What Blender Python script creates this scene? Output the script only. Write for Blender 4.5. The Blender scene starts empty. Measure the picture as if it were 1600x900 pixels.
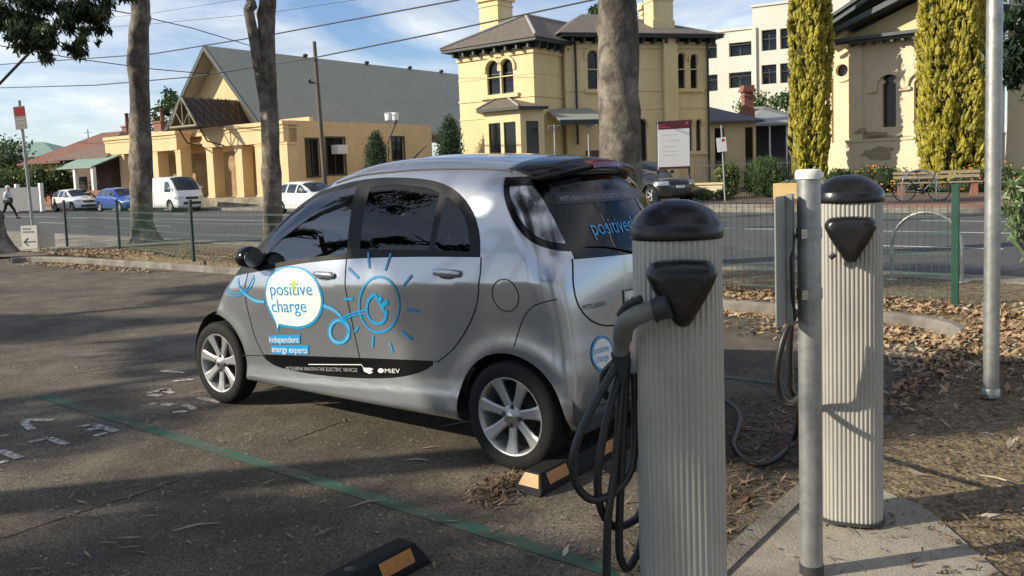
import bpy, bmesh, math, random
import numpy as np
from mathutils import Vector, Matrix
from mathutils.geometry import tessellate_polygon
random.seed(7); RNG = np.random.default_rng(7)
R = math.radians
SC = bpy.context.scene
COL = SC.collection

# ------------------------------------------------------------------ camera
F_, CX_, CY_, H_ = 1341.0, 800.0, 379.0, 1.53          # focal length in photo pixels, principal point, eye height
PITCH, ROLL = math.atan(110 / 1341.0), R(2.05)
_fw = Vector((0, math.cos(PITCH), -math.sin(PITCH)))
_u0 = Vector((0, math.sin(PITCH), math.cos(PITCH))); _r0 = Vector((1, 0, 0))
_rt = _r0 * math.cos(ROLL) - _u0 * math.sin(ROLL)
_up = _u0 * math.cos(ROLL) + _r0 * math.sin(ROLL)
EYE = Vector((0, 0, H_))
cd = bpy.data.cameras.new('camera'); cam = bpy.data.objects.new('camera', cd); COL.objects.link(cam)
cam.matrix_world = Matrix(((_rt.x, _up.x, -_fw.x, 0), (_rt.y, _up.y, -_fw.y, 0), (_rt.z, _up.z, -_fw.z, H_), (0, 0, 0, 1)))
cd.sensor_width = 36; cd.lens = 36 * F_ / 1600; cd.shift_y = -(450 - CY_) / 1600
cd.clip_start = 0.05; cd.clip_end = 3000
SC.camera = cam

# ------------------------------------------------------------------ sun and sky
SUN_EL = R(26); SUN_DIR = Vector((-0.978 * math.cos(SUN_EL), -0.208 * math.cos(SUN_EL), math.sin(SUN_EL)))   # towards the sun
sl = bpy.data.lights.new('sun', 'SUN'); sl.energy = 5.0; sl.angle = R(0.5); sl.color = (1.0, 0.90, 0.72)
so = bpy.data.objects.new('sun', sl); COL.objects.link(so)
so.rotation_euler = SUN_DIR.to_track_quat('Z', 'Y').to_euler()
W = bpy.data.worlds.new('World'); SC.world = W; W.use_nodes = True
nt = W.node_tree; nt.nodes.clear(); N = nt.nodes; L = nt.links
def nn(t, **k):
    n = N.new(t)
    for a, b in k.items(): setattr(n, a, b)
    return n
out = nn('ShaderNodeOutputWorld'); bg = nn('ShaderNodeBackground')
sky = nn('ShaderNodeTexSky', sky_type='NISHITA'); sky.sun_disc = False
sky.sun_elevation = SUN_EL; sky.sun_rotation = math.atan2(SUN_DIR.x, SUN_DIR.y)
sky.air_density = 1.0; sky.dust_density = 0.2; sky.ozone_density = 2.5
tc = nn('ShaderNodeTexCoord'); sx = nn('ShaderNodeSeparateXYZ'); L.new(tc.outputs['Generated'], sx.inputs[0])
ad = nn('ShaderNodeMath', operation='ADD'); ad.inputs[1].default_value = 0.10; L.new(sx.outputs['Z'], ad.inputs[0])
mx = nn('ShaderNodeMath', operation='MAXIMUM'); mx.inputs[1].default_value = 0.02; L.new(ad.outputs[0], mx.inputs[0])
dx = nn('ShaderNodeMath', operation='DIVIDE'); L.new(sx.outputs['X'], dx.inputs[0]); L.new(mx.outputs[0], dx.inputs[1])
dy = nn('ShaderNodeMath', operation='DIVIDE'); L.new(sx.outputs['Y'], dy.inputs[0]); L.new(mx.outputs[0], dy.inputs[1])
cv = nn('ShaderNodeCombineXYZ'); L.new(dx.outputs[0], cv.inputs[0]); L.new(dy.outputs[0], cv.inputs[1]); cv.inputs[2].default_value = 3.7
n1 = nn('ShaderNodeTexNoise'); n1.inputs['Scale'].default_value = 0.62; n1.inputs['Detail'].default_value = 9; n1.inputs['Roughness'].default_value = 0.58
n1.inputs['Distortion'].default_value = 0.5
L.new(cv.outputs[0], n1.inputs['Vector'])
rp = nn('ShaderNodeValToRGB'); rp.color_ramp.elements[0].position = 0.42; rp.color_ramp.elements[1].position = 0.66
rp.color_ramp.elements[0].color = (0, 0, 0, 1); rp.color_ramp.elements[1].color = (0.92, 0.92, 0.92, 1)
L.new(n1.outputs[0], rp.inputs[0])
n2 = nn('ShaderNodeTexNoise'); n2.inputs['Scale'].default_value = 2.3; n2.inputs['Detail'].default_value = 6; L.new(cv.outputs[0], n2.inputs['Vector'])
cr = nn('ShaderNodeValToRGB'); cr.color_ramp.elements[0].position = 0.3; cr.color_ramp.elements[1].position = 0.7
cr.color_ramp.elements[0].color = (6.2, 6.4, 6.8, 1); cr.color_ramp.elements[1].color = (9.4, 9.3, 9.1, 1)
L.new(n2.outputs[0], cr.inputs[0])
tint = nn('ShaderNodeMix', data_type='RGBA', blend_type='MULTIPLY'); tint.inputs[0].default_value = 1; L.new(sky.outputs[0], tint.inputs[6]); tint.inputs[7].default_value = (.93, 1.0, 1.14, 1)
mixc = nn('ShaderNodeMix', data_type='RGBA'); L.new(rp.outputs[0], mixc.inputs[0]); L.new(tint.outputs[2], mixc.inputs[6]); L.new(cr.outputs[0], mixc.inputs[7])
L.new(mixc.outputs[2], bg.inputs[0]); bg.inputs[1].default_value = 0.105; L.new(bg.outputs[0], out.inputs[0])
SC.view_settings.view_transform = 'Standard'; SC.view_settings.look = 'None'
SC.view_settings.exposure = 0.35; SC.view_settings.gamma = 1.0; SC.view_settings.use_curve_mapping = False
SC.render.engine = 'CYCLES'
SC.cycles.max_bounces = 8; SC.cycles.transparent_max_bounces = 24; SC.cycles.caustics_reflective = False; SC.cycles.caustics_refractive = False
SC.cycles.sample_clamp_indirect = 6
SC.cycles.use_denoising = True

# ------------------------------------------------------------------ placing helpers (photo pixel -> point in the place)
def ray(x, y): return _fw + _rt * ((x - CX_) / F_) - _up * ((y - CY_) / F_)
def gnd(x, y, z=0.0):
    r = ray(x, y); return EYE + r * ((z - H_) / r.z)
def atY(x, y, Y):
    r = ray(x, y); return EYE + r * (Y / r.y)
class Frame:
    """a facade frame: origin on the ground plan, x along the facade (to the right), y away from the viewer"""
    def __init__(s, ox, oy, dx, dy):
        l = math.hypot(dx, dy); s.o = Vector((ox, oy, 0)); s.x = Vector((dx / l, dy / l, 0)); s.y = Vector((-dy / l, dx / l, 0))
        s.rot = math.atan2(dy, dx)
    def px(s, a, b, y=0.0):
        r = ray(a, b); p0 = s.o + s.y * y; k = (p0 - EYE).dot(s.y) / r.dot(s.y); P = EYE + r * k
        return ((P - s.o).dot(s.x), P.z)
    def side(s, a, b, x=0.0):
        r = ray(a, b); p0 = s.o + s.x * x; k = (p0 - EYE).dot(s.x) / r.dot(s.x); P = EYE + r * k
        return ((P - s.o).dot(s.y), P.z)
# street frame: s runs along the street (to the left and away), t across it
UR = Vector((-0.758, 0.652, 0)); NR = Vector((0.652, 0.758, 0))
UC = Vector((-0.7915, 0.6112, 0)); NC = Vector((0.6112, 0.7915, 0))
def rd(s, t, z=0.0): return UR * s + NR * t + Vector((0, 0, z))
def cp(s, t, z=0.0): return UC * s + NC * t + Vector((0, 0, z))

# ------------------------------------------------------------------ materials
MATS = {}
def mat(name, col, rough=0.7, metal=0.0, var=0.0, vscale=4.0, bump=0.0, bscale=60.0, col2=None, coat=0.0, trans=0.0, spec=0.5, coord='Object', stretch=None, detail=6.0, emit=None, thr=(0.35, 0.65)):
    if name in MATS: return MATS[name]
    m = bpy.data.materials.new(name); m.use_nodes = True; t = m.node_tree; b = t.nodes['Principled BSDF']
    b.inputs['Base Color'].default_value = (*col, 1); b.inputs['Roughness'].default_value = rough; b.inputs['Metallic'].default_value = metal
    b.inputs['Coat Weight'].default_value = coat; b.inputs['Coat Roughness'].default_value = 0.04; b.inputs['Specular IOR Level'].default_value = spec
    b.inputs['Transmission Weight'].default_value = trans
    if emit: b.inputs['Emission Color'].default_value = (*emit[:3], 1); b.inputs['Emission Strength'].default_value = emit[3]
    tcn = t.nodes.new('ShaderNodeTexCoord'); vec = tcn.outputs[coord]
    if stretch:
        mp = t.nodes.new('ShaderNodeMapping'); mp.inputs['Scale'].default_value = stretch; t.links.new(vec, mp.inputs[0]); vec = mp.outputs[0]
    if var > 0 or col2 is not None:
        nz = t.nodes.new('ShaderNodeTexNoise'); nz.inputs['Scale'].default_value = vscale; nz.inputs['Detail'].default_value = detail; nz.inputs['Roughness'].default_value = 0.65
        t.links.new(vec, nz.inputs['Vector'])
        r = t.nodes.new('ShaderNodeValToRGB'); r.color_ramp.elements[0].position = thr[0]; r.color_ramp.elements[1].position = thr[1]
        c2 = col2 if col2 is not None else tuple(c * (1 + var) for c in col)
        c1 = col if col2 is not None else tuple(c * (1 - var) for c in col)
        r.color_ramp.elements[0].color = (*c1, 1); r.color_ramp.elements[1].color = (*c2, 1)
        t.links.new(nz.outputs[0], r.inputs[0]); t.links.new(r.outputs[0], b.inputs['Base Color'])
    if bump > 0:
        nb = t.nodes.new('ShaderNodeTexNoise'); nb.inputs['Scale'].default_value = bscale; nb.inputs['Detail'].default_value = 5
        t.links.new(vec, nb.inputs['Vector'])
        bp = t.nodes.new('ShaderNodeBump'); bp.inputs['Strength'].default_value = bump; bp.inputs['Distance'].default_value = 0.02
        t.links.new(nb.outputs[0], bp.inputs['Height']); t.links.new(bp.outputs[0], b.inputs['Normal'])
    MATS[name] = m; return m
def leafmat(name, c1, c2, rough=0.5, transl=0.35, scale=1.5):
    """leaf: colour differs from leaf to leaf, some light passes through"""
    if name in MATS: return MATS[name]
    m = mat(name, c1, rough, col2=c2, vscale=scale, detail=3)
    t = m.node_tree; b = t.nodes['Principled BSDF']; o = t.nodes['Material Output']
    tr = t.nodes.new('ShaderNodeBsdfTranslucent'); ms = t.nodes.new('ShaderNodeMixShader'); ms.inputs[0].default_value = transl
    src = b.inputs['Base Color'].links[0].from_socket; t.links.new(src, tr.inputs[0])
    t.links.new(b.outputs[0], ms.inputs[1]); t.links.new(tr.outputs[0], ms.inputs[2]); t.links.new(ms.outputs[0], o.inputs['Surface'])
    return m
def glassmat(name, tint, rough=0.0, ior=1.5):
    """a thin sheet of glass: what is behind shows through tinted, the surroundings reflect by Fresnel"""
    if name in MATS: return MATS[name]
    m = bpy.data.materials.new(name); m.use_nodes = True; t = m.node_tree; t.nodes.clear()
    o = t.nodes.new('ShaderNodeOutputMaterial'); a = t.nodes.new('ShaderNodeBsdfTransparent'); a.inputs[0].default_value = (*tint, 1)
    g = t.nodes.new('ShaderNodeBsdfGlossy'); g.inputs['Roughness'].default_value = rough
    f = t.nodes.new('ShaderNodeFresnel'); f.inputs[0].default_value = ior
    ms = t.nodes.new('ShaderNodeMixShader'); t.links.new(f.outputs[0], ms.inputs[0]); t.links.new(a.outputs[0], ms.inputs[1]); t.links.new(g.outputs[0], ms.inputs[2]); t.links.new(ms.outputs[0], o.inputs[0])
    MATS[name] = m; return m

# ------------------------------------------------------------------ mesh building
def tag(o, label=None, cat=None, group=None, kind=None):
    if label: o['label'] = label
    if cat: o['category'] = cat
    if group: o['group'] = group
    if kind: o['kind'] = kind
    return o
def empty(name, loc=(0, 0, 0), rz=0.0):
    o = bpy.data.objects.new(name, None); o.empty_display_size = 0.2; o.location = loc; o.rotation_euler = (0, 0, rz); COL.objects.link(o); return o
def link(name, me, m=None, parent=None, smooth=False):
    o = bpy.data.objects.new(name, me); COL.objects.link(o)
    if m is not None:
        for mm in (m if isinstance(m, (list, tuple)) else [m]): me.materials.append(mm)
    if parent is not None: o.parent = parent
    if smooth: me.polygons.foreach_set('use_smooth', [True] * len(me.polygons))
    return o
class MB:
    def __init__(s): s.v = []; s.f = []; s.sm = []
    def add(s, vs, fs, smooth=False, M=None):
        k = len(s.v)
        s.v += [tuple(M @ Vector(p)) if M else tuple(p) for p in vs]; s.f += [tuple(i + k for i in f) for f in fs]; s.sm += [smooth] * len(fs)
        return s
    def box(s, c, d, rz=0, M=None):
        x, y, z = d[0] / 2, d[1] / 2, d[2] / 2
        T = Matrix.Translation(c) @ Matrix.Rotation(rz, 4, 'Z')
        if M: T = M @ T
        return s.add([(a * x, b * y, e * z) for a in (-1, 1) for b in (-1, 1) for e in (-1, 1)],
                     [(0, 1, 3, 2), (4, 6, 7, 5), (0, 4, 5, 1), (2, 3, 7, 6), (0, 2, 6, 4), (1, 5, 7, 3)], False, T)
    def bb(s, x0, x1, y0, y1, z0, z1): return s.box(((x0 + x1) / 2, (y0 + y1) / 2, (z0 + z1) / 2), (abs(x1 - x0), abs(y1 - y0), abs(z1 - z0)))
    def rings(s, rings, cap=(True, True), smooth=True, closed=True):
        n = len(rings[0]); vs = [p for r in rings for p in r]; fs = []
        for i in range(len(rings) - 1):
            for j in range(n if closed else n - 1):
                k = (j + 1) % n; fs.append((i * n + j, i * n + k, (i + 1) * n + k, (i + 1) * n + j))
        s.add(vs, fs, smooth)
        if cap[0]: s.add(rings[0], [tuple(range(n))[::-1]])
        if cap[1]: s.add(rings[-1], [tuple(range(n))])
        return s
    def tube(s, pts, r, n=8, cap=True, smooth=True):
        pts = [Vector(p) for p in pts]; rs = r if isinstance(r, (list, tuple)) else [r] * len(pts); rings = []
        t0 = (pts[1] - pts[0]).normalized(); nx = t0.orthogonal().normalized()
        for i, p in enumerate(pts):
            t = (pts[min(i + 1, len(pts) - 1)] - pts[max(i - 1, 0)]).normalized()
            nx = (nx - t * nx.dot(t)); nx = nx.normalized() if nx.length > 1e-6 else t.orthogonal().normalized(); ny = t.cross(nx)
            rings.append([p + (nx * math.cos(2 * math.pi * k / n) + ny * math.sin(2 * math.pi * k / n)) * rs[i] for k in range(n)])
        return s.rings(rings, (cap, cap), smooth)
    def lathe(s, prof, n=24, c=(0, 0, 0), axis='Z', sx=1, sy=1, cap=(True, True), smooth=True):
        rings = []
        for r, z in prof:
            ring = []
            for k in range(n):
                a = 2 * math.pi * k / n
                p = (r * math.cos(a) * sx, r * math.sin(a) * sy, z)
                if axis == 'Y': p = (p[0], z, p[1])
                elif axis == 'X': p = (z, p[0], p[1])
                ring.append((p[0] + c[0], p[1] + c[1], p[2] + c[2]))
            rings.append(ring)
        return s.rings(rings, cap, smooth)
    def prism(s, poly, y0, y1, M=None):
        """polygon in (x, z) extruded along y"""
        n = len(poly); tris = tessellate_polygon([[Vector((a, b, 0)) for a, b in poly]])
        vs = [(a, y0, b) for a, b in poly] + [(a, y1, b) for a, b in poly]
        fs = [tuple(t) for t in tris] + [tuple(i + n for i in reversed(t)) for t in tris] + [(i, (i + 1) % n, (i + 1) % n + n, i + n) for i in range(n)]
        return s.add(vs, fs, False, M)
    def slab(s, poly, z0, z1):
        """polygon in (x, y) extruded along z"""
        n = len(poly); tris = tessellate_polygon([[Vector((a, b, 0)) for a, b in poly]])
        vs = [(a, b, z0) for a, b in poly] + [(a, b, z1) for a, b in poly]
        return s.add(vs, [tuple(t) for t in tris] + [tuple(i + n for i in reversed(t)) for t in tris] + [(i, (i + 1) % n, (i + 1) % n + n, i + n) for i in range(n)])
    def wall(s, outer, holes, depth, y=0.0):
        """wall in the xz plane facing -y with real openings, extruded away by depth"""
        loops = [outer] + list(holes)
        tris = tessellate_polygon([[Vector((a, b, 0)) for a, b in l] for l in loops])
        flat = [p for l in loops for p in l]; n = len(flat)
        vs = [(a, y, b) for a, b in flat] + [(a, y + depth, b) for a, b in flat]
        fs = [tuple(t) for t in tris] + [tuple(i + n for i in reversed(t)) for t in tris]; k = 0
        for l in loops:
            m_ = len(l)
            for i in range(m_): fs.append((k + i, k + (i + 1) % m_, k + (i + 1) % m_ + n, k + i + n))
            k += m_
        return s.add(vs, fs)
    def build(s, name, m, parent=None, bevel=0.0, recalc=True, auto=None):
        me = bpy.data.meshes.new(name); me.from_pydata(s.v, [], s.f); me.polygons.foreach_set('use_smooth', s.sm)
        if recalc or bevel:
            b = bmesh.new(); b.from_mesh(me)
            if bevel:
                bmesh.ops.remove_doubles(b, verts=b.verts, dist=1e-5)
                ed = [e for e in b.edges if len(e.link_faces) == 2 and e.calc_face_angle(0) > 0.5]
                bmesh.ops.bevel(b, geom=ed, offset=bevel, segments=2, affect='EDGES', profile=0.5)
            bmesh.ops.recalc_face_normals(b, faces=b.faces); b.to_mesh(me); b.free()
        me.update(); return link(name, me, m, parent)
def catmull(pts, n=6, closed=False):
    P = [np.array(p, float) for p in pts]; m_ = len(P); o = []
    rng = range(m_) if closed else range(m_ - 1)
    for i in rng:
        if closed: a, b, c, d = P[(i - 1) % m_], P[i], P[(i + 1) % m_], P[(i + 2) % m_]
        else: a, b, c, d = P[max(i - 1, 0)], P[i], P[i + 1], P[min(i + 2, m_ - 1)]
        for k in range(n):
            t = k / n; o.append(0.5 * ((2 * b) + (-a + c) * t + (2 * a - 5 * b + 4 * c - d) * t * t + (-a + 3 * b - 3 * c + d) * t ** 3))
    if not closed: o.append(P[-1])
    return [tuple(p) for p in o]
def arch(x0, x1, z0, z1, n=10):
    """round-headed opening, counterclockwise"""
    r = (x1 - x0) / 2; cx = (x0 + x1) / 2; zc = z1 - r
    return [(x0, z0), (x1, z0)] + [(cx + r * math.cos(a), zc + r * math.sin(a)) for a in [math.pi * k / n for k in range(n + 1)]]
def rect(x0, x1, z0, z1): return [(x0, z0), (x1, z0), (x1, z1), (x0, z1)]
def quads(name, C, U, V, m, parent=None):
    """many small leaf-like quads (diamond-shaped): centres C, half-axes U and V"""
    n = len(C); vs = np.empty((n, 4, 3)); vs[:, 0] = C - U; vs[:, 1] = C - V + U * .1; vs[:, 2] = C + U; vs[:, 3] = C + V + U * .1
    me = bpy.data.meshes.new(name); me.vertices.add(n * 4); me.vertices.foreach_set('co', vs.reshape(-1))
    me.loops.add(n * 4); me.loops.foreach_set('vertex_index', np.arange(n * 4)); me.polygons.add(n)
    me.polygons.foreach_set('loop_start', np.arange(n) * 4); me.polygons.foreach_set('loop_total', np.full(n, 4)); me.update(calc_edges=True)
    return link(name, me, m, parent)
def unit(a): return a / np.maximum(np.linalg.norm(a, axis=-1, keepdims=True), 1e-9)
def leaves(name, blobs, n, ln, wd, m, parent=None, hang=0.0, shell=0.35, seed=1, up=0.0):
    """n leaves spread through several ellipsoid clumps (centre, radii); hang > 0 makes them droop"""
    g = np.random.default_rng(seed); w = np.array([b[1][0] * b[1][1] * b[1][2] for b in blobs]) ** (2 / 3); w /= w.sum()
    k = g.choice(len(blobs), n, p=w); c = np.array([b[0] for b in blobs], float)[k]; r = np.array([b[1] for b in blobs], float)[k]
    d = unit(g.normal(size=(n, 3))); rad = (shell + (1 - shell) * g.random((n, 1))) * (1 + 0.12 * g.normal(size=(n, 1)))
    C = c + d * r * rad
    U = unit(g.normal(size=(n, 3)) + d * 0.6 + np.array([0, 0, -hang * 1.5 + up * 1.5])); V = unit(np.cross(U, g.normal(size=(n, 3))))
    l = ln * (0.6 + 0.8 * g.random((n, 1))) / 2; q = wd * (0.6 + 0.8 * g.random((n, 1))) / 2
    return quads(name, C, U * l, V * q, m, parent)
def copy_tree(o, parent=None):
    c = o.copy(); COL.objects.link(c)
    if parent is not None: c.parent = parent
    for ch in list(o.children): copy_tree(ch, c)
    return c
_fc = {}
def text_mesh(txt, size=1.0):
    """flat letters as vertices and faces in the xy plane, origin at the baseline's left end; returns verts, faces, width"""
    if (txt, size) in _fc: return _fc[(txt, size)]
    c = bpy.data.curves.new('letters', 'FONT'); c.body = txt; c.size = size; c.resolution_u = 3
    o = bpy.data.objects.new('letters', c); COL.objects.link(o); dg = bpy.context.evaluated_depsgraph_get()
    me = bpy.data.meshes.new_from_object(o.evaluated_get(dg)); v = [tuple(p.co) for p in me.vertices]; f = [tuple(p.vertices) for p in me.polygons]
    bpy.data.objects.remove(o); bpy.data.curves.remove(c); bpy.data.meshes.remove(me)
    x = [p[0] for p in v]; w = max(x) - min(x) if x else 0
    v = [(p[0] - min(x), p[1], 0) for p in v]
    _fc[(txt, size)] = (v, f, w); return v, f, w
# ------------------------------------------------------------------ common materials
M_ASPH = mat('carpark_asphalt', (0.078, 0.064, 0.047), 0.95, col2=(0.165, 0.139, 0.104), vscale=2.2, bump=0.55, bscale=190, detail=12)
def speckle(m, scale, amt, big=None):
    """aggregate: small light and dark stones on top of the broad colour variation"""
    t = m.node_tree; b = t.nodes['Principled BSDF']; src = b.inputs['Base Color'].links[0].from_socket
    tcn = t.nodes.new('ShaderNodeTexCoord'); v = t.nodes.new('ShaderNodeTexVoronoi'); v.inputs['Scale'].default_value = scale; t.links.new(tcn.outputs['Object'], v.inputs['Vector'])
    r = t.nodes.new('ShaderNodeValToRGB'); r.color_ramp.elements[0].color = (1 - amt,) * 3 + (1,); r.color_ramp.elements[1].color = (1 + amt,) * 3 + (1,)
    r.color_ramp.elements[0].position = .15; r.color_ramp.elements[1].position = .85
    t.links.new(v.outputs['Color'], r.inputs[0])
    mu = t.nodes.new('ShaderNodeMix'); mu.data_type = 'RGBA'; mu.blend_type = 'MULTIPLY'; mu.inputs[0].default_value = 1
    t.links.new(src, mu.inputs[6]); t.links.new(r.outputs[0], mu.inputs[7]); o = mu.outputs[2]
    if big:
        nz = t.nodes.new('ShaderNodeTexNoise'); nz.inputs['Scale'].default_value = big; nz.inputs['Detail'].default_value = 4; t.links.new(tcn.outputs['Object'], nz.inputs['Vector'])
        r2 = t.nodes.new('ShaderNodeValToRGB'); r2.color_ramp.elements[0].position = .36; r2.color_ramp.elements[1].position = .62
        r2.color_ramp.elements[0].color = (.62, .60, .58, 1); r2.color_ramp.elements[1].color = (1.1, 1.1, 1.1, 1); t.links.new(nz.outputs[0], r2.inputs[0])
        m2 = t.nodes.new('ShaderNodeMix'); m2.data_type = 'RGBA'; m2.blend_type = 'MULTIPLY'; m2.inputs[0].default_value = 1
        t.links.new(o, m2.inputs[6]); t.links.new(r2.outputs[0], m2.inputs[7]); o = m2.outputs[2]
    t.links.new(o, b.inputs['Base Color'])
speckle(M_ASPH, 130, 0.6, 0.45)
M_ROAD = mat('road_asphalt', (0.062, 0.062, 0.066), 0.85, col2=(0.085, 0.084, 0.086), vscale=0.5, bump=0.3, bscale=120, detail=10); speckle(M_ROAD, 60, 0.25)
M_CONC = mat('path_concrete', (0.235, 0.21, 0.165), 0.9, col2=(0.33, 0.30, 0.24), vscale=2.2, bump=0.35, bscale=130, detail=12); speckle(M_CONC, 160, 0.18, 1.1)
M_KERB = mat('kerb_concrete', (0.12, 0.108, 0.09), 0.92, col2=(0.25, 0.23, 0.195), vscale=3.5, bump=0.5, bscale=70, detail=10)
M_MULCH = mat('mulch_soil', (0.10, 0.07, 0.038), 0.97, col2=(0.27, 0.205, 0.118), vscale=16, bump=1.0, bscale=55, detail=12); speckle(M_MULCH, 70, 0.55)
M_EARTH = mat('earth', (0.12, 0.10, 0.07), 0.97, var=0.3, vscale=0.4)
M_BRICKPAVE = mat('brick_paving', (0.21, 0.105, 0.07), 0.9, col2=(0.30, 0.16, 0.11), vscale=6, bump=0.3, bscale=30)
M_SIDEROAD = mat('side_road_asphalt', (0.10, 0.066, 0.058), 0.9, var=0.18, vscale=2)
M_WHITE = mat('white_paint', (0.62, 0.61, 0.57), 0.75, var=0.15, vscale=12)
M_WORN = mat('worn_white_paint', (0.17, 0.155, 0.13), 0.85, col2=(0.60, 0.58, 0.53), vscale=30, detail=12, thr=(0.44, 0.60))
M_GREENPAINT = mat('worn_green_paint', (0.022, 0.095, 0.066), 0.8, col2=(0.105, 0.10, 0.075), vscale=3.0, detail=14, thr=(0.40, 0.62))
M_GALV = mat('galvanised_steel', (0.30, 0.31, 0.30), 0.45, 0.7, col2=(0.44, 0.45, 0.44), vscale=14, bump=0.08, bscale=25)
M_DKSTEEL = mat('dark_steel', (0.06, 0.06, 0.065), 0.5, 0.4)
M_ALU = mat('fluted_aluminium', (0.40, 0.385, 0.345), 0.45, 0.3, col2=(0.53, 0.515, 0.465), vscale=5, stretch=(1, 1, .3))
M_BLACKP = mat('black_plastic', (0.010, 0.010, 0.011), 0.27, var=0.25, vscale=9, bump=0.06, bscale=90)
M_BLACKM = mat('matt_black_plastic', (0.03, 0.03, 0.031), 0.6)
M_RUBBER = mat('rubber', (0.011, 0.011, 0.0115), 0.8, spec=.3, bump=0.15, bscale=120)
M_CABLE = mat('black_cable', (0.016, 0.016, 0.017), 0.42)
M_GREYP = mat('grey_plastic', (0.15, 0.15, 0.135), 0.5, var=.12, vscale=12)
M_FENCE = mat('green_powder_coat', (0.012, 0.065, 0.042), 0.5, var=0.2, vscale=8)
M_FENCED = mat('dark_green_powder_coat', (0.012, 0.03, 0.026), 0.5)
M_ORANGE = mat('amber_reflector', (0.50, 0.185, 0.008), 0.5, col2=(0.33, 0.14, 0.02), vscale=30, detail=8)
M_BARK = mat('gum_bark', (0.12, 0.10, 0.082), 0.9, col2=(0.30, 0.26, 0.215), vscale=2.6, bump=0.7, bscale=14, detail=10, stretch=(1, 1, .45), thr=(0.40, 0.62)); 
M_BARKD = mat('dark_bark', (0.07, 0.058, 0.048), 0.95, var=0.4, vscale=6, bump=0.8, bscale=18)
M_MESH = mat('green_mesh_wire', (0.055, 0.12, 0.088), 0.5)
M_GUM = leafmat('gum_leaf', (0.028, 0.048, 0.018), (0.075, 0.10, 0.038), 0.45, 0.30)
M_CYP = leafmat('golden_cypress', (0.19, 0.17, 0.012), (0.45, 0.395, 0.04), 0.6, 0.2, 2.2)
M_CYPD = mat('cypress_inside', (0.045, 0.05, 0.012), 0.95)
M_CONIF = leafmat('dark_conifer', (0.018, 0.055, 0.026), (0.05, 0.105, 0.045), 0.6, 0.2)
M_SHRUB = leafmat('shrub_leaf', (0.035, 0.085, 0.02), (0.11, 0.18, 0.05), 0.5, 0.3)
M_SHRUBL = leafmat('pale_shrub_leaf', (0.10, 0.14, 0.04), (0.24, 0.27, 0.09), 0.55, 0.35)
M_HEDGE = leafmat('hedge_leaf', (0.02, 0.05, 0.014), (0.07, 0.12, 0.03), 0.5, 0.25)
M_OLEA = leafmat('oleander_leaf', (0.09, 0.16, 0.06), (0.24, 0.34, 0.15), 0.4, 0.35, 6)
M_FLOWER = mat('orange_flowers', (0.62, 0.14, 0.02), 0.6, col2=(0.75, 0.32, 0.05), vscale=8)
M_PURPLE = mat('purple_flowers', (0.25, 0.13, 0.36), 0.6)
M_LITTER = mat('dry_leaves', (0.20, 0.115, 0.055), 0.8, col2=(0.52, 0.37, 0.21), vscale=7, detail=4)
M_LITTERP = mat('pale_dry_leaves', (0.26, 0.21, 0.145), 0.8, col2=(0.46, 0.40, 0.30), vscale=5)
M_CHIPS = mat('bark_chips', (0.06, 0.04, 0.024), 0.9, col2=(0.24, 0.17, 0.10), vscale=9, detail=4)
M_GLASSD = mat('dark_window_glass', (0.010, 0.011, 0.013), 0.06, spec=0.38)
M_YELLOW = mat('yellow_stucco', (0.66, 0.53, 0.285), 0.9, col2=(0.74, 0.61, 0.35), vscale=1.1, bump=0.1, bscale=30, detail=10, stretch=(1, 1, .35))
M_YELTRIM = mat('pale_yellow_trim', (0.68, 0.55, 0.30), 0.85, var=0.06, vscale=3)
M_SLATE = mat('slate_roof', (0.105, 0.085, 0.07), 0.75, col2=(0.18, 0.148, 0.12), vscale=5, bump=0.5, bscale=24, stretch=(1, 1, 2))
M_TRIMG = mat('dark_green_trim', (0.022, 0.035, 0.034), 0.5)
M_TRIMGL = mat('grey_green_metal', (0.27, 0.28, 0.25), 0.6)
M_ORW = mat('orange_stucco', (0.64, 0.46, 0.245), 0.9, col2=(0.72, 0.54, 0.305), vscale=0.9, bump=0.1, bscale=30, detail=9, stretch=(1, 1, .35))
M_ROOFG = mat('grey_metal_roof', (0.30, 0.295, 0.235), 0.65, var=0.05, vscale=0.6)
M_CREAM = mat('cream_wall', (0.64, 0.605, 0.52), 0.9, var=0.05, vscale=0.6)
M_STONE = mat('church_render', (0.68, 0.575, 0.40), 0.92, col2=(0.74, 0.64, 0.46), vscale=1.4, bump=0.15, bscale=25, detail=9)
M_STONEG = mat('bare_render_patch', (0.38, 0.31, 0.21), 0.95, var=0.15, vscale=6)
M_TILE = mat('terracotta_tile', (0.135, 0.058, 0.038), 0.85, col2=(0.215, 0.10, 0.065), vscale=3, bump=0.5, bscale=16)
M_TILEG = mat('brown_tile', (0.16, 0.105, 0.08), 0.85, var=0.25, vscale=4, bump=0.4, bscale=18)
M_BRICK = mat('red_brick', (0.21, 0.085, 0.055), 0.9, col2=(0.31, 0.15, 0.10), vscale=11, bump=0.3, bscale=25)
M_GREENR = mat('green_metal_roof', (0.20, 0.30, 0.24), 0.6, var=0.1, vscale=2)
M_WOOD = mat('weathered_timber', (0.09, 0.07, 0.052), 0.85, col2=(0.15, 0.12, 0.09), vscale=4, stretch=(1, 1, .2))
M_BENCH = mat('bench_timber', (0.30, 0.24, 0.16), 0.8, var=0.2, vscale=8)
M_CHROME = mat('polished_steel', (0.62, 0.62, 0.63), 0.22, 1.0)
M_WIRE = mat('wire_rubber', (0.03, 0.03, 0.032), 0.6)
M_REDS = mat('sign_red', (0.42, 0.02, 0.03), 0.5)
M_SIGNW = mat('sign_white', (0.74, 0.73, 0.70), 0.5)
M_DKRED = mat('sign_dark_red', (0.09, 0.016, 0.022), 0.5)
M_INK = mat('sign_ink', (0.05, 0.05, 0.06), 0.6)
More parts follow.
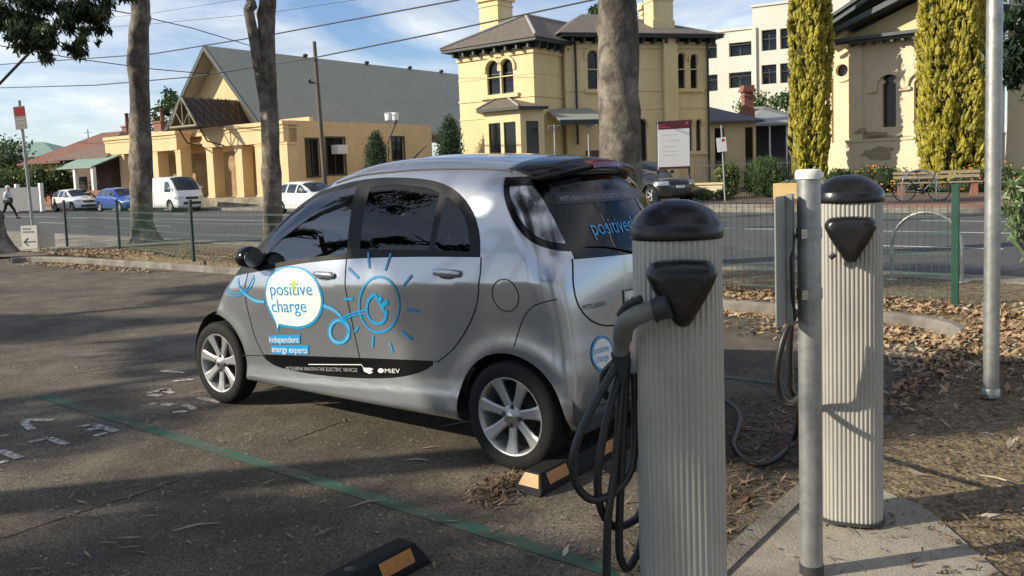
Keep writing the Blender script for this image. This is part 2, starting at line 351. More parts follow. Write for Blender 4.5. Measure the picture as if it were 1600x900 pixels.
M_FAINT = mat('sign_faint_ink', (0.52, 0.52, 0.52), 0.6)

# ------------------------------------------------------------------ setting: ground, car park, road, pavements
def sheet(name, pts, z, m, kind='structure', t=0.0):
    b = MB(); P = [(p[0], p[1]) for p in pts]
    if t > 0: b.slab(P, z - t, z)
    else:
        n = len(P); tris = tessellate_polygon([[Vector((a, c, 0)) for a, c in P]])
        b.add([(a, c, z) for a, c in P], [tuple(x) for x in tris])
    o = b.build(name, m)
    for f in o.data.polygons: pass
    if t == 0:
        bm = bmesh.new(); bm.from_mesh(o.data)
        for f in bm.faces:
            if f.normal.z < 0: f.normal_flip()
        bm.to_mesh(o.data); bm.free()
    if kind: o['kind'] = kind
    return o
sheet('ground', [(-900, -300), (900, -300), (900, 1500), (-900, 1500)], -0.02, M_EARTH)
PV = 0.10
KS = 1.33                                   # kerb line of the parking bays (car-park frame)
sheet('car_park', [cp(KS + .02, -14), cp(70, -14), cp(70, 8.45), cp(KS + .02, 8.45)], 0.0, M_ASPH)
NEARK, FARK = 11.35, 25.4
sheet('road', [rd(-70, NEARK), rd(150, NEARK), rd(150, FARK), rd(-70, FARK)], 0.0, M_ROAD)
# verge between car park and road, and the garden by the chargers
sheet('verge_soil', [rd(-60, 8.3), rd(20.2, 8.3), rd(20.2, NEARK - .55), rd(-60, NEARK - .55)], PV - .005, M_MULCH, t=.1)
sheet('garden_soil', [cp(KS - .06, -14), cp(KS - .06, 8.4), cp(-9, 8.4), cp(-9, -14)], PV - .012, M_MULCH, t=.09)
sheet('concrete_path', [cp(KS - .10, -14), cp(KS - .10, 3.95), cp(.78, 3.72), cp(.30, 3.05), cp(.05, 2.4), cp(-.2, -14)], PV, M_CONC, t=.1)
sheet('near_footpath', [rd(20.2, 8.3), rd(120, 8.3), rd(120, NEARK - .3), rd(20.2, NEARK - .3)], PV, M_CONC, t=.1)
sheet('far_footpath', [rd(-70, FARK + .3), rd(150, FARK + .3), rd(150, FARK + 2.8), rd(-70, FARK + 2.8)], PV + .02, M_CONC, t=.12)
sheet('brick_footpath', [rd(-70, FARK + .32), rd(12, FARK + .32), rd(12, FARK + 9), rd(-70, FARK + 9)], PV + .03, M_BRICKPAVE, t=.02)
sheet('brick_forecourt', [rd(26, FARK + 2.8), rd(44, FARK + 2.8), rd(44, FARK + 6), rd(26, FARK + 6)], PV + .03, M_BRICKPAVE, t=.05)
sheet('side_street', [rd(8, FARK + 2.9), rd(22, FARK + 2.9), rd(22, FARK + 8), rd(2, FARK + 8)], PV + .036, M_SIDEROAD)
sheet('far_yard', [rd(-70, FARK + 2.8), rd(150, FARK + 2.8), rd(150, 130), rd(-70, 130)], PV + .012, M_EARTH)
def kerb(name, pts, w, z0, z1):
    """a kerb with a bevelled front edge swept along pts (pts on its front line, body to the right of travel)"""
    b = MB(); P = [Vector((p[0], p[1], 0)) for p in pts]; rings = []
    for i, p in enumerate(P):
        t = (P[min(i + 1, len(P) - 1)] - P[max(i - 1, 0)]).normalized(); n_ = Vector((t.y, -t.x, 0))
        rings.append([(p + n_ * a).to_tuple()[:2] + (z,) for a, z in ((0, z0), (.015, z1 - .03), (.04, z1), (w, z1), (w, z0))])
    b.rings(rings, smooth=False); o = b.build(name, M_KERB); o['kind'] = 'structure'; return o
bed = catmull([cp(19.2, 7.75), cp(18.9, 8.12), cp(17, 8.34), cp(14, 8.38), cp(8, 8.38), cp(3.4, 8.38), cp(2.1, 8.30), cp(1.5, 7.95), cp(KS + .02, 7.3), cp(KS, 6), cp(KS, 3), cp(KS, 0), cp(KS, -14)], 6)
kerb('bed_kerb', [Vector((p[0], p[1])) for p in bed][::-1], .12, -.01, PV + .012)
kerb('road_kerb', [rd(s, NEARK) for s in range(150, -71, -10)], .30, -.01, PV + .012)
kerb('far_kerb', [rd(s, FARK) for s in range(-70, 151, 10)], .30, -.01, PV + .035)
sheet('kerb_strip', [rd(-60, NEARK - .3), rd(60, NEARK - .3), rd(60, NEARK - .56), rd(-60, NEARK - .56)], PV + .008, M_CONC, t=.1)
# painted lines
def strip(name, a, b, w, z, m, n=1):
    a = Vector(a[:2] + (0,)) if not isinstance(a, Vector) else a; d = (b - a); d.z = 0; d.normalize(); q = Vector((-d.y, d.x, 0)) * w / 2
    return sheet(name, [a + q, b + q, b - q, a - q], z, m)
strip('green_bay_line', cp(6.6, 2.80), cp(1.5, 2.70), .085, .004, M_GREENPAINT)
strip('green_bay_line', cp(6.9, 5.75), cp(1.5, 5.75), .085, .004, M_GREENPAINT)
bl = MB()
for t, s0, s1, st, ln in ((12.0, -60, 150, 6.5, 3.0), (15.7, -60, 150, 9, 3.0), (22.2, -60, 150, 9, 3.0)):
    s = s0
    while s < s1:
        a, b = rd(s, t), rd(s + ln, t); q = NR * .055
        bl.add([(p.x, p.y, .004) for p in (a + q, b + q, b - q, a - q)], [(3, 2, 1, 0)]); s += st
a, b = rd(-60, 18.9), rd(150, 18.9); q = NR * .06
bl.add([(p.x, p.y, .004) for p in (a + q, b + q, b - q, a - q)], [(3, 2, 1, 0)])
o = bl.build('lane_markings', M_WHITE, recalc=False); o['kind'] = 'structure'
# worn stencilled letters on the car park, as strokes picked on the ground
stk = [[(35, 657), (83, 657)], [(37, 660), (50, 672)], [(121, 667), (148, 664)], [(147, 664), (181, 675)], [(133, 673), (154, 670)], [(146, 682), (168, 677)],
       [(44, 692), (76, 685)], [(76, 685), (105, 695)], [(0, 704), (31, 717)], [(0, 723), (14, 721)], [(0, 681), (8, 683)],
       [(230, 614), (268, 609)], [(250, 609), (270, 615)], [(310, 622), (345, 629)], [(232, 617), (252, 619)], [(255, 632), (268, 634)], [(288, 633), (305, 640)], [(270, 645), (294, 643)], [(252, 580), (288, 583)], [(270, 596), (302, 593)], [(236, 633), (243, 630)]]
bl = MB()
for A, B in stk:
    a, b = gnd(*A), gnd(*B); d = (b - a).normalized(); q = Vector((-d.y, d.x, 0)) * .027
    bl.add([(p.x, p.y, .004) for p in (a + q, b + q, b - q, a - q)], [(3, 2, 1, 0)])
o = bl.build('stencilled_bay_letters', M_WORN, recalc=False); o['kind'] = 'structure'
for f in o.data.polygons: pass
# surface joints of the old slabs
bl = MB()
for A, B in (((0, 842), (280, 752)), ((95, 588), (300, 556)), ((440, 694), (560, 650))):
    a, b = gnd(*A), gnd(*B); P = [a.lerp(b, k / 14) + Vector((random.uniform(-.006, .006), random.uniform(-.012, .012), 0)) for k in range(15)]
    for k in range(14):
        q = Vector((0, .007, 0)); bl.add([(p.x, p.y, .003) for p in (P[k] - q, P[k + 1] - q, P[k + 1] + q, P[k] + q)], [(0, 1, 2, 3)])
o = bl.build('pavement_cracks', mat('crack', (.02, .018, .016), .95), recalc=False); o['kind'] = 'structure'
# ------------------------------------------------------------------ cars: one smooth body surface, cut into panels along drawn outlines
def herm(tab):
    X = np.array([p[0] for p in tab], float); Y = np.array([p[1] for p in tab], float)
    h = np.diff(X); d = np.diff(Y) / h; m = np.zeros(len(X)); m[0], m[-1] = d[0], d[-1]
    for i in range(1, len(X) - 1):
        m[i] = 0 if d[i - 1] * d[i] <= 0 else 3 * (h[i - 1] + h[i]) / ((2 * h[i] + h[i - 1]) / d[i - 1] + (h[i] + 2 * h[i - 1]) / d[i])
    def f(x):
        x = np.clip(x, X[0], X[-1]); i = np.clip(np.searchsorted(X, x, side='right') - 1, 0, len(h) - 1); t = (x - X[i]) / h[i]
        return (Y[i] * (1 + 2 * t) * (1 - t) ** 2 + m[i] * h[i] * t * (1 - t) ** 2 + Y[i + 1] * t * t * (3 - 2 * t) + m[i + 1] * h[i] * t * t * (t - 1))
    return f
def smax(a, b, k): return np.maximum(a, b) + np.maximum(k - np.abs(a - b), 0) ** 2 / (4 * k)
class CarShape:
    def __init__(s, T, C, XF, XR, half, zc, up, low, taper, k, zb=.18, wheels=(), flare=.012, cf=.45, cr=None, crease=.016):
        s.T = herm(T); s.C = herm(C); s.XF = herm(XF); s.XR = herm(XR); s.half = half; s.zc = zc; s.up = up; s.low = herm(low); s.taper = taper; s.k = k
        s.zb = zb; s.wheels = wheels; s.flare = flare; s.cf = cf; s.cr = herm(cr) if cr else (lambda z: 0 * z + .25); s.crease = crease
    def width(s, x, z):
        a, b, f0, r0 = s.taper
        w = s.half - a * np.maximum(0, x - f0) ** 2 - b * np.maximum(0, r0 - x) ** 2
        dz = z - (s.zc[0] + s.zc[1] * x); q = s.crease
        pos = .5 * (dz + np.sqrt(dz * dz + q * q)) - .5 * q; neg = np.maximum(-dz, 0)
        w = w - s.up[0] * pos - s.up[1] * pos ** 2 - s.low(neg)
        for (wx, wz, wr) in s.wheels:
            r = np.hypot(x - wx, z - wz); w = w + s.flare * np.exp(-((r - wr) / .06) ** 2) * (z > s.zb)
        return w
    def F(s, P):
        x, y, z = P[..., 0], P[..., 1], P[..., 2]; e = 1e-3
        T = s.T(x); Tp = (s.T(x + e) - s.T(x - e)) / (2 * e)
        fy = np.abs(y) - s.width(x, z)
        fz = (z - (T - s.C(x) * (y / .6) ** 2)) / np.sqrt(1 + Tp ** 2)
        XR = s.XR(z); Xp = (s.XR(z + e) - s.XR(z - e)) / (2 * e); fr = (XR + s.cr(z) * y * y - x) / np.sqrt(1 + Xp ** 2 + (2 * s.cr(z) * y) ** 2)
        XF = s.XF(z); Xq = (s.XF(z + e) - s.XF(z - e)) / (2 * e); ff = (x - XF + s.cf * y * y) / np.sqrt(1 + Xq ** 2 + (2 * s.cf * y) ** 2)
        k1, k2, k3, k4 = s.k
        return smax(smax(smax(smax(fy, fz, k1), fr, k2), ff, k3), s.zb - z, k4)
    def grad(s, P):
        e = 2e-4; g = np.empty(P.shape)
        for i in range(3):
            d = np.zeros(3); d[i] = e; g[..., i] = (s.F(P + d) - s.F(P - d)) / (2 * e)
        return g
    def ontosurf(s, P, it=4):
        for _ in range(it):
            g = s.grad(P); P = P - g * (s.F(P) / np.maximum((g * g).sum(-1), 1e-6))[..., None]
        return P
    def side_y(s, x, z, side=1, off=.003):
        """point on the body side seen from the side at (x, z)"""
        lo = np.zeros(x.shape); hi = np.full(x.shape, 1.3)
        for _ in range(34):
            mid = (lo + hi) / 2; f = s.F(np.stack([x, mid, z], -1)); lo = np.where(f < 0, mid, lo); hi = np.where(f < 0, hi, mid)
        P = np.stack([x, lo, z], -1); g = unit(s.grad(P)); P = P + g * off; P[..., 1] *= side; return P
    def rear_x(s, y, z, off=.003):
        lo = np.full(y.shape, .9); hi = np.full(y.shape, -1.5)
        for _ in range(34):
            mid = (lo + hi) / 2; f = s.F(np.stack([mid, y, z], -1)); lo = np.where(f < 0, mid, lo); hi = np.where(f < 0, hi, mid)
        P = np.stack([lo, y, z], -1); g = unit(s.grad(P)); return P + g * off
    def mesh(s, box, sk, step):
        (x0, x1), yw, (z0, z1) = box; nx, ny, nz = [int(round(a / step)) for a in (x1 - x0, 2 * yw, z1 - z0)]
        X = np.linspace(x0, x1, nx + 1); Y = np.linspace(-yw, yw, ny + 1); Z = np.linspace(z0, z1, nz + 1)
        vs, fs, k = [], [], 0
        def grid(A, flip):
            nonlocal k
            m_, n_ = A.shape[:2]; vs.append(A.reshape(-1, 3)); idx = np.arange(m_ * n_).reshape(m_, n_) + k
            q = np.stack([idx[:-1, :-1], idx[1:, :-1], idx[1:, 1:], idx[:-1, 1:]], -1).reshape(-1, 4)
            fs.append(q[:, ::-1] if flip else q); k += m_ * n_
        for sg in (-1, 1):
            g = np.stack(np.meshgrid(X, [sg * yw], Z, indexing='ij'), -1)[:, 0]; grid(g, sg > 0)
        g = np.stack(np.meshgrid(X, Y, [z1], indexing='ij'), -1)[:, :, 0]; grid(g, False)
        for xx, fl in ((x0, True), (x1, False)):
            g = np.stack(np.meshgrid([xx], Y, Z, indexing='ij'), -1)[0]; grid(g, fl)
        V = np.concatenate(vs); Fc = np.concatenate(fs)
        key = np.round(V * 1e4).astype(np.int64); _, first, inv = np.unique(key, axis=0, return_index=True, return_inverse=True); inv = inv.reshape(-1)
        V = V[first]; Fc = inv[Fc]
        S = np.stack([np.clip(V[:, 0], *sk[0]), np.zeros(len(V)), np.clip(V[:, 2], *sk[1])], -1); D = V - S
        lo = np.zeros(len(V)); hi = np.full(len(V), 1.6)
        for _ in range(36):
            mid = (lo + hi) / 2; f = s.F(S + D * mid[:, None]); lo = np.where(f < 0, mid, lo); hi = np.where(f < 0, hi, mid)
        return S + D * lo[:, None], Fc
def sdf(poly, P):
    """signed distance (negative inside) of 2D points to a polygon"""
    A = np.array(poly, float); B = np.roll(A, -1, 0); d = np.full(len(P), 1e9); ins = np.zeros(len(P), bool)
    for a, b in zip(A, B):
        e = b - a; w = P - a; t = np.clip((w @ e) / max(e @ e, 1e-12), 0, 1); d = np.minimum(d, np.hypot(*(w - t[:, None] * e).T))
        c = ((a[1] > P[:, 1]) != (b[1] > P[:, 1])); xi = a[0] + (P[:, 1] - a[1]) * (b[0] - a[0]) / (b[1] - a[1] if b[1] != a[1] else 1e-12); ins ^= c & (P[:, 0] < xi)
    return np.where(ins, -d, d)
def gside(poly): return lambda P: np.maximum(sdf(poly, P[:, [0, 2]]), .30 - np.abs(P[:, 1]))
def panels(shape, V, Fc, classes, snap=.03):
    """sort the body's faces into panels (first match wins) and pull the shared edges onto the drawn outlines"""
    Cc = V[Fc].mean(1); cls = np.full(len(Fc), len(classes)); free = np.ones(len(Fc), bool)
    for i, (nm, g) in enumerate(classes):
        h = free & (g(Cc) < 0); cls[h] = i; free &= ~h
    best = np.full(len(V), len(classes) + 1); worst = np.full(len(V), -1)
    for j in range(4):
        np.minimum.at(best, Fc[:, j], cls); np.maximum.at(worst, Fc[:, j], cls)
    V = V.copy()
    for i, (nm, g) in enumerate(classes):
        h = np.where((best == i) & (worst != i))[0]
        if not len(h): continue
        P = V[h]; P0 = P.copy()
        for _ in range(5):
            e = 1e-3; gr = np.stack([(g(P + np.eye(3)[a] * e) - g(P - np.eye(3)[a] * e)) / (2 * e) for a in range(3)], -1)
            nrm = unit(shape.grad(P)); gr = gr - nrm * (gr * nrm).sum(-1, keepdims=True); q = np.maximum((gr * gr).sum(-1), .05)
            st = -gr * (g(P) / q)[:, None]; ln = np.linalg.norm(st, axis=1, keepdims=True); st = st * np.minimum(1, snap / np.maximum(ln, 1e-9))
            P = shape.ontosurf(P + st, 2)
        far = np.linalg.norm(P - P0, axis=1) > snap * 1.6; P[far] = P0[far]; V[h] = P
    return V, cls
def part_from(shape, V, Fc, name, m, parent, thick=0.0, off=0.0):
    u_, inv = np.unique(Fc, return_inverse=True); f = inv.reshape(-1, 4); P = V[u_]
    nr = unit(shape.grad(P)); P = P + nr * off
    me = bpy.data.meshes.new(name); me.from_pydata(P.tolist(), [], f.tolist()); me.update(); o = link(name, me, m, parent, True)
    bm = bmesh.new(); bm.from_mesh(me); dead = [x for x in bm.faces if x.calc_area() < 1e-9]
    if dead: bmesh.ops.delete(bm, geom=dead, context='FACES_ONLY'); bm.to_mesh(me)
    nv = len(me.vertices) == len(P); bm.free()
    if nv: me.normals_split_custom_set_from_vertices([tuple(x) for x in nr])
    return o
def decal(shape, name, polys, m, parent, side=1, off=.004, where='side', sub=.03):
    """flat outlines (x, z on the side or y, z on the rear) cut into small faces and laid onto the body"""
    bm = bmesh.new()
    for vs, fs in polys:
        b = [bm.verts.new((p[0], p[1], 0)) for p in vs]
        for f in fs:
            if len(set(f)) > 2:
                try: bm.faces.new([b[i] for i in f])
                except ValueError: pass
    for _ in range(5):
        ed = [e for e in bm.edges if e.calc_length() > sub]
        if not ed: break
        bmesh.ops.triangulate(bm, faces=[f for f in bm.faces if len(f.verts) > 3])
        ed = [e for e in bm.edges if e.calc_length() > sub]
        if not ed: break
        bmesh.ops.subdivide_edges(bm, edges=ed, cuts=1)
    bmesh.ops.triangulate(bm, faces=[f for f in bm.faces if len(f.verts) > 3])
    me = bpy.data.meshes.new(name); bm.to_mesh(me); bm.free()
    A = np.array([v.co[:2] for v in me.vertices]); P = shape.side_y(A[:, 0], A[:, 1], side, off) if where == 'side' else shape.rear_x(A[:, 0], A[:, 1], off)
    for v, p in zip(me.vertices, P): v.co = p
    me.update(); o = link(name, me, m, parent, True); return o
def ribbon(pts, w, closed=False):
    P = [Vector((p[0], p[1])) for p in pts]; n = len(P); l, r = [], []
    for i in range(n):
        a, b = (P[(i - 1) % n], P[(i + 1) % n]) if closed else (P[max(i - 1, 0)], P[min(i + 1, n - 1)])
        t = (b - a).normalized(); q = Vector((-t.y, t.x)) * w / 2; l.append(P[i] + q); r.append(P[i] - q)
    vs = [tuple(p) for p in l + r]; m_ = n if closed else n - 1
    return vs, [(i, (i + 1) % n, (i + 1) % n + n, i + n) for i in range(m_)]
def fillpoly(poly): return [tuple(p[:2]) for p in poly], [tuple(t) for t in tessellate_polygon([[Vector((p[0], p[1], 0)) for p in poly]])]
def lettering(txt, origin, size, dirx, condense=1.0, slant=0.0):
    """letters as flat polys: origin (a, z), text runs along dirx in the a coordinate; slant raises the line with distance"""
    v, f, w = text_mesh(txt, size); return [(origin[0] + dirx * p[0] * condense, origin[1] + p[1] + slant * p[0] * condense) for p in v], f

# wheels -------------------------------------------------------------
def wheel(parent, loc, side, R_=.285, wid=.165, rimr=.205, spokes=7, rim_m=None, detail=True):
    """tyre, rim (> hub_cap, lug nuts) around local y; side +1 shows its face to +y"""
    h = wid / 2
    n = 48 if detail else 20
    b = MB(); prof = [(rimr - .004, -h * .92), (rimr + .02, -h), (R_ - .03, -h * 1.02), (R_ - .008, -h * .86), (R_, -h * .62), (R_, h * .62), (R_ - .008, h * .86), (R_ - .03, h * 1.02), (rimr + .02, h), (rimr - .004, h * .92)]
    if detail:
        prof = prof[:5] + [(R_, -.045), (R_ - .007, -.043), (R_ - .007, -.037), (R_, -.035), (R_, -.004), (R_ - .007, -.002), (R_ - .007, .004), (R_, .006), (R_, .036), (R_ - .007, .038), (R_ - .007, .044), (R_, .046)] + prof[5:]
    b.lathe(prof, n, axis='Y', cap=(False, False)); ty = b.build('tyre', M_RUBBER, parent); ty.location = loc
    b = MB(); s = side
    b.lathe([(rimr, -s * h * .9), (rimr, s * h * .80), (rimr + .006, s * h * .9), (rimr - .004, s * h * .95), (rimr - .013, s * h * .84), (rimr - .022, s * h * .5), (rimr - .03, -s * h * .6)], n, axis='Y', cap=(False, False))
    if detail:
        for k in range(spokes):
            a = 2 * math.pi * (k + .25) / spokes; c_, s_ = math.cos(a), math.sin(a); rings = []
            for r_, w_, d_ in ((.035, .026, .60), (.075, .024, .66), (.12, .026, .72), (.165, .033, .80), (rimr - .006, .043, .86)):
                ring = []
                for (q, dd) in ((-w_, -.014), (-w_, -.002), (-w_ * .62, .004), (w_ * .62, .004), (w_, -.002), (w_, -.014)):
                    ring.append((r_ * c_ - q * s_, s * (h * d_ + dd), r_ * s_ + q * c_))
                rings.append(ring)
            b.rings(rings, smooth=False)
    else:
        for k in range(spokes):
            a = 2 * math.pi * k / spokes; c_, s_ = math.cos(a), math.sin(a)
            b.rings([[(r_ * c_ - q * s_, s * h * .75, r_ * s_ + q * c_) for q in (-.03, .03)] + [(r_ * c_ - q * s_, s * h * .6, r_ * s_ + q * c_) for q in (.03, -.03)] for r_ in (.03, rimr - .004)], smooth=False)
    b.lathe([(.0, s * h * .62), (.062, s * h * .62), (.058, s * (h * .62 + .006)), (.036, s * (h * .62 + .008)), (.030, s * (h * .62 + .022)), (.0, s * (h * .62 + .024))], 28, axis='Y', cap=(False, False))
    rm = b.build('rim', rim_m or M_RIM, ty)
    b = MB(); b.lathe([(0, -s * h * .3), (rimr - .03, -s * h * .3)], 24, axis='Y', cap=(False, False)); b.lathe([(0, -s * h * .1), (.115, -s * h * .1), (.115, -s * h * .2)], 24, axis='Y', cap=(False, False)); b.build('brake_disc', M_BRAKE, ty)
    if detail:
        for k in range(4):
            a = math.pi / 2 * k + .12; b = MB(); b.lathe([(.0115, s * (h * .62 + .001)), (.0115, s * (h * .62 + .016)), (.0, s * (h * .62 + .018))], 6, (0.05 * math.cos(a), 0, 0.05 * math.sin(a)), axis='Y', cap=(False, False), smooth=False); b.build('lug_nut', M_DKSTEEL, ty)
        b = MB(); b.lathe([(.019, s * (h * .62 + .0245)), (.016, s * (h * .62 + .0262)), (.0, s * (h * .62 + .0266))], 20, axis='Y', cap=(False, False)); b.build('hub_cap', M_CHROME, ty)
    return ty
M_FRAME = mat('window_frame_black', (0.010, 0.010, 0.011), 0.55, spec=.25)
M_RIM = mat('alloy_rim', (0.42, 0.42, 0.42), 0.42, 0.65, var=.05, vscale=8)
M_BRAKE = mat('dark_brake', (0.035, 0.033, 0.03), 0.7, .3)
M_SILVER = mat('silver_car_paint', (0.425, 0.445, 0.475), 0.24, 0.74, coat=1.0, var=.02, vscale=2)
M_GLOSSB = mat('gloss_black', (0.006, 0.006, 0.007), 0.14, spec=.4)
M_GLASSF = glassmat('clear_car_glass', (.86, .95, .90), 0, 2.2); M_GLASSR = glassmat('dark_car_glass', (.09, .095, .10), 0, 1.52); M_GLASSC = glassmat('windscreen_glass', (.72, .80, .76))
M_SEAT = mat('seat_fabric', (0.035, 0.034, 0.033), 0.9, var=.2, vscale=20); M_DASH = mat('dashboard_plastic', (0.13, 0.13, 0.12), 0.7)
M_BLUE = mat('blue_vinyl', (0.010, 0.29, 0.60), 0.35, coat=.5); M_LBLUE = mat('light_blue_vinyl', (0.22, 0.44, 0.60), 0.4, coat=.4)
M_VWHITE = mat('white_vinyl', (0.78, 0.78, 0.75), 0.4, coat=.4); M_LIME = mat('lime_vinyl', (0.36, 0.55, 0.04), 0.4); M_GAP = mat('panel_gap', (0.006, 0.006, 0.006), 0.9)
M_LENS = mat('clear_lamp_lens', (0.55, 0.56, 0.57), 0.10, .8, col2=(.13, .13, .14), vscale=3.2, coat=1.0, stretch=(1, 1, 2.6), detail=1, thr=(.42, .62)); M_REDL = mat('red_lamp_lens', (0.20, 0.008, 0.010), 0.12, coat=1.0)
M_PLATE = mat('number_plate', (0.66, 0.66, 0.62), 0.5); M_LETGREY = mat('grey_vinyl', (0.30, 0.30, 0.31), 0.5)

# ---- the silver electric car -----------------------------------------
EV = CarShape(
    T=[(-.6, 1.45), (-.28, 1.545), (0, 1.60), (.4, 1.64), (.85, 1.655), (1.25, 1.635), (1.55, 1.58), (1.85, 1.465), (2.15, 1.285), (2.45, 1.07), (2.62, .95), (2.78, .83), (2.92, .68), (3.1, .40)],
    C=[(-.5, .085), (1.2, .085), (1.8, .13), (2.4, .16), (2.8, .12), (3.1, .10)],
    XF=[(.1, 2.84), (.25, 2.93), (.45, 2.98), (.6, 2.965), (.75, 2.90), (.95, 2.80), (1.3, 2.7), (1.8, 2.6)],
    XR=[(.1, -.33), (.24, -.375), (.36, -.412), (.5, -.42), (.62, -.412), (.72, -.405), (.9, -.40), (1.05, -.385), (1.2, -.335), (1.35, -.265), (1.5, -.17), (1.7, 0)],
    half=.738, zc=(.977, -.066), up=(.19, .30), low=[(0, 0), (.06, .006), (.12, .012), (.25, .024), (.4, .031), (.5, .033), (.57, .026), (.62, .017), (.68, .014), (.73, .03), (.85, .12)],
    taper=(.085, .06, 1.9, .2), k=(.15, .12, .24, .05), zb=.20, wheels=((-.03, .285, .36), (2.55, .285, .34)), cf=.50, cr=[(.2, .10), (.6, .13), (.9, .19), (1.1, .26), (1.3, .42), (1.6, .60)])
def make_ev():
    root = empty('electric_car'); sh = EV
    tag(root, 'silver electric hatchback with blue speech bubble and plug graphics parked by the chargers', 'car')
    V, Fc = sh.mesh(((-.55, 3.10), .80, (.12, 1.75)), ((.45, 2.05), (.62, 1.02)), .021)
    up = catmull([(2.43, .885), (2.22, 1.10), (2.01, 1.275), (1.79, 1.395), (1.57, 1.468), (1.23, 1.518), (.91, 1.522), (.62, 1.497), (.42, 1.44), (.27, 1.34), (.185, 1.22), (.155, 1.10)], 5)
    lo = catmull([(.155, 1.10), (.65, 1.085), (1.11, 1.06), (1.56, 1.018), (2.02, .948), (2.43, .885)], 5)
    frame = up + lo[1:-1]
    pf = catmull([(1.98, 1.00), (1.985, 1.22)], 2) + catmull([(1.985, 1.225), (1.80, 1.345), (1.58, 1.43), (1.265, 1.48)], 5) + [(1.265, 1.48), (1.19, 1.085)] + catmull([(1.19, 1.085), (1.6, 1.045), (1.98, .985)], 4)[1:-1]
    pr = [(1.085, 1.115)] + catmull([(1.135, 1.475), (.92, 1.482), (.66, 1.462), (.55, 1.435)], 5) + [(.535, 1.425), (.53, 1.125)]
    pq = [(.485, 1.125)] + catmull([(.485, 1.415), (.38, 1.36), (.29, 1.27), (.225, 1.125)], 5)
    strip_ = catmull([(2.03, .375), (1.90, .335), (1.6, .325), (1.2, .345), (.85, .385), (.62, .445), (.49, .515)], 5) + [(.49, .522), (1.1, .475), (2.03, .40)]
    fd = [(1.19, 1.2), (1.165, .85), (1.14, .63), (1.11, .44), (1.11, .30), (1.9, .30)] + catmull([(2.03, .37), (2.12, .52), (2.165, .74), (2.14, .93)], 5) + [(2.13, 1.05)]
    rdp = [(1.19, 1.2), (1.165, .85), (1.14, .63), (1.11, .44), (1.11, .30), (.7, .36)] + catmull([(.49, .51), (.37, .60), (.26, .72), (.175, .86), (.145, 1.0), (.15, 1.12)], 5) + [(.16, 1.2)]
    circ = lambda cx, cz, r, rx=1: (lambda P: np.maximum((np.hypot((P[:, 0] - cx) / rx, P[:, 2] - cz) - r), .42 - np.abs(P[:, 1])))
    yg = herm([(1.0, .56), (1.08, .535), (1.15, .53), (1.3, .515), (1.42, .50), (1.52, .485), (1.7, .45)])
    xt = herm([(1.0, -.45), (1.09, -.40), (1.12, -.30), (1.19, -.13), (1.33, .02), (1.49, .115), (1.6, .15)])
    rg = lambda P: np.maximum.reduce([np.abs(P[:, 1]) - yg(P[:, 2]), P[:, 2] - 1.505, 1.07 + .03 * np.abs(P[:, 1]) - P[:, 2], P[:, 0] - .15])
    tl = lambda P: np.maximum.reduce([P[:, 0] - xt(P[:, 2]), 1.105 - .01 - P[:, 2], P[:, 2] - 1.505, P[:, 0] - .2])
    lensb = lambda P: np.maximum.reduce([P[:, 0] - xt(P[:, 2] - .02) + .026, 1.125 - P[:, 2], P[:, 2] - 1.455, yg(P[:, 2]) + .012 - np.abs(P[:, 1]), P[:, 0] - .1])
    tgp = catmull([(-.545, 1.09), (-.58, .96), (-.56, .85), (-.47, .765), (-.32, .725), (0, .712), (.32, .725), (.47, .765), (.56, .85), (.58, .96), (.545, 1.09)], 4)
    tg = lambda P: np.maximum(sdf(tgp, P[:, [1, 2]]), P[:, 0] + .12)
    yw = herm([(1.4, .44), (1.6, .475), (2.0, .525), (2.35, .535), (2.6, .45), (2.8, .4)])
    ws = lambda P: np.maximum.reduce([np.abs(P[:, 1]) - yw(P[:, 0]), 1.60 - .14 * P[:, 1] ** 2 - P[:, 0], P[:, 0] - (2.56 - .30 * P[:, 1] ** 2), .8 - P[:, 2]])
    hl = lambda P: np.maximum.reduce([sdf([(2.55, .78), (2.72, .66), (2.86, .60), (2.86, .48), (2.76, .52), (2.62, .64)], P[:, [0, 2]]), .40 - np.abs(P[:, 1])])
    classes = [('arch', circ(.005, .285, .330)), ('arch', circ(2.55, .285, .335)), ('pane', gside(pf)), ('rear_pane', gside(pr)), ('quarter', gside(pq)), ('frame', gside(frame)),
               ('strip', gside(strip_)), ('lens', lensb), ('rear_glass', rg), ('tail_surround', tl), ('windscreen', ws), ('headlight', hl), ('tailgate', tg), ('front_door', gside(fd)), ('rear_door', gside(rdp))]
    V, cls = panels(sh, V, Fc, classes); ids = {}
    for i, (nm, g) in enumerate(classes): ids.setdefault(nm, []).append(i)
    ids['body'] = [len(classes)]; Cc = V[Fc].mean(1)
    def pick(nm, side=None):
        h = np.isin(cls, ids[nm])
        if side: h &= (Cc[:, 1] * side > 0)
        return Fc[h]
    body = part_from(sh, V, pick('body'), 'body', M_SILVER, root)
    part_from(sh, V, pick('windscreen'), 'windscreen', M_GLASSC, root)
    tgo = part_from(sh, V, pick('tailgate'), 'tailgate', M_SILVER, root)
    rgl = part_from(sh, V, pick('rear_glass'), 'rear_window', M_GLASSR, tgo)
    gap = []
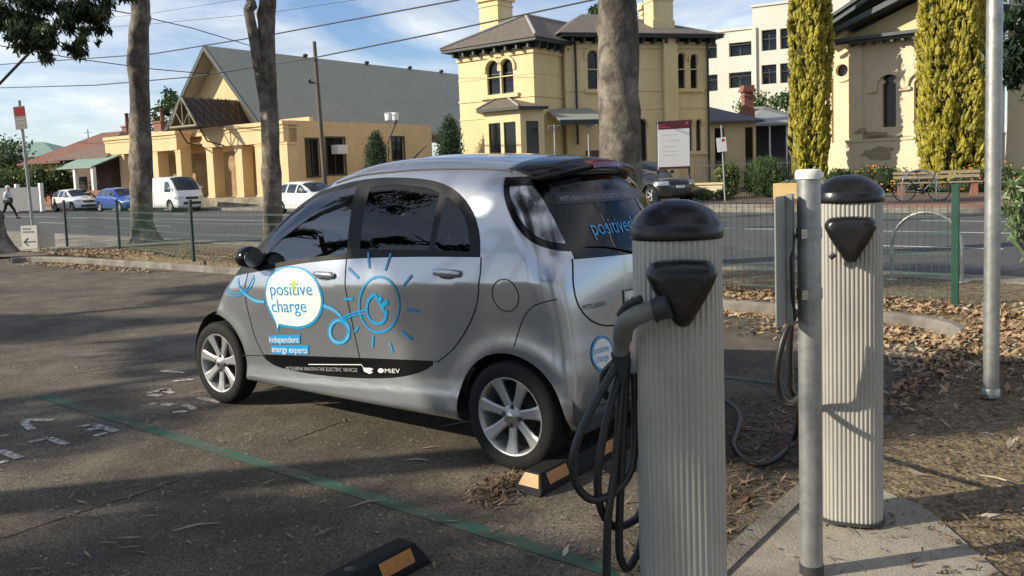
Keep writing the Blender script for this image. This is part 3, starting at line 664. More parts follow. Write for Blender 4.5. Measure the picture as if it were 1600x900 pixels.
    for sd in (1, -1):
        d1 = part_from(sh, V, pick('front_door', sd), 'front_door', M_SILVER, root); d2 = part_from(sh, V, pick('rear_door', sd), 'rear_door', M_SILVER, root)
        part_from(sh, V, pick('frame', sd), 'window_frame', M_FRAME, root)
        part_from(sh, V, pick('pane', sd), 'front_window', M_GLASSF, d1); part_from(sh, V, pick('rear_pane', sd), 'rear_window', M_GLASSR, d2); part_from(sh, V, pick('quarter', sd), 'quarter_window', M_GLASSR, d2)
        part_from(sh, V, pick('strip', sd), 'sill_strip', M_GLOSSB, root)
        ts = part_from(sh, V, pick('tail_surround', sd), 'tail_light', M_GLOSSB, root); part_from(sh, V, pick('lens', sd), 'lens', M_LENS, ts, off=.003)
        part_from(sh, V, pick('headlight', sd), 'headlight', M_LENS, root)
        # door gaps, handles, fuel flap
        g = [ribbon(catmull([(1.185, 1.06), (1.165, .85), (1.14, .63), (1.11, .475)], 6), .007), ribbon(catmull([(2.14, .93), (2.165, .74), (2.12, .52), (2.03, .385)], 6), .007),
             ribbon(catmull([(.15, 1.10), (.145, 1.0), (.175, .86), (.26, .72), (.37, .60), (.49, .515)], 6), .007)]
        g.append(ribbon([(2.42, .355), (2.10, .385), (2.03, .39)], .006))
        for q_ in g: decal(sh, 'door_gap', [q_], M_GAP, root, sd, .0018)
        if sd == 1:
            decal(sh, 'fuel_flap_gap', [ribbon([(-.015 + .082 * math.cos(a), .915 + .082 * math.sin(a)) for a in np.linspace(0, 2 * math.pi, 40)[:-1]], .005, True)], M_GAP, root, sd, .0018)
        decal(sh, 'bumper_gap', [ribbon(catmull([(-.29, .905), (-.19, .875), (-.125, .82), (-.08, .74), (-.05, .655)], 6), .005)], M_GAP, root, sd, .0018)
        for (a, bz, dd) in ((1.36, .957, d1), (.37, 1.012, d2)):
            mb = MB(); rings = []
            for dx, sc in ((-.095, .35), (-.085, .85), (-.05, 1), (.05, 1), (.085, .85), (.095, .35)):
                P = sh.side_y(np.array([a + dx]), np.array([bz]), 1, 0)[0]; ring = []
                for k in range(10):
                    t = 2 * math.pi * k / 10; ring.append((P[0], (P[1] + .012 + .016 * sc * math.sin(t)) * sd, P[2] + .022 * sc * math.cos(t)))
                rings.append(ring)
            mb.rings(rings); mb.build('handle', M_SILVER, dd)
            decal(sh, 'handle_recess', [fillpoly([(a + .06 * math.cos(t), bz - .018 + .016 * math.sin(t)) for t in np.linspace(0, 2 * math.pi, 20)[:-1]])], M_DKSTEEL, dd, sd, .002)
        # mirror
        mb = MB(); rings = []
        for t, w_, hh in ((-.065, .035, .030), (-.05, .065, .055), (-.015, .083, .073), (.03, .085, .074), (.055, .075, .066), (.06, .055, .045)):
            rings.append([(2.03 - t, (.785 + w_ * math.cos(a)) * sd, 1.045 + hh * math.sin(a) * (1 if math.sin(a) > 0 else .9)) for a in np.linspace(0, 2 * math.pi, 17)[:-1]])
        mb.rings(rings); mr = mb.build('wing_mirror', M_GLOSSB, root)
        mb = MB(); mb.rings([[(2.028, (.785 + .07 * math.cos(a)) * sd, 1.045 + .058 * math.sin(a)) for a in np.linspace(0, 2 * math.pi, 17)[:-1]], [(1.966, (.785 + .07 * math.cos(a)) * sd, 1.045 + .058 * math.sin(a)) for a in np.linspace(0, 2 * math.pi, 17)[:-1]]], smooth=False); mb.build('mirror_glass', M_CHROME, mr)
        mb = MB(); mb.tube([(2.06, .64 * sd, .965), (2.06, .70 * sd, .985), (2.03, .76 * sd, 1.0)], [.035, .03, .025], 8); mb.build('mirror_arm', M_BLACKM, mr)
    # tailgate gap and rear lettering
    decal(sh, 'tailgate_gap', [ribbon(tgp, .008)], M_GAP, tgo, 1, .002, 'rear')
    decal(sh, 'bumper_lip', [ribbon(catmull([(-.62, .345), (-.3, .335), (0, .332), (.3, .335), (.62, .345)], 5), .010)], M_CHROME, root, 1, .003, 'rear')
    decal(sh, 'diffuser', [fillpoly([(-.45, .22), (.45, .22), (.40, .30), (-.40, .30)])], M_BLACKM, root, 1, .003, 'rear')
    decal(sh, 'number_plate', [fillpoly([(-.19, .74), (.215, .74), (.215, .895), (-.19, .895)])], M_PLATE, tgo, 1, .008, 'rear')
    decal(sh, 'plate_border', [ribbon([(-.185, .745), (.21, .745), (.21, .89), (-.185, .89)], .008, True)], M_INK, tgo, 1, .0095, 'rear')
    decal(sh, 'plate_letters', [lettering('1C', (.195, .77), .12, -1, .62)], M_INK, tgo, 1, .0095, 'rear')
    decal(sh, 'maker_badge', [lettering('MITSUBISHI', (.54, .835), .036, -1, .95, 0)], M_DKSTEEL, tgo, 1, .004, 'rear')
    decal(sh, 'window_slogan', [fillpoly([(-.47, 1.355), (.47, 1.355), (.445, 1.415), (-.445, 1.415)])], mat('dark_tint_band', (.02, .02, .022), .3), rgl, 1, .003, 'rear')
    decal(sh, 'slogan_letters', [lettering('MITSUBISHI INNOVATIVE ELECTRIC VEHICLE', (.43, 1.37), .036, -1, .80), lettering('i MiEV', (-.26, 1.37), .04, -1, .9)], M_LETGREY, rgl, 1, .0045, 'rear')
    decal(sh, 'window_letters', [lettering('positivecharge', (.34, 1.19), .115, -1, .85)], M_BLUE, rgl, 1, .004, 'rear')
    # rear wiper
    wp = sh.rear_x(np.array([.0, .12, .30, .42]), np.array([1.06, 1.09, 1.13, 1.14]), .012); mb = MB(); mb.tube([tuple(p) for p in wp], [.007, .005, .004, .003], 6); mb.build('rear_wiper', M_BLACKM, rgl)
    # bumper sticker
    bc = [(.43 + .085 * math.cos(t), .60 + .085 * math.sin(t)) for t in np.linspace(0, 2 * math.pi, 30)[:-1]]
    decal(sh, 'round_sticker', [fillpoly([(.43 + (a - .43) * .9, .60 + (b - .60) * .9) for a, b in bc])], M_VWHITE, root, 1, .004, 'rear', .02)
    decal(sh, 'sticker_ring', [ribbon(bc, .012, True)], M_BLUE, root, 1, .005, 'rear', .02)
    decal(sh, 'sticker_letters', [lettering('positive', (.497, .607), .05, -1, .78), lettering('charge', (.49, .563), .05, -1, .78)], M_BLUE, root, 1, .0055, 'rear', .02)
    # spoiler with the high brake lamp: a lip that carries the roof line on over the rear window
    ys = np.linspace(-.47, .47, 25); xa = .10 + 0 * ys; P = sh.ontosurf(np.stack([xa, ys, sh.T(xa) - .085 * (ys / .6) ** 2], -1), 8); zs_ = P[:, 2]
    rings = []; ringb = []
    for y, z_ in zip(ys, zs_):
        e = .36 * y * y; q = 1 - .5 * max(0, (abs(y) - .36) / .11) ** 2
        rings.append([(.16 + e * .3, y, z_ - .004), (.08 + e * .5, y, z_ + .006), (-.08 + e, y, z_ - .016), (-.195 * q + e, y, z_ - .046), (-.202 * q + e, y, z_ - .066), (-.14 * q + e, y, z_ - .098), (.0 + e * .8, y, z_ - .10)])
        if abs(y) < .16: ringb.append([(-.15 + e, y, z_ - .030), (-.199 + e, y, z_ - .042), (-.2075 + e, y, z_ - .070), (-.17 + e, y, z_ - .086)])
    mb = MB(); mb.rings(rings, smooth=True); sp = mb.build('roof_spoiler', M_GLOSSB, root)
    mb = MB(); mb.rings(ringb, smooth=False); mb.build('brake_light', M_REDL, sp)
    # roof bits: aerial, roof seams
    mb = MB(); mb.tube([(1.30, .0, 1.635), (1.20, .0, 1.70), (1.16, 0, 1.72)], [.010, .005, .003], 6); mb.build('aerial', M_BLACKM, root)
    for sd in (1, -1):
        xs = np.linspace(.10, 1.52, 30); yy = .50 - .05 * np.maximum(0, xs - 1.0); P = np.stack([xs, yy * sd, sh.T(xs) - sh.C(xs) * (yy / .6) ** 2], -1); P = sh.ontosurf(P, 6) + unit(sh.grad(P)) * .002
        mb = MB(); mb.tube([tuple(p) for p in P], .006, 6); mb.build('roof_seam', M_BLACKM, root)
    # plain graphics on the left side: speech bubble, sun with plug, cable
    Z = lambda a, b: tuple(side_pick(a, b))
    S5 = lambda pts: [Z(380 + a / 4.287, 390 + b / 4.287) for a, b in pts]
    ob = S5(catmull([(145, 290), (160, 205), (205, 148), (270, 116), (345, 112), (410, 128), (470, 172), (512, 240), (536, 320), (534, 395), (505, 462), (455, 508), (385, 530), (310, 524), (244, 512)], 4) + [(236, 556), (222, 500)] + catmull([(222, 500), (190, 440), (158, 370), (145, 290)], 4)[1:-1])
    ib = S5(catmull([(157, 290), (172, 212), (212, 162), (272, 130), (345, 126), (405, 141), (460, 183), (500, 246), (523, 322), (520, 388), (493, 450), (446, 492), (380, 512), (312, 507), (240, 494)], 4) + [(233, 530), (226, 490)] + catmull([(226, 490), (200, 432), (169, 364), (157, 290)], 4)[1:-1])
    decal(sh, 'bubble_outline', [fillpoly(ob)], M_BLUE, root, 1, .0035); decal(sh, 'speech_bubble', [fillpoly(ib)], M_VWHITE, root, 1, .005)
    def line_text(txt, p0, p1, hgt, m, nm):
        a, b = S5([p0, p1]); v, f, w = text_mesh(txt, 1.0); L_ = (a[0] - b[0]); cond = L_ / (w * hgt); sl = (b[1] - a[1]) / L_
        return decal(sh, nm, [lettering(txt, a, hgt, -1, cond, sl)], m, root, 1, .0065, 'side', .02)
    line_text('positive', (190, 305), (470, 305), .118, M_BLUE, 'bubble_letters'); line_text('charge', (200, 418), (430, 418), .118, M_BLUE, 'bubble_letters')
    a = S5([(343, 205), (343, 268), (325, 236), (361, 232)]); decal(sh, 'bubble_cross', [ribbon(a[:2], .022), ribbon(a[2:], .018)], M_LIME, root, 1, .0075)
    decal(sh, 'slogan_panel', [fillpoly(S5([(178, 575), (384, 568), (384, 628), (186, 632)])), fillpoly(S5([(192, 640), (440, 640), (440, 702), (200, 698)]))], M_BLUE, root, 1, .0038)
    line_text('Independent', (182, 620), (380, 622), .058, M_VWHITE, 'slogan_letters'); line_text('energy experts', (198, 684), (436, 694), .058, M_VWHITE, 'slogan_letters')
    el = [(912 + 134 * math.cos(t), 368 + 186 * math.sin(t)) for t in np.linspace(0, 2 * math.pi, 48)[:-1]]
    g = [ribbon(S5(el), .014, True)]
    for p, q in (((840, 20), (848, 125)), ((992, 25), (955, 140)), ((708, 125), (775, 192)), ((1132, 172), (1075, 245)), ((675, 330), (740, 330)), ((1100, 402), (1178, 415)), ((775, 515), (748, 550)), ((873, 575), (868, 655)), ((985, 625), (1005, 690)), ((1060, 545), (1135, 605))): g.append(ribbon(S5([p, q]), .015))
    plug = [(885, 295), (850, 325), (832, 370), (832, 420), (850, 465), (885, 490), (925, 492), (950, 470), (962, 440)]
    g += [ribbon(S5(catmull(plug, 4)), .018), ribbon(S5([(882, 292), (962, 445)]), .022)]
    for p, q in (((905, 345), (930, 320)), ((930, 380), (972, 345)), ((945, 425), (968, 412))): g.append(ribbon(S5([p, q]), .026))
    cg = []
    for o1 in (-9, 9):
        cg.append(ribbon(S5(catmull([(540, 375 + o1), (600, 400 + o1), (650, 440 + o1), (690, 500 + o1 * .3), (712, 560), (716, 600)], 5)), .009)); cg.append(ribbon(S5(catmull([(832, 415 + o1), (760, 425 + o1), (700, 448 + o1), (640, 478 + o1)], 4)), .009))
        cg.append(ribbon(S5([(645 + (64 + o1) * math.cos(t), 548 + (76 + o1) * math.sin(t)) for t in np.linspace(0, 2 * math.pi, 30)[:-1]]), .010, True))
        cg.append(ribbon(S5(catmull([(145, 350 + o1), (80, 340 + o1), (25, 305 + o1), (-20, 260 + o1), (-40, 200 + o1)], 5)), .008)); cg.append(ribbon(S5(catmull([(70, 172), (62 + o1, 215), (30 + o1, 265), (-30, 300 + o1), (-100, 290 + o1), (-160, 262 + o1)], 5)), .008))
    decal(sh, 'plug_graphic', g, M_BLUE, root, 1, .0042, 'side', .025); [decal(sh, 'cable_graphic', [q_], M_BLUE, root, 1, .004, 'side', .025) for q_ in cg]
    decal(sh, 'light_strokes', [ribbon(S5(catmull([(540, 375), (600, 400), (650, 440), (690, 500), (712, 560)], 5)), .012), ribbon(S5(catmull([(145, 350), (80, 340), (25, 305), (-20, 260)], 5)), .012), ribbon(S5([(645 + 64 * math.cos(t), 548 + 76 * math.sin(t)) for t in np.linspace(0, 2 * math.pi, 30)[:-1]]), .014, True)], M_LBLUE, root, 1, .0032, 'side', .025)
    line_text('MITSUBISHI INNOVATIVE ELECTRIC VEHICLE', (292, 806), (770, 818), .033, M_LETGREY, 'sill_letters'); line_text('MiEV', (955, 824), (1055, 826), .036, M_VWHITE, 'sill_letters')
    decal(sh, 'sill_mark', [fillpoly(S5([(925 + 20 * math.cos(t), 810 + 16 * math.sin(t)) for t in np.linspace(0, 2 * math.pi, 20)[:-1]])), ribbon(S5([(440, 768), (795, 770), (810, 790)]), .005), fillpoly(S5([(805, 790), (860, 792), (875, 800), (858, 812), (872, 822), (850, 832), (812, 815)]))], M_VWHITE, root, 1, .004, 'side', .02)
    # interior and underside
    mb = MB(); mb.bb(-.25, 2.6, -.60, .60, .22, .30); mb.build('floor_pan', M_BLACKM, root)
    for wx in (-.02, 2.55):
        mb = MB()
        for sd in (1, -1): mb.lathe([(.43, .36 * sd), (.43, .69 * sd)], 24, (wx, 0, .30), axis='Y', cap=(sd > 0, sd < 0)) if False else mb.rings([[(wx + .355 * math.cos(t), y * sd, max(.21, .29 + .355 * math.sin(t))) for t in np.linspace(-.2, math.pi + .2, 20)] for y in (.40, .66)], (True, False), True, False)
        mb.build('wheel_housing', M_BLACKM, root)
    for sx, sy in ((1.35, .33), (1.35, -.33), (.45, .33), (.45, -.33)):
        mb = MB(); mb.box((sx + .12, sy, .55), (.50, .46, .18)); mb.box((sx - .17, sy, .86), (.14, .44, .62), M=Matrix.Translation((sx - .17, sy, .6)) @ Matrix.Rotation(R(-12), 4, 'Y') @ Matrix.Translation((-(sx - .17), -sy, -.6))); mb.box((sx - .27, sy, 1.27), (.09, .25, .17)); mb.build('seat', M_SEAT, root, bevel=.04)
    mb = MB(); mb.prism([(1.98, .55), (2.02, .88), (2.15, .93), (2.42, .86), (2.48, .55)], -.53, .53); mb.build('dashboard', M_DASH, root, bevel=.02)
    c0 = Vector((1.86, -.34, .98)); ax = Vector((-.90, 0, .42)).normalized(); e1 = Vector((0, 1, 0)); e2 = ax.cross(e1)
    mb = MB(); mb.tube([c0 + (e1 * math.cos(t) + e2 * math.sin(t)) * .185 for t in np.linspace(0, 2 * math.pi, 29)], .014, 7, False); mb.tube([c0 - e1 * .18, c0 - ax * .03, c0 + e1 * .18], .016, 6); mb.tube([c0 - ax * .03, c0 - ax * .28], .03, 8); mb.build('steering_wheel', M_BLACKM, root)
    for lx, rw in ((0, .172), (2.55, .15)):
        for sd in (1, -1): wheel(root, (lx, (.635 if lx == 0 else .64) * sd, .285), sd, .285, rw)
    return root
# picking points on the car's side from the photograph (world -> car frame is a plain rotation and shift)
EV_O = UC * 2.66 + NC * 4.085
def side_pick(a, b):
    y = .72; r = ray(a, b)
    for _ in range(5):
        p0 = EV_O - NC * y; k = (p0 - EYE).dot(NC) / r.dot(NC); P = EYE + r * k; d = P - EV_O; x, z = d.dot(UC), P.z
        y = float(EV.width(np.float64(x), np.float64(z))) if .2 < z < 1.3 and -.4 < x < 2.8 else .72
    return x, z
ev = make_ev(); ev.location = EV_O; ev.rotation_euler = (0, 0, math.atan2(UC.y, UC.x))
# ------------------------------------------------------------------ chargers, posts, wheel stops, fence, signs near the camera
def superring(a, b, z, n, p=2.6, fl=0.0, nf=64):
    r = []
    for k in range(n):
        t = 2 * math.pi * k / n; c, s = math.cos(t), math.sin(t); e = 2 / p
        q = 1 - fl * (0.5 + 0.5 * math.cos(nf * t)) ** 2
        r.append((a * q * math.copysign(abs(c) ** e, c), b * q * math.copysign(abs(s) ** e, s), z))
    return r
def fluted(a, b, z, p, nf, amp):
    base = superring(a, b, 0, 2000, p); P = np.array(base)[:, :2]; Pc = np.vstack([P, P[:1]]); d = np.r_[0, np.cumsum(np.linalg.norm(np.diff(Pc, axis=0), axis=1))]; n = nf * 8
    t = np.linspace(0, d[-1], n + 1)[:-1]; X_ = np.interp(t, d, Pc[:, 0]); Y_ = np.interp(t, d, Pc[:, 1]); r = np.hypot(X_, Y_); ph = np.arange(n) % 8
    q = 1 - amp * np.array([0, 0, .15, .75, 1, 1, .75, .15])[ph] / r
    return [(x * k, y * k, z) for x, y, k in zip(X_, Y_, q)]
def make_charger():
    root = empty('charging_post')
    mb = MB()
    mb.rings([fluted(.121, .115, z, 2.9, 50, .0044) for z in (0, .5, 1.0, 1.262)], (False, True), False); mb.build('post_body', M_ALU, root)
    mb = MB(); mb.rings([superring(.128, .122, z, 48, 2.9) for z in (0, .012)], (False, True), False); mb.build('base_flange', M_DKSTEEL, root)
    mb = MB(); prof = [(.97, 1.255), (1.045, 1.255), (1.055, 1.262), (1.05, 1.294), (1.01, 1.300), (.93, 1.315), (.78, 1.333), (.56, 1.349), (.3, 1.359), (.1, 1.361), (.02, 1.361)]
    mb.rings([superring(.121 * q, .115 * q, z, 64, 2.45) for q, z in prof]); mb.build('cap', M_BLACKP, root)
    # socket cover: rounded triangle pointing down, thick with a flat face
    base = []
    P3 = [(-.098, .078), (.098, .078), (0, -.104)]; rad = .034
    for i, (cx, cz) in enumerate(P3):
        ctr = (cx * (1 - rad / .12), cz * (1 - rad / .12)); a0 = {0: 90, 1: -30, 2: -150}[i]
        for k in range(9): a = R(a0 + 120 - 120 * k / 8); base.append((ctr[0] + rad * math.cos(a), ctr[1] + rad * math.sin(a)))
    full = []
    for i in range(len(base)):
        a, b = base[i], base[(i + 1) % len(base)]
        for k in range(4):
            t = k / 4; x, z = a[0] + (b[0] - a[0]) * t, a[1] + (b[1] - a[1]) * t; full.append((x, z))
    def tri(sc, y): return [(x * .84 * sc * (1 + .14 * math.exp(-((z + .02) / .07) ** 2)), y, z * .86 * sc * (1 + .05 * math.exp(-(x / .05) ** 2)) + 1.128) for x, z in full]
    mb = MB(); mb.rings([tri(.92, -.09), tri(.97, -.112), tri(1.0, -.140), tri(.98, -.158), tri(.90, -.174), tri(.78, -.182), tri(.5, -.184)]); sc_ = mb.build('socket_cover', M_BLACKP, root)
    mb = MB(); mb.tube([(-.055, -.150, 1.066), (-.072, -.155, 1.052)], .010, 8); mb.build('cover_latch', M_BLACKM, sc_)
    return root
b1 = Vector((.455, 2.37, PV - .022)); b2 = Vector((1.318, 3.34, PV + .012))
ch1 = make_charger(); ch1.location = b1; ch1.rotation_euler = (0, 0, R(-6))
tag(ch1, 'fluted grey charging post with a connector plugged into its triangular socket', 'charging post', 'charging posts at the kerb')
ch2 = copy_tree(ch1); ch2.location = b2; ch2.rotation_euler = (0, 0, R(-20))
tag(ch2, 'fluted grey charging post behind the sign pole, its black socket cover closed', 'charging post', 'charging posts at the kerb')
def pxs(pts, Y): return [atY(a, b, Y if not isinstance(Y, (list, tuple)) else Y[i]) for i, (a, b) in enumerate(pts)]
# connector held in the first charger's socket, with its coiled cable
con = empty('charging_connector', atY(968, 556, 2.32)); tag(con, 'grey angled charging connector plugged into the nearer charging post, cable hanging in loops', 'connector'); co = con.location.copy()
def rel(pts, o): return [p - o for p in pts]
mb = MB(); hp = catmull([atY(1032, 482, 2.20), atY(1000, 490, 2.21), atY(978, 506, 2.24), atY(972, 530, 2.29), atY(970, 560, 2.32)], 5); mb.tube(rel([Vector(p) for p in hp], co), [.024] * 4 + [.0275] * 6 + [.0265] * 6 + [.022] * (len(hp) - 16), 14); mb.build('handle', M_GREYP, con)
mb = MB(); mb.tube(rel([atY(1046, 478, 2.19), atY(1024, 484, 2.205)], co), .031, 14); mb.build('collar', M_BLACKM, con)
mb = MB(); mb.tube(rel([atY(1002, 466, 2.20), atY(980, 476, 2.22), atY(968, 492, 2.25)], co), .010, 8); mb.build('release_button', M_BLACKM, con)
mb = MB(); mb.tube(rel([atY(970, 552, 2.315), atY(972, 590, 2.33)], co), [.028, .018], 10); mb.build('strain_relief', M_BLACKM, con)
Z5 = lambda a, b: (860 + a / 2.648, 560 + b / 2.648)
def cable(name, pts, Y, r, parent, o):
    P = catmull([tuple(p) for p in pxs(pts, Y)], 6); mb = MB(); mb.tube(rel([Vector(p) for p in P], o), r, 9); return mb.build(name, M_CABLE, parent)
cable('cable', [Z5(*p) for p in ((290, -10), (265, 40), (160, 230), (97, 390), (103, 510), (160, 580), (235, 572), (300, 520), (342, 430), (352, 250), (348, 60))], [2.33, 2.32, 2.28, 2.26, 2.27, 2.29, 2.31, 2.33, 2.35, 2.36, 2.35], .0115, con, co)
cable('cable', [Z5(*p) for p in ((300, -10), (285, 60), (225, 290), (196, 500), (212, 630), (265, 695), (330, 680), (372, 640), (392, 560))], [2.34, 2.335, 2.31, 2.30, 2.32, 2.35, 2.40, 2.46, 2.52], .0115, con, co)
cable('cable', [Z5(*p) for p in ((310, -10), (300, 70), (268, 440), (240, 650), (232, 900), (230, 1200), (300, 1500))], [2.35, 2.345, 2.32, 2.30, 2.30, 2.30, 2.36], .0115, con, co)
cable('cable', [Z5(*p) for p in ((318, 0), (312, 90), (292, 500), (284, 770), (298, 845), (322, 868), (362, 800), (390, 700))], [2.36, 2.35, 2.33, 2.33, 2.35, 2.38, 2.45, 2.54], .0115, con, co)
cable('cable', [Z5(*p) for p in ((262, 20), (225, 60), (218, 120), (240, 160), (280, 120), (300, 40))], [2.38, 2.40, 2.41, 2.41, 2.40, 2.37], .0115, con, co)
# second cable, hanging off the bracket behind the sign pole and lying on the ground
Z6 = lambda a, b: (1100 + a / 3.75, 400 + b / 3.75)
lo_ = atY(*Z6(545, 320), 3.1); loose = empty('loose_cable', lo_); tag(loose, 'black charging cable looped behind the galvanised sign pole and trailing on the ground', 'cable')
cable('cable_loop', [Z6(*p) for p in ((545, 320), (500, 400), (455, 520), (428, 680), (438, 790), (470, 850), (510, 856), (548, 820))], [3.10, 3.08, 3.06, 3.06, 3.08, 3.12, 3.18, 3.26], .0125, loose, lo_)
g_ = lambda a, b: gnd(a, b, .03)
mb = MB(); P = [atY(*Z6(515, 330), 3.14), atY(*Z6(500, 560), 3.15), atY(*Z6(508, 760), 3.2), atY(1246, 640, 3.5), g_(1243, 682), g_(1215, 715), g_(1186, 726), g_(1160, 716), g_(1146, 694), g_(1154, 668), g_(1156, 648), g_(1142, 632), g_(1120, 622), g_(1070, 612)]
P = catmull([tuple(p) for p in P], 6); mb.tube(rel([Vector(p) for p in P], lo_), .013, 9); mb.build('cable', M_CABLE, loose)
# sign pole with the clamped plate
pp = gnd(1268, 895, PV); pole = empty('sign_pole', pp); tag(pole, 'galvanised pole with a capped top and a plate clamped to it, before the second charger', 'sign pole')
mb = MB(); mb.lathe([(.0385, 0), (.0385, 1.385)], 28, cap=(True, False)); mb.build('pole_shaft', M_GALV, pole)
mb = MB(); mb.lathe([(.044, 1.372), (.0445, 1.385), (.043, 1.398), (.038, 1.404), (.01, 1.405)], 28); mb.build('pole_cap', M_SIGNW, pole)
mb = MB(); mb.lathe([(.041, 0), (.041, .035)], 24); mb.build('base_sleeve', M_DKSTEEL, pole)
pa, pb = Vector((-.105, -.150, 0)), Vector((.012, .030, 0)); dv = (pb - pa).normalized(); nv = Vector((-dv.y, dv.x, 0))
mb = MB(); w_ = (pb - pa).length; T = Matrix.Translation((pa + pb) / 2 + Vector((-.01, 0, 1.105)) + nv * .045) @ Matrix.Rotation(math.atan2(dv.y, dv.x), 4, 'Z')
mb.box((0, 0, 0), (w_, .006, .43), M=T); pl = mb.build('sign_plate', mat('plate_back', (.33, .325, .30), .5, .45, var=.1, vscale=6), pole, bevel=.002)
mb = MB(); mb.box((.02, -.014, 0), (.03, .02, .44), M=T); mb.build('stiffener', M_GALV, pl)
for zz in (1.190, .985):
    mb = MB(); mb.lathe([(.0395, zz - .018), (.0425, zz - .018), (.0425, zz + .018), (.0395, zz + .018)], 28, cap=(False, False), smooth=False); cl = mb.build('clamp', M_GALV, pole)
    mb = MB(); mb.box((-.030, -.036, zz), (.020, .016, .032)); mb.lathe([(.007, -.052), (.007, -.042)], 6, (-.030, 0, zz), axis='Y'); mb.build('bolt', M_CHROME, cl)
mb = MB(); mb.tube([Vector((-.06, -.03, 1.19)), Vector((-.075, -.045, 1.10)), Vector((-.072, -.045, .98)), Vector((-.062, -.035, .90))], .006, 6); mb.build('lead', M_CABLE, pole)
# tall pole at the right
p2 = gnd(1548, 620, PV); tp = empty('tall_pole', p2); tag(tp, 'tall plain galvanised pole standing in the bare soil beside the path', 'pole')
mb = MB(); mb.lathe([(.043, 0), (.043, 5.2)], 28); mb.build('pole_shaft', M_GALV, tp)
mb = MB(); mb.lathe([(.050, 0), (.049, .05), (.045, .055)], 24); mb.build('base_sleeve', M_GALV, tp)
# wheel stops
def wheel_stop(c, ln, label):
    root = empty('wheel_stop', c, math.atan2(NC.y, NC.x)); tag(root, label, 'wheel stop', 'rubber wheel stops')
    prof = [(-.080, 0), (-.080, .026), (-.045, .096), (.045, .096), (.080, .026), (.080, 0)]; e = .055
    mb = MB(); mb.rings([[(x, y, z) for y, z in prof] if abs(x) < ln / 2 - .02 else [(x + math.copysign(e, x) * (1 - z / .096), y, z) for y, z in prof] for x in (-ln / 2, -ln / 2 + .3, ln / 2 - .3, ln / 2)], smooth=False)
    mb.build('stop_body', M_RUBBER, root, bevel=.005)
    for sy in (-1, 1):
        for k in range(4):
            x = -ln / 2 + .12 + k * (ln - .24) / 3; q = []
            for dx in (-.085, .085):
                for (y, z) in ((-.0765 * sy, .037), (-.0515 * sy, .087)): q.append((x + dx, y - .0016 * sy, z + .0012))
            mb = MB(); mb.add(q, [(0, 2, 3, 1)]); ob_ = mb.build('reflector', M_ORANGE, root)
    for sx in (-1, 1):
        q = [(sx * (ln / 2 + e * (1 - z / .096) + .002), y, z + .001) for y, z in ((-.060, .034), (.060, .034), (.040, .088), (-.040, .088))]; mb = MB(); mb.add(q, [(0, 1, 2, 3)]); mb.build('reflector', M_ORANGE, root)
    for x in (-ln / 2 + .3, 0, ln / 2 - .3):
        mb = MB(); mb.lathe([(.02, .0962), (.014, .0968), (.0, .0965)], 12, (x, 0, 0)); mb.build('bolt_cap', M_BLACKM, root)
wheel_stop(cp(2.405, 4.07), 1.72, 'black rubber wheel stop with amber patches against the silver car rear tyre')
wheel_stop(cp(2.375, 1.45), 1.75, 'black rubber wheel stop with amber patches lying in the empty bay')

# ---- green wire fence along the street ------------------------------
fence = empty('wire_fence', rd(-2.6, 8.95, PV)); tag(fence, 'green wire mesh fence with looped top and posts between car park and street', 'fence'); fo = fence.location
f_end = gnd(1492, 478, PV); fA, fB = Vector((f_end.x, f_end.y, PV)), gnd(105, 385, PV)
f2 = gnd(303, 408, PV); f3 = gnd(187, 390, PV)
line = [fA, f2, f3, fB]
def along(line, step):
    o = []; rest = 0.0
    for a, b in zip(line, line[1:]):
        d = b - a; l_ = d.length; t = rest
        while t < l_: o.append((a + d * (t / l_), d.normalized())); t += step
        rest = t - l_
    return o
posts = [fA] + [fA.lerp(f2, k) for k in (.25, .45, .65)] + [f2, f3, fB]
for k, p in enumerate(posts):
    d = (f2 - fA).normalized(); mb = MB(); big = k == 0
    mb.box((0, 0, .56), (.065 if big else .05, .05, 1.20 if big else 1.14), math.atan2(d.y, d.x)); mb.box((0, 0, 1.163 if big else 1.133), (.07 if big else .055, .055, .008), math.atan2(d.y, d.x)); po = mb.build('fence_post', M_FENCE if big else M_FENCED, fence, bevel=.004); po.location = p - fo
mb = MB(); pts = along(line, .068)
vert = []
for i in range(0, len(pts) - 1):
    a, d = pts[i]; b = pts[i + 1][0]; A = a - fo; B = b - fo; up = Vector((0, 0, 1))
    if i % 2 == 0:
        top = 1.03; m_ = (A + B) / 2; r_ = (B - A).length / 2
        P = [A + up * .03, A + up * (top - r_)] + [m_ - (B - A) / 2 * math.cos(t) + up * (top - r_ + r_ * 1.3 * math.sin(t)) for t in (.6, 1.2, 1.94, 2.54)] + [B + up * (top - r_), B + up * .03]
        mb.tube(P, .0030, 4, False, False)
for zz in (.10, .30, .50, .70, .86):
    for zo in (-.008, .008):
        for a, b in zip(line, line[1:]): mb.tube([a - fo + Vector((0, .004, zz + zo)), b - fo + Vector((0, .004, zz + zo))], .0036, 4, False, False)
mb.build('wire_mesh', M_MESH, fence, recalc=False)
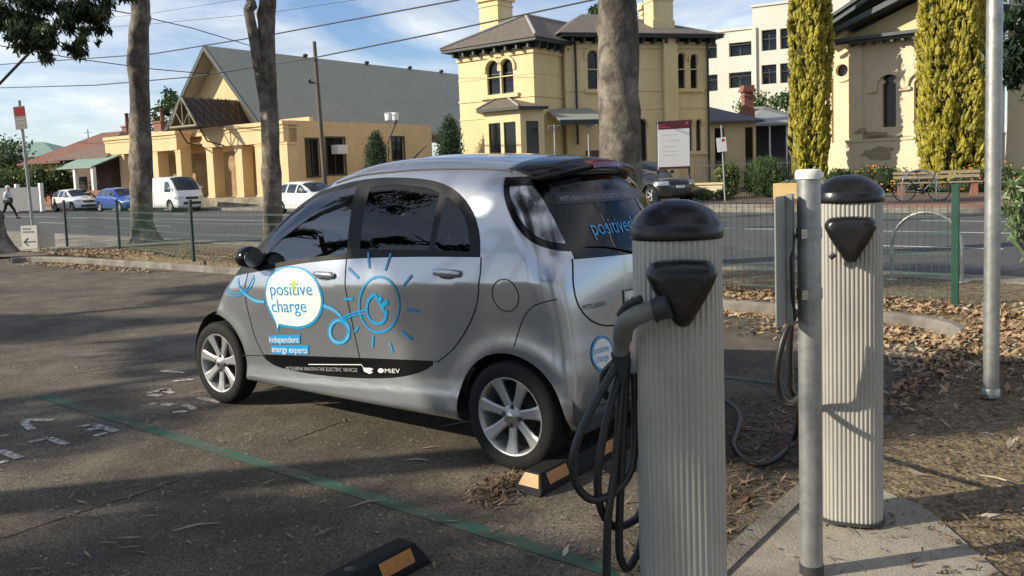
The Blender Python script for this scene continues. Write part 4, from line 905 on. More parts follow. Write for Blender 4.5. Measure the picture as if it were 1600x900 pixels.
# hoop rail on the verge behind the fence end
ha, hb = gnd(1393, 437, PV), gnd(1503, 441, PV); hoop = empty('bicycle_hoop', (ha + hb) / 2); tag(hoop, 'curved galvanised hoop rail on the verge behind the fence end', 'hoop rail'); hm = hoop.location
d = hb - ha; w_ = d.length; d.normalize(); P = [ha - hm + Vector((0, 0, 0)), ha - hm + Vector((0, 0, .40))]
for t in np.linspace(0, math.pi, 15)[1:-1]: P.append((Vector((0, 0, 0)) - d * w_ / 2 * math.cos(t)) + Vector((0, 0, .40 + .40 * math.sin(t))))
P += [hb - hm + Vector((0, 0, .40)), hb - hm]; mb = MB(); mb.tube(P, .019, 12); mb.build('hoop', M_GALV, hoop)
for q in (ha, hb): mb = MB(); mb.lathe([(.06, 0), (.06, .008), (.03, .012)], 16); ob_ = mb.build('base_plate', M_GALV, hoop); ob_.location = q - hm

# ---- parking sign and sandwich board at the left -----------------------
sp_ = gnd(55, 388, PV); ps = empty('parking_sign', sp_); tag(ps, 'red and white parking sign on a leaning grey pole at left', 'sign')
Ysp = sp_.y; tp_ = atY(30, 157, Ysp) - sp_
mb = MB(); mb.tube([Vector((0, 0, 0)), tp_], .036, 12); mb.build('pole_shaft', M_GALV, ps)
sa, sb, sc2, sd2 = [atY(a, b, Ysp - .05) - sp_ for a, b in ((20, 167), (38, 165), (43, 201), (25, 203))]
nrm = (sb - sa).cross(sd2 - sa).normalized(); nrm = nrm if nrm.y < 0 else -nrm
def plate(name, q, th, m, parent, nrm):
    mb = MB(); mb.add([p for p in q] + [p - nrm * th for p in q], [(0, 1, 2, 3), (7, 6, 5, 4), (0, 4, 5, 1), (1, 5, 6, 2), (2, 6, 7, 3), (3, 7, 4, 0)]); return mb.build(name, m, parent)
sg = plate('sign_plate', [sa, sb, sc2, sd2], .006, mat('sign_grey_white', (.40, .37, .33), .6), ps, nrm)
def sub(q, u0, u1, v0, v1, lift): 
    a, b, c, d_ = q; f = lambda u, v: (a * (1 - u) + b * u) * (1 - v) + (d_ * (1 - u) + c * u) * v + nrm * lift
    return [f(u0, v0), f(u1, v0), f(u1, v1), f(u0, v1)]
plate('red_panel', sub([sa, sb, sc2, sd2], .04, .96, .04, .42, .003), .002, M_REDS, sg, nrm)
for v in (.55, .72): plate('text_line', sub([sa, sb, sc2, sd2], .15, .85, v, v + .05, .003), .002, M_FAINT, sg, nrm)
ab = gnd(62, 391, PV); sbd = empty('sandwich_board', ab); tag(sbd, 'white folding sandwich board with a left-pointing arrow below the parking sign', 'sandwich board')
Yb = ab.y; q = [atY(a, b, Yb + .25) - ab for a, b in ((32, 353), (57, 352))] + [atY(a, b, Yb) - ab for a, b in ((59, 388), (35, 390))]
q2 = [atY(a, b, Yb + .35) - ab for a, b in ((58, 352), (83, 351))] + [atY(a, b, Yb + .5) - ab for a, b in ((86, 385), (60, 387))]
nrm = (q[1] - q[0]).cross(q[3] - q[0]).normalized(); nrm = nrm if nrm.y < 0 else -nrm
bd = plate('front_board', q, .02, mat('board_white', (.50, .49, .46), .6), sbd, nrm); plate('rear_board', q2, .02, mat('board_grey', (.52, .52, .50), .6), sbd, nrm)
for u0, u1, v in ((.10, .62, .10), (.10, .80, .24)): plate('text_line', sub(q, u0, u1, v, v + .07, .006), .004, mat('sign_soft_ink', (.16, .16, .16), .6), bd, nrm)
for uu in (((.15, .70, .90, .74)), ): plate('arrow', sub(q, .15, .9, .68, .725, .006), .004, M_INK, bd, nrm)
for (u0, v0, u1, v1) in ((.15, .70, .40, .54), (.15, .70, .40, .86)):
    f = lambda u, v: (q[0] * (1 - u) + q[1] * u) * (1 - v) + (q[3] * (1 - u) + q[2] * u) * v + nrm * .008
    mb = MB(); mb.tube([f(u0, v0), f(u1, v1)], .009, 6); mb.build('arrow', M_INK, bd)
# ------------------------------------------------------------------ buildings across the street
GZ = PV + .012
def bld(fr, name, label, cat='building', group=None):
    e = empty(name, fr.o + Vector((0, 0, 0)), fr.rot); return tag(e, label, cat, group)
def pane(parent, outline, y, m=None, frame=.05, fm=None, bars=(), name='window'):
    """a window set back in its opening: frame ring, glass, glazing bars"""
    cx = sum(p[0] for p in outline) / len(outline); cz = sum(p[1] for p in outline) / len(outline)
    xs = [p[0] for p in outline]; zs_ = [p[1] for p in outline]; w = max(xs) - min(xs); h = max(zs_) - min(zs_)
    inn = [(cx + (a - cx) * (1 - 2 * frame / max(w, .2)), cz + (b - cz) * (1 - 2 * frame / max(h, .2))) for a, b in outline]
    mb = MB(); mb.wall(outline, [inn], .06, y); f = mb.build(name, fm or M_TRIMG, parent)
    mb = MB(); mb.prism(inn, y + .03, y + .045); mb.build('glass', m or M_GLASSD, f)
    for (x0, x1, z0, z1) in bars: mb = MB(); mb.bb(x0, x1, y + .005, y + .028, z0, z1); mb.build('glazing_bar', fm or M_TRIMG, f)
    return f
def hood(parent, x0, x1, zsp, w=.14, proj=.09, y=0, m=None, legs=.15):
    """moulded arch over a round-headed window"""
    cx = (x0 + x1) / 2; r = (x1 - x0) / 2; o, i = [], []
    for k in range(13):
        a = math.pi * k / 12; o.append((cx + (r + w) * math.cos(a), zsp + (r + w) * math.sin(a))); i.append((cx + r * math.cos(a), zsp + r * math.sin(a)))
    poly = [(x1 + w, zsp - legs)] + o + [(x0 - w, zsp - legs), (x0, zsp - legs)] + i[::-1] + [(x1, zsp - legs)]
    mb = MB(); mb.prism(poly, y - proj, y + .01); return mb.build('window_hood', m or M_YELTRIM, parent)
def hip(mb, x0, x1, y0, y1, ze, zr, ridge=None, th=.12):
    """hipped roof over a rectangle; ridge = ((xa, ya), (xb, yb))"""
    a, b = ridge; v = [(x0, y0, ze), (x1, y0, ze), (x1, y1, ze), (x0, y1, ze), (a[0], a[1], zr), (b[0], b[1], zr)]
    lowv = [(p[0], p[1], ze - th) for p in v[:4]]
    if abs(a[1] - b[1]) > abs(a[0] - b[0]): top = [(0, 1, 4), (1, 2, 5, 4), (2, 3, 5), (3, 0, 4, 5)]
    else: top = [(0, 1, 5, 4), (1, 2, 5), (2, 3, 4, 5), (3, 0, 4)]
    mb.add(v + lowv, top + [(0, 6, 7, 1), (1, 7, 8, 2), (2, 8, 9, 3), (3, 9, 6, 0), (9, 8, 7, 6)]); return mb

# ---- orange hall with the steep grey roof --------------------------------
HL = Frame(-29.2, 61.3, 16.15, -11.6)
hall = bld(HL, 'community_hall', 'orange rendered hall with square columns and a steep grey metal roof')
X = lambda a, b=300, y=0: HL.px(a, b, y)[0]
zt = HL.px(300, 200)[1]; zbot = HL.px(341, 309)[1]; zt = (HL.px(165, 215)[1] + HL.px(448, 188)[1]) / 2; ze = zt - 1.22
xR = X(450); dep = 12.8
mb = MB(); mb.bb(.2, xR + .3, -1.4, 2.6, GZ, zbot); mb.build('plinth', M_CONC, hall)
for x0, x1 in ((X(166, 225), X(283)), (X(323), xR)):
    mb = MB(); mb.bb(x0, x1, -.10, .9, ze, zt - .22); mb.bb(x0 - .06, x1 + .06, -.20, 1.0, zt - .22, zt); mb.bb(x0 - .03, x1 + .03, -.15, .95, zt - .42, zt - .36); mb.build('entablature', M_ORW, hall)
for a, w in ((168, .62), (195, .62), (247, .62), (283, .55), (332, .66), (377, .66), (409, .66), (447, .75)):
    x = X(a); mb = MB(); mb.bb(x - w / 2, x + w / 2, -.05, .72, zbot + .12, ze); mb.bb(x - w / 2 - .05, x + w / 2 + .05, -.09, .76, zbot, zbot + .12); mb.bb(x - w / 2 - .04, x + w / 2 + .04, -.08, .75, ze - .14, ze - .06); mb.build('column', M_ORW, hall)
# back wall of the porch with real openings
ops = []
for a0, a1, zz0, zz1 in ((178, 188, zbot + .3, ze - .2), (299, 318, zbot, ze - .3), (345, 366, zbot, ze - .25), (391, 406, zbot, ze - .2), (425, 437, zbot + .6, ze - .6)):
    ops.append((X(a0, 280, 2.2), X(a1, 280, 2.2), zz0, zz1))
mb = MB(); mb.wall(rect(.45, xR - .36, zbot - .02, zt + .3), [rect(*o_) for o_ in ops], .3, 2.2); mb.build('porch_wall', M_ORW, hall)
for i, o_ in enumerate(ops):
    mid = (o_[0] + o_[1]) / 2; pane(hall, rect(*o_), 2.34, bars=((mid - .03, mid + .03, o_[2], o_[3]), (o_[0], o_[1], o_[2] + 1.5, o_[2] + 1.56)) if i else (), name='door' if i in (1, 2, 3) else 'window')
mb = MB(); mb.bb(.45, xR - .36, .92, 2.19, ze + .35, ze + .45); mb.build('porch_ceiling', M_ORW, hall)
# gable and main roof
yg_ = 1.9; xa, za = HL.px(318, 71, .75); xr, zr = HL.px(403, 190, .75); xl = 2 * xa - xr; zr = max(zr, zt - .05)
mb = MB(); mb.prism([(xl, zt - .3), (xr, zt - .3), (xr, zr), (xa, za - .25), (xl, zr)], yg_, yg_ + .3); mb.build('gable', M_ORW, hall)
sl_ = (za - zr) / (xr - xa); ov = 1.15; dp = 31.0; xe = xR + .15; zev = za - sl_ * (xe - xa)
zev = max(zev, zt - .02) if zev < zt else zev
mb = MB(); y0 = yg_ - ov
for sg in (1, -1):
    ex = (xr + .35 - xa) * sg; ezz = za - sl_ * abs(ex)
    mb.add([(xa, y0, za), (xa + ex, y0, ezz), (xa + ex, dp, ezz), (xa, dp, za), (xa, y0, za - .22), (xa + ex, y0, ezz - .22), (xa + ex, dp, ezz - .22), (xa, dp, za - .22)], [(0, 1, 2, 3), (7, 6, 5, 4), (0, 4, 5, 1), (1, 5, 6, 2), (3, 2, 6, 7)])
rf = mb.build('roof', M_ROOFG, hall)
mb = MB()
for sg in (1, -1):
    ex = (xr + .42 - xa) * sg; ezz = za - sl_ * abs(ex); mb.add([(xa, y0 - .03, za + .05), (xa + ex, y0 - .03, ezz + .05), (xa + ex, y0 - .03, ezz - .33), (xa, y0 - .03, za - .33), (xa, y0 + .06, za + .05), (xa + ex, y0 + .06, ezz + .05), (xa + ex, y0 + .06, ezz - .33), (xa, y0 + .06, za - .33)], [(0, 1, 2, 3), (7, 6, 5, 4), (0, 4, 5, 1), (3, 2, 6, 7), (1, 5, 6, 2)])
mb.build('barge_board', M_TRIMG, rf)
for f_ in (.27, .47, .63, .76): mb = MB(); mb.lathe([(.12, 0), (.12, .06), (.2, .08), (.17, .22), (.02, .26)], 12, (xa + .1, y0 + (dp - y0) * f_, za - .05)); mb.build('roof_vent', M_DKSTEEL, rf)
# side wall facing the yellow house
zs1 = zt + .02
so_ = []
for (a0, b0, a1, b1_) in ((512, 216, 537, 272), (481, 218, 498, 275), (614, 215, 630, 249)):
    p, q = HL.side(a0, b1_, xR), HL.side(a1, b0, xR); so_.append((p[0], q[0], max(GZ + .05, p[1]), q[1]))
T90 = Matrix.Translation((xR, 0, 0)) @ Matrix.Rotation(R(90), 4, 'Z')
mbw = MB(); tmp = MB(); tmp.wall(rect(.3, dep, GZ, zs1), [rect(*o_) for o_ in so_], .3, -.0); mbw.add(tmp.v, tmp.f, False, T90); mbw.build('side_wall', M_ORW, hall)
for o_ in so_:
    tmp = MB(); tmp.prism(rect(*o_), .12, .15); mb = MB(); mb.add(tmp.v, tmp.f, False, T90); w_ = mb.build('side_window', M_GLASSD, hall)
    tmp = MB(); tmp.wall([(o_[0] - .1, o_[2] - .1), (o_[1] + .1, o_[2] - .1), (o_[1] + .1, o_[3] + .1), (o_[0] - .1, o_[3] + .1)], [rect(*o_)], .05, -.045); tmp.bb((o_[0] + o_[1]) / 2 - .03, (o_[0] + o_[1]) / 2 + .03, .06, .11, o_[2], o_[3]); mb = MB(); mb.add(tmp.v, tmp.f, False, T90); mb.build('frame', M_TRIMG, w_)
p, q = HL.side(518, 241, xR), HL.side(543, 231, xR); mb = MB(); mb.bb(xR + .003, xR + .55, p[0], p[0] + .85, p[1], p[1] + .55); mb.bb(xR + .553, xR + .57, p[0] + .06, p[0] + .79, p[1] + .06, p[1] + .48); mb.build('air_conditioner', M_SIGNW, hall)
mb = MB(); mb.bb(xl - .2, xR - .32, 2.8, 12, GZ, zt - .35); mb.build('rear_block', M_ORW, hall)
mb = MB(); mb.bb(.5, xl - .2, 2.55, 9, GZ, zt - .5); mb.build('left_block', M_ORW, hall)
# triangular steel canopy over the entrance
fA_, fB_, fT = HL.px(268, 200, -2.0), HL.px(309, 198, -2.0), HL.px(285, 152, -2.0); mb = MB(); hy = yg_ + .05
v = [(fA_[0], -2.0, fA_[1]), (fB_[0], -2.0, fA_[1]), (fT[0], -2.0, fT[1]), (fA_[0], hy, fA_[1]), (fB_[0], hy, fA_[1]), (fT[0], hy, fT[1])]
mb.add(v + [(a, b, c - .06) for a, b, c in v], [(1, 2, 5, 4), (0, 3, 5, 2), (7, 10, 11, 8), (6, 8, 11, 9), (0, 2, 8, 6), (2, 1, 7, 8), (4, 5, 11, 10), (5, 3, 9, 11), (1, 4, 10, 7), (3, 0, 6, 9)]); cn = mb.build('canopy', mat('brown_mesh_metal', (.085, .062, .048), .6, .3), hall)
mb = MB(); A_, B_, T_ = [Vector((a, -2.07, b)) for a, b in (fA_, (fB_[0], fA_[1]), fT)]
for p, q, r_ in ((A_, B_, .09), (A_, T_, .07), (B_, T_, .07), ((A_ + B_) / 2, T_, .05), (A_.lerp(B_, .5), A_.lerp(T_, .5), .04), (A_.lerp(B_, .5), B_.lerp(T_, .5), .04), (A_.lerp(B_, .75), B_.lerp(T_, .5), .04)): mb.tube([p, q], r_, 6)
mb.build('canopy_truss', mat('olive_steel', (.19, .18, .12), .6, .2), cn)
mb = MB(); B2 = Vector((fB_[0], hy, fA_[1])); T2 = Vector((fT[0], hy, fT[1]))
for k in range(8):
    a = k / 7; o_ = Vector((.05, 0, .06)); mb.tube([B_.lerp(B2, a) + o_, T_.lerp(T2, min(1, a + .25)) + o_], .03, 4); mb.tube([B_.lerp(B2, a) + o_, T_.lerp(T2, max(0, a - .25)) + o_], .03, 4)
mb.build('canopy_lattice', M_DKSTEEL, cn)
for x in (fA_[0] + .3, fB_[0] - .3): mb = MB(); mb.tube([(x, -1.7, fA_[1] - .08), (x, -1.2, fA_[1] - .9), (x, .1, fA_[1] - 1.2)], .05, 6); mb.build('canopy_bracket', M_DKSTEEL, cn)

# ---- yellow two-storey house ---------------------------------------------
YF = Frame(-2.73, 45.8, 4.09, -3.2)
house = bld(YF, 'italianate_house', 'yellow two-storey house with arched windows, slate hip roofs and tall chimneys')
wL = 5.19; zw = YF.px(843, 69)[1]
def w_at(a0, b0, a1, b1_): p, q = YF.px(a0, b1_), YF.px(a1, b0); return p[0], q[0], p[1], q[1]
w1 = w_at(762, 94, 780, 149); w2 = w_at(784, 91, 801, 146.5); zb_ = (w1[2] + w2[2]) / 2; zt_ = (w1[3] + w2[3]) / 2
up_w = [arch(w1[0], w1[1], zb_, zt_), arch(w2[0], w2[1], zb_, zt_)]
mb = MB(); mb.wall(rect(.30, wL, GZ, zw), up_w, .3); mb.bb(wL - .3, wL, .302, 9.0, GZ, zw); mb.bb(.30, .6, .302, 9.0, GZ, zw); mb.build('front_wing', M_YELLOW, house)
for o_ in up_w: pane(house, o_, .16, bars=((o_[0][0], o_[1][0], zb_ + 1.0, zb_ + 1.06),))
for w_ in (w1, w2): hood(house, w_[0] - .03, w_[1] + .03, zt_ - (w_[1] - w_[0]) / 2)
mb = MB(); mb.bb(w1[0] - .35, w2[1] + .35, -.16, .0, zb_ - .22, zb_ - .02); mb.build('window_sill', M_YELTRIM, house)
for zz, hh, pr in ((zw - .35, .16, .08), (YF.px(844, 146)[1] - .1, .10, .04), (YF.px(846, 175)[1] - .1, .08, .03), (zw - 1.35, .05, .02)):
    mb = MB(); mb.bb(.30 - pr, wL + pr, -pr, 9.0, zz, zz + hh); mb.bb(.02, wL - .02, .02, 8.9, zz, zz + hh) if False else None; mb.build('string_course', M_YELTRIM, house)
def eaves(x0, x1, y0, y1, z, parent, ov=.62):
    mb = MB(); mb.bb(x0 - ov, x1 + ov, y0 - ov, y1, z + .14, z + .30); e = mb.build('eaves', M_TRIMG, parent)
    n = int((x1 - x0) / .62)
    for k in range(n + 1):
        x = x0 + (x1 - x0) * k / n; mb = MB(); mb.bb(x - .06, x + .06, y0 - .45, y0 - .012, z - .12, z + .138); mb.build('eaves_bracket', M_TRIMG, parent)
    m_ = int((y1 - y0) / .62)
    for k in range(min(m_, 5) + 1):
        y = y0 + k * .62; mb = MB(); mb.bb(x1 + .012, x1 + .45, y - .06, y + .06, z - .12, z + .138); mb.build('eaves_bracket', M_TRIMG, parent)
eaves(.32, wL, 0, 9, zw, house)
zr1 = YF.px(829, 24, 3.2)[1]
mb = hip(MB(), -.33, wL + .68, -.68, 12, zw + .34, zr1, ((wL / 2, 3.0), (wL / 2, 9.0)), .05); rf1 = mb.build('roof', M_SLATE, house)
mb = MB(); mb.tube([(wL + .68, -.68, zw + .37), (wL / 2, 3.0, zr1 + .03)], .09, 6); mb.tube([(-.33, -.68, zw + .37), (wL / 2, 3.0, zr1 + .03)], .09, 6); mb.tube([(wL / 2, 3, zr1 + .03), (wL / 2, 9, zr1 + .03)], .08, 6); mb.build('ridge_capping', mat('lead_grey', (.30, .30, .28), .6), rf1)
def chimney(fr, parent, a0, a1, btop, y, zbase, cap=True, m=None, w=None):
    x0, z1 = fr.px(a0, btop, y); x1, _ = fr.px(a1, btop, y); w_ = x1 - x0; mb = MB()
    mb.bb(x0, x1, y, y + w_, zbase, z1 - .3); mb.bb(x0 - .06, x1 + .06, y - .06, y + w_ + .06, zbase, zbase + (z1 - zbase) * .38)
    if cap: mb.bb(x0 - .05, x1 + .05, y - .05, y + w_ + .05, z1 - .62, z1 - .52); mb.bb(x0 - .13, x1 + .13, y - .13, y + w_ + .13, z1 - .3, z1 - .12); mb.bb(x0 - .06, x1 + .06, y - .06, y + w_ + .06, z1 - .12, z1 + .12)
    return mb.build('chimney', m or M_YELLOW, parent)
chimney(YF, rf1, 748, 777, -4, 5.0, zw + .4)
# bay window
bx0, bx1 = YF.px(752, 200, -.9)[0], YF.px(824, 200, -.9)[0]; zc_ = YF.px(783, 174, -1.0)[1]
pl_ = [(bx0 - .35, -.003), (bx0 + .3, -1.05), (bx1 - .3, -1.05), (bx1 + .35, -.003)]
bay = MB(); w_ = .25
for (a, b) in zip(pl_[:-1], pl_[1:]):
    d_ = Vector((b[0] - a[0], b[1] - a[1], 0)); ln = d_.length; T = Matrix.Translation((a[0], a[1], 0)) @ Matrix.Rotation(math.atan2(d_.y, d_.x), 4, 'Z'); tmp = MB()
    hs = [rect(ln / 2 - .85, ln / 2 - .1, 1.0, zc_ - .55), rect(ln / 2 + .1, ln / 2 + .85, 1.0, zc_ - .55)] if ln > 1.9 else [rect(ln / 2 - .33, ln / 2 + .33, 1.0, zc_ - .55)]
    tmp.wall(rect(0, ln, GZ, zc_), hs, .14); bay.add(tmp.v, tmp.f, False, T)
    for h_ in hs:
        t2 = MB(); t2.prism(h_, .08, .10); mb = MB(); mb.add(t2.v, t2.f, False, T); wb_ = mb.build('bay_window', M_GLASSD, house)
        t2 = MB(); cx_ = (h_[0][0] + h_[1][0]) / 2; t2.bb(h_[0][0], h_[1][0], .05, .075, 1.95, 2.0); t2.bb(cx_ - .02, cx_ + .02, .05, .074, 1.0, 1.95); mb = MB(); mb.add(t2.v, t2.f, False, T); mb.build('glazing_bar', M_TRIMG, wb_)
bay.build('bay', M_YELLOW, house)
ea = [(bx0 - .65, -.003), (bx0 + .12, -1.38), (bx1 - .12, -1.38), (bx1 + .65, -.003)]; zt2 = YF.px(783, 154)[1]; tx0, tx1 = YF.px(775, 154)[0], YF.px(793, 154)[0]
mb = MB(); v = [(a, b, zc_ + .14) for a, b in ea] + [(tx0, -.003, zt2), (tx1, -.003, zt2)]; mb.add(v, [(0, 1, 4), (1, 2, 5, 4), (2, 3, 5), (3, 0, 4, 5)]); br = mb.build('bay_roof', M_SLATE, house)
mb = MB(); mb.slab(ea, zc_ + .0, zc_ + .137); mb.build('bay_gutter', M_TRIMG, br)
mb = MB(); mb.tube([(ea[1][0], ea[1][1], zc_ + .16), (tx0, -.01, zt2 + .03)], .06, 6); mb.tube([(ea[2][0], ea[2][1], zc_ + .16), (tx1, -.01, zt2 + .03)], .06, 6); mb.build('ridge_capping', MATS['lead_grey'], br)
# right wing
YR = Frame(3.0, 44.2, 7.65, 2.2)
wing = empty('right_wing', (0, 0, 0)); wing.parent = house
wing.matrix_parent_inverse = Matrix(); wing.matrix_local = (Matrix.Translation(YF.o) @ Matrix.Rotation(YF.rot, 4, 'Z')).inverted() @ (Matrix.Translation(YR.o) @ Matrix.Rotation(YR.rot, 4, 'Z'))
wR = YR.px(1107, 150)[0]; zw2 = YR.px(1000, 65)[1]
def wr_at(a0, b0, a1, b1_): p, q = YR.px(a0, b1_), YR.px(a1, b0); return p[0], q[0], p[1], q[1]
ww = [wr_at(919, 79, 934, 139), wr_at(1060, 83, 1069.5, 138), wr_at(1079.5, 85, 1089, 138), wr_at(997, 186, 1010, 252), wr_at(1074, 187, 1081, 236), wr_at(1088, 187, 1095, 236)]
ar = [arch(*w_) for w_ in ww]
mb = MB(); mb.wall(rect(.02, wR, GZ, zw2), ar, .3); mb.bb(wR - .3, wR, .302, 8, GZ, zw2); mb.build('wing_wall', M_YELLOW, wing)
def subp(o, p): o.parent = p; return o
for i, w_ in enumerate(ww):
    pane(wing, arch(*w_), .15); hood(wing, w_[0] - .03, w_[1] + .03, w_[3] - (w_[1] - w_[0]) / 2, .16 if i == 0 else .11)
for (a, b, z_) in ((ww[1][0] - .3, ww[2][1] + .3, ww[1][2]), (ww[4][0] - .3, ww[5][1] + .3, ww[4][2]), (ww[0][0] - .2, ww[0][1] + .2, ww[0][2])): mb = MB(); mb.bb(a, b, -.14, 0, z_ - .2, z_ - .02); mb.build('window_sill', M_YELTRIM, wing)
for zz, hh, pr in ((zw2 - .35, .16, .08), (YR.px(1045, 139)[1] - .1, .1, .04), (YR.px(1045, 167)[1] - .1, .08, .03), (zw2 - 1.45, .05, .02)):
    mb = MB(); mb.bb(.03, wR + pr, -pr, 8, zz, zz + hh); mb.build('string_course', M_YELTRIM, wing)
cx0, cx1 = YR.px(1034, 100)[0], YR.px(1055, 100)[0]; mb = MB(); mb.bb(cx0, cx1, -.32, -.09, GZ, zw2 + .5); mb.build('chimney_breast', M_YELLOW, wing)
eaves(.3, wR, 0, 8, zw2, wing)
zr2 = YR.px(1000, 22, 3.6)[1]
mb = hip(MB(), -.5, wR + .68, -.68, 9, zw2 + .34, zr2, ((2.5, 3.9), (wR - 3.6, 3.9)), .05); rf2 = mb.build('wing_roof', M_SLATE, wing)
chimney(YR, wing, 1020, 1051, -18, .6, zw2 + .2); chimney(YR, wing, 1004, 1016, 6, 4.2, zw2 + 1.0)
for x, ztop in ((.55, zw2), (wR - .08, zw2)): mb = MB(); mb.tube([(x, -.12, ztop + .1), (x, -.12, GZ + (2.7 if x < 1 else 0))], .06, 8); mb.build('downpipe', M_TRIMG, wing)
# verandah between the wings
vx1 = YR.px(945, 190, -2)[0]; zv = YR.px(900, 188, -2.3)[1]; mb = MB()
mb.add([(-1.2, -2.5, zv), (vx1, -2.5, zv), (vx1, -.05, zv + .75), (-1.2, -.05, zv + .75), (-1.2, -2.5, zv - .05), (vx1, -2.5, zv - .05), (vx1, -.05, zv + .70), (-1.2, -.05, zv + .70)], [(0, 1, 2, 3), (7, 6, 5, 4), (0, 4, 5, 1), (1, 5, 6, 2), (2, 6, 7, 3), (3, 7, 4, 0)]); vr = mb.build('verandah_roof', M_TRIMGL, wing)
mb = MB(); mb.bb(-1.25, vx1 + .05, -2.6, -2.503, zv - .22, zv + .02); mb.build('verandah_beam', M_TRIMG, wing)
for a in (867, 920, 944):
    x = YR.px(a, 220, -2.45)[0]; mb = MB(); mb.tube([(x, -2.45, GZ), (x, -2.45, zv - .2)], .055, 8)
    for sg in (-1, 1):
        for r_ in (.16, .30): mb.tube([(x + sg * r_ * (1 - math.cos(t)), -2.45, zv - .22 - r_ * (1 - math.sin(t)) - .02) for t in np.linspace(0, math.pi / 2, 7)], .022, 5)
        mb.tube([(x + sg * (.22 + .1 * math.cos(t)), -2.45, zv - .36 + .1 * math.sin(t)) for t in np.linspace(0, 2 * math.pi, 13)], .018, 5, False)
    mb.build('verandah_post', M_TRIMGL, wing)
mb = MB(); mb.bb(1.0, 2.0, -.02, .02, GZ, 2.5); mb.build('verandah_door', mat('door_brown', (.10, .06, .04), .6), wing)

# ---- white apartment block behind -------------------------------------
AP = Frame(*(lambda p: (p.x, p.y))(atY(1180, 258, 76)), .86, -.5)
apt = bld(AP, 'apartment_block', 'cream four-storey apartment block with dark balcony openings behind the yellow house')
xl_, xs_, xr_ = AP.px(1098, 100)[0], AP.px(1179, 100)[0], AP.px(1330, 100)[0]
z1_, z2_ = AP.px(1140, 49)[1], AP.px(1205, 10)[1]; holes1, holes2 = [], []
for a0, a1, b0, b1_ in ((1139, 1174, 64, 89), (1139, 1174, 111, 138), (1104, 1120, 68, 92), (1104, 1121, 116, 143)): p, q = AP.px(a0, b1_), AP.px(a1, b0); holes1.append((p[0], q[0], p[1], q[1]))
for a0, a1, b0, b1_ in ((1190, 1213, 45, 80), (1219, 1245, 42, 77), (1190, 1213, 100, 132), (1219, 1245, 97, 130), (1262, 1300, 42, 77)): p, q = AP.px(a0, b1_, -.6), AP.px(a1, b0, -.6); holes2.append((p[0], q[0], p[1], q[1]))
mb = MB(); mb.wall(rect(xl_ - 6, xs_, GZ, z1_), [rect(*h) for h in holes1], .8); mb.bb(xl_ - 6, xs_, 2.2, 9, GZ, z1_ - .3); mb.bb(xl_ - 6.1, xs_, -.12, .9, z1_ + .003, z1_ + .22); mb.build('left_block', M_CREAM, apt)
mb = MB(); mb.wall(rect(xs_, xr_, GZ, z2_), [rect(*h) for h in holes2], .8, -.6); mb.bb(xs_, xr_, 2.2, 9, GZ, z2_ - .3); mb.bb(xs_, xs_ + .3, .21, 2.1, GZ, z2_); mb.bb(xs_ - .1, xr_, -.72, .3, z2_ + .003, z2_ + .2); mb.build('right_block', M_CREAM, apt)
for i, h in enumerate(holes1 + holes2):
    y = .5 if i < 4 else -.1; mb = MB(); mb.prism(rect(*h), y, y + .05); w_ = mb.build('balcony_window', M_GLASSD, apt)
    mb = MB(); xm = h[0] + (h[1] - h[0]) * .45; mb.bb(xm - .05, xm + .05, y - .06, y - .003, h[2], h[3]); mb.bb(h[0], h[1], y - .4, y - .34, h[2] + .95, h[2] + 1.02); mb.build('balcony_rail', M_DKSTEEL, w_)
mb = MB(); x_ = AP.px(1184, 60)[0]; mb.tube([(x_, -.72, z1_), (x_, -.72, GZ)], .09, 6); mb.build('downpipe', M_CREAM, apt)

# ---- low cottage between ------------------------------------------------
CT = Frame(*(lambda p: (p.x, p.y))(atY(1100, 258, 52)), .956, .10)
cot = bld(CT, 'low_cottage', 'low tan cottage with dark slate roof and a red brick chimney beside the yellow house', 'house')
cw = CT.px(1181, 200)[0]; zc2 = CT.px(1150, 190)[1]; dw = CT.px(1164, 195)[0]
mb = MB(); mb.wall(rect(-2, cw, GZ, zc2), [rect(dw, dw + .5, .8, zc2 - .35), rect(dw - 1.9, dw - 1.3, .8, zc2 - .35)], .3); mb.bb(cw - .3, cw, .3, 7, GZ, zc2); mb.build('wall', M_YELLOW, cot)
for x in (dw, dw - 1.9): pane(cot, rect(x, x + (.5 if x == dw else .6), .8, zc2 - .35), .12)
zt3 = CT.px(1120, 155, 3)[1]; mb = hip(MB(), -2.4, cw + .4, -.4, 7.4, zc2 + .05, zt3, ((-.5, 3.5), (cw - 3.4, 3.5)), .12); cr_ = mb.build('roof', mat('blue_slate', (.10, .10, .115), .7, var=.15, vscale=5), cot)
chimney(CT, cr_, 1163, 1177, 136, 3.5, zc2, True, M_BRICK)
C2 = Frame(*(lambda p: (p.x, p.y))(atY(1172, 258, 56)), .956, .10)
co2 = bld(C2, 'grey_roofed_shed', 'low outbuilding with pale grey roof and dark open front behind the golden cypress', 'shed')
w2_ = C2.px(1260, 200)[0]; z3 = C2.px(1220, 192)[1]; mb = MB(); mb.bb(0, w2_, 2.0, 7, GZ, z3); mb.build('wall', mat('dark_wall', (.05, .05, .055), .9), co2)
mb = hip(MB(), -.4, w2_ + .4, -.4, 7.4, z3, C2.px(1215, 165, 3)[1], ((2.5, 3.5), (w2_ - 2.5, 3.5)), .15); mb.build('roof', mat('pale_grey_roof', (.26, .27, .27), .6, var=.05), co2)
for k in range(4): mb = MB(); x = .2 + (w2_ - .4) * k / 3; mb.tube([(x, .0, GZ), (x, 0, z3 - .14)], .06, 6); mb.build('post', M_SIGNW, co2)
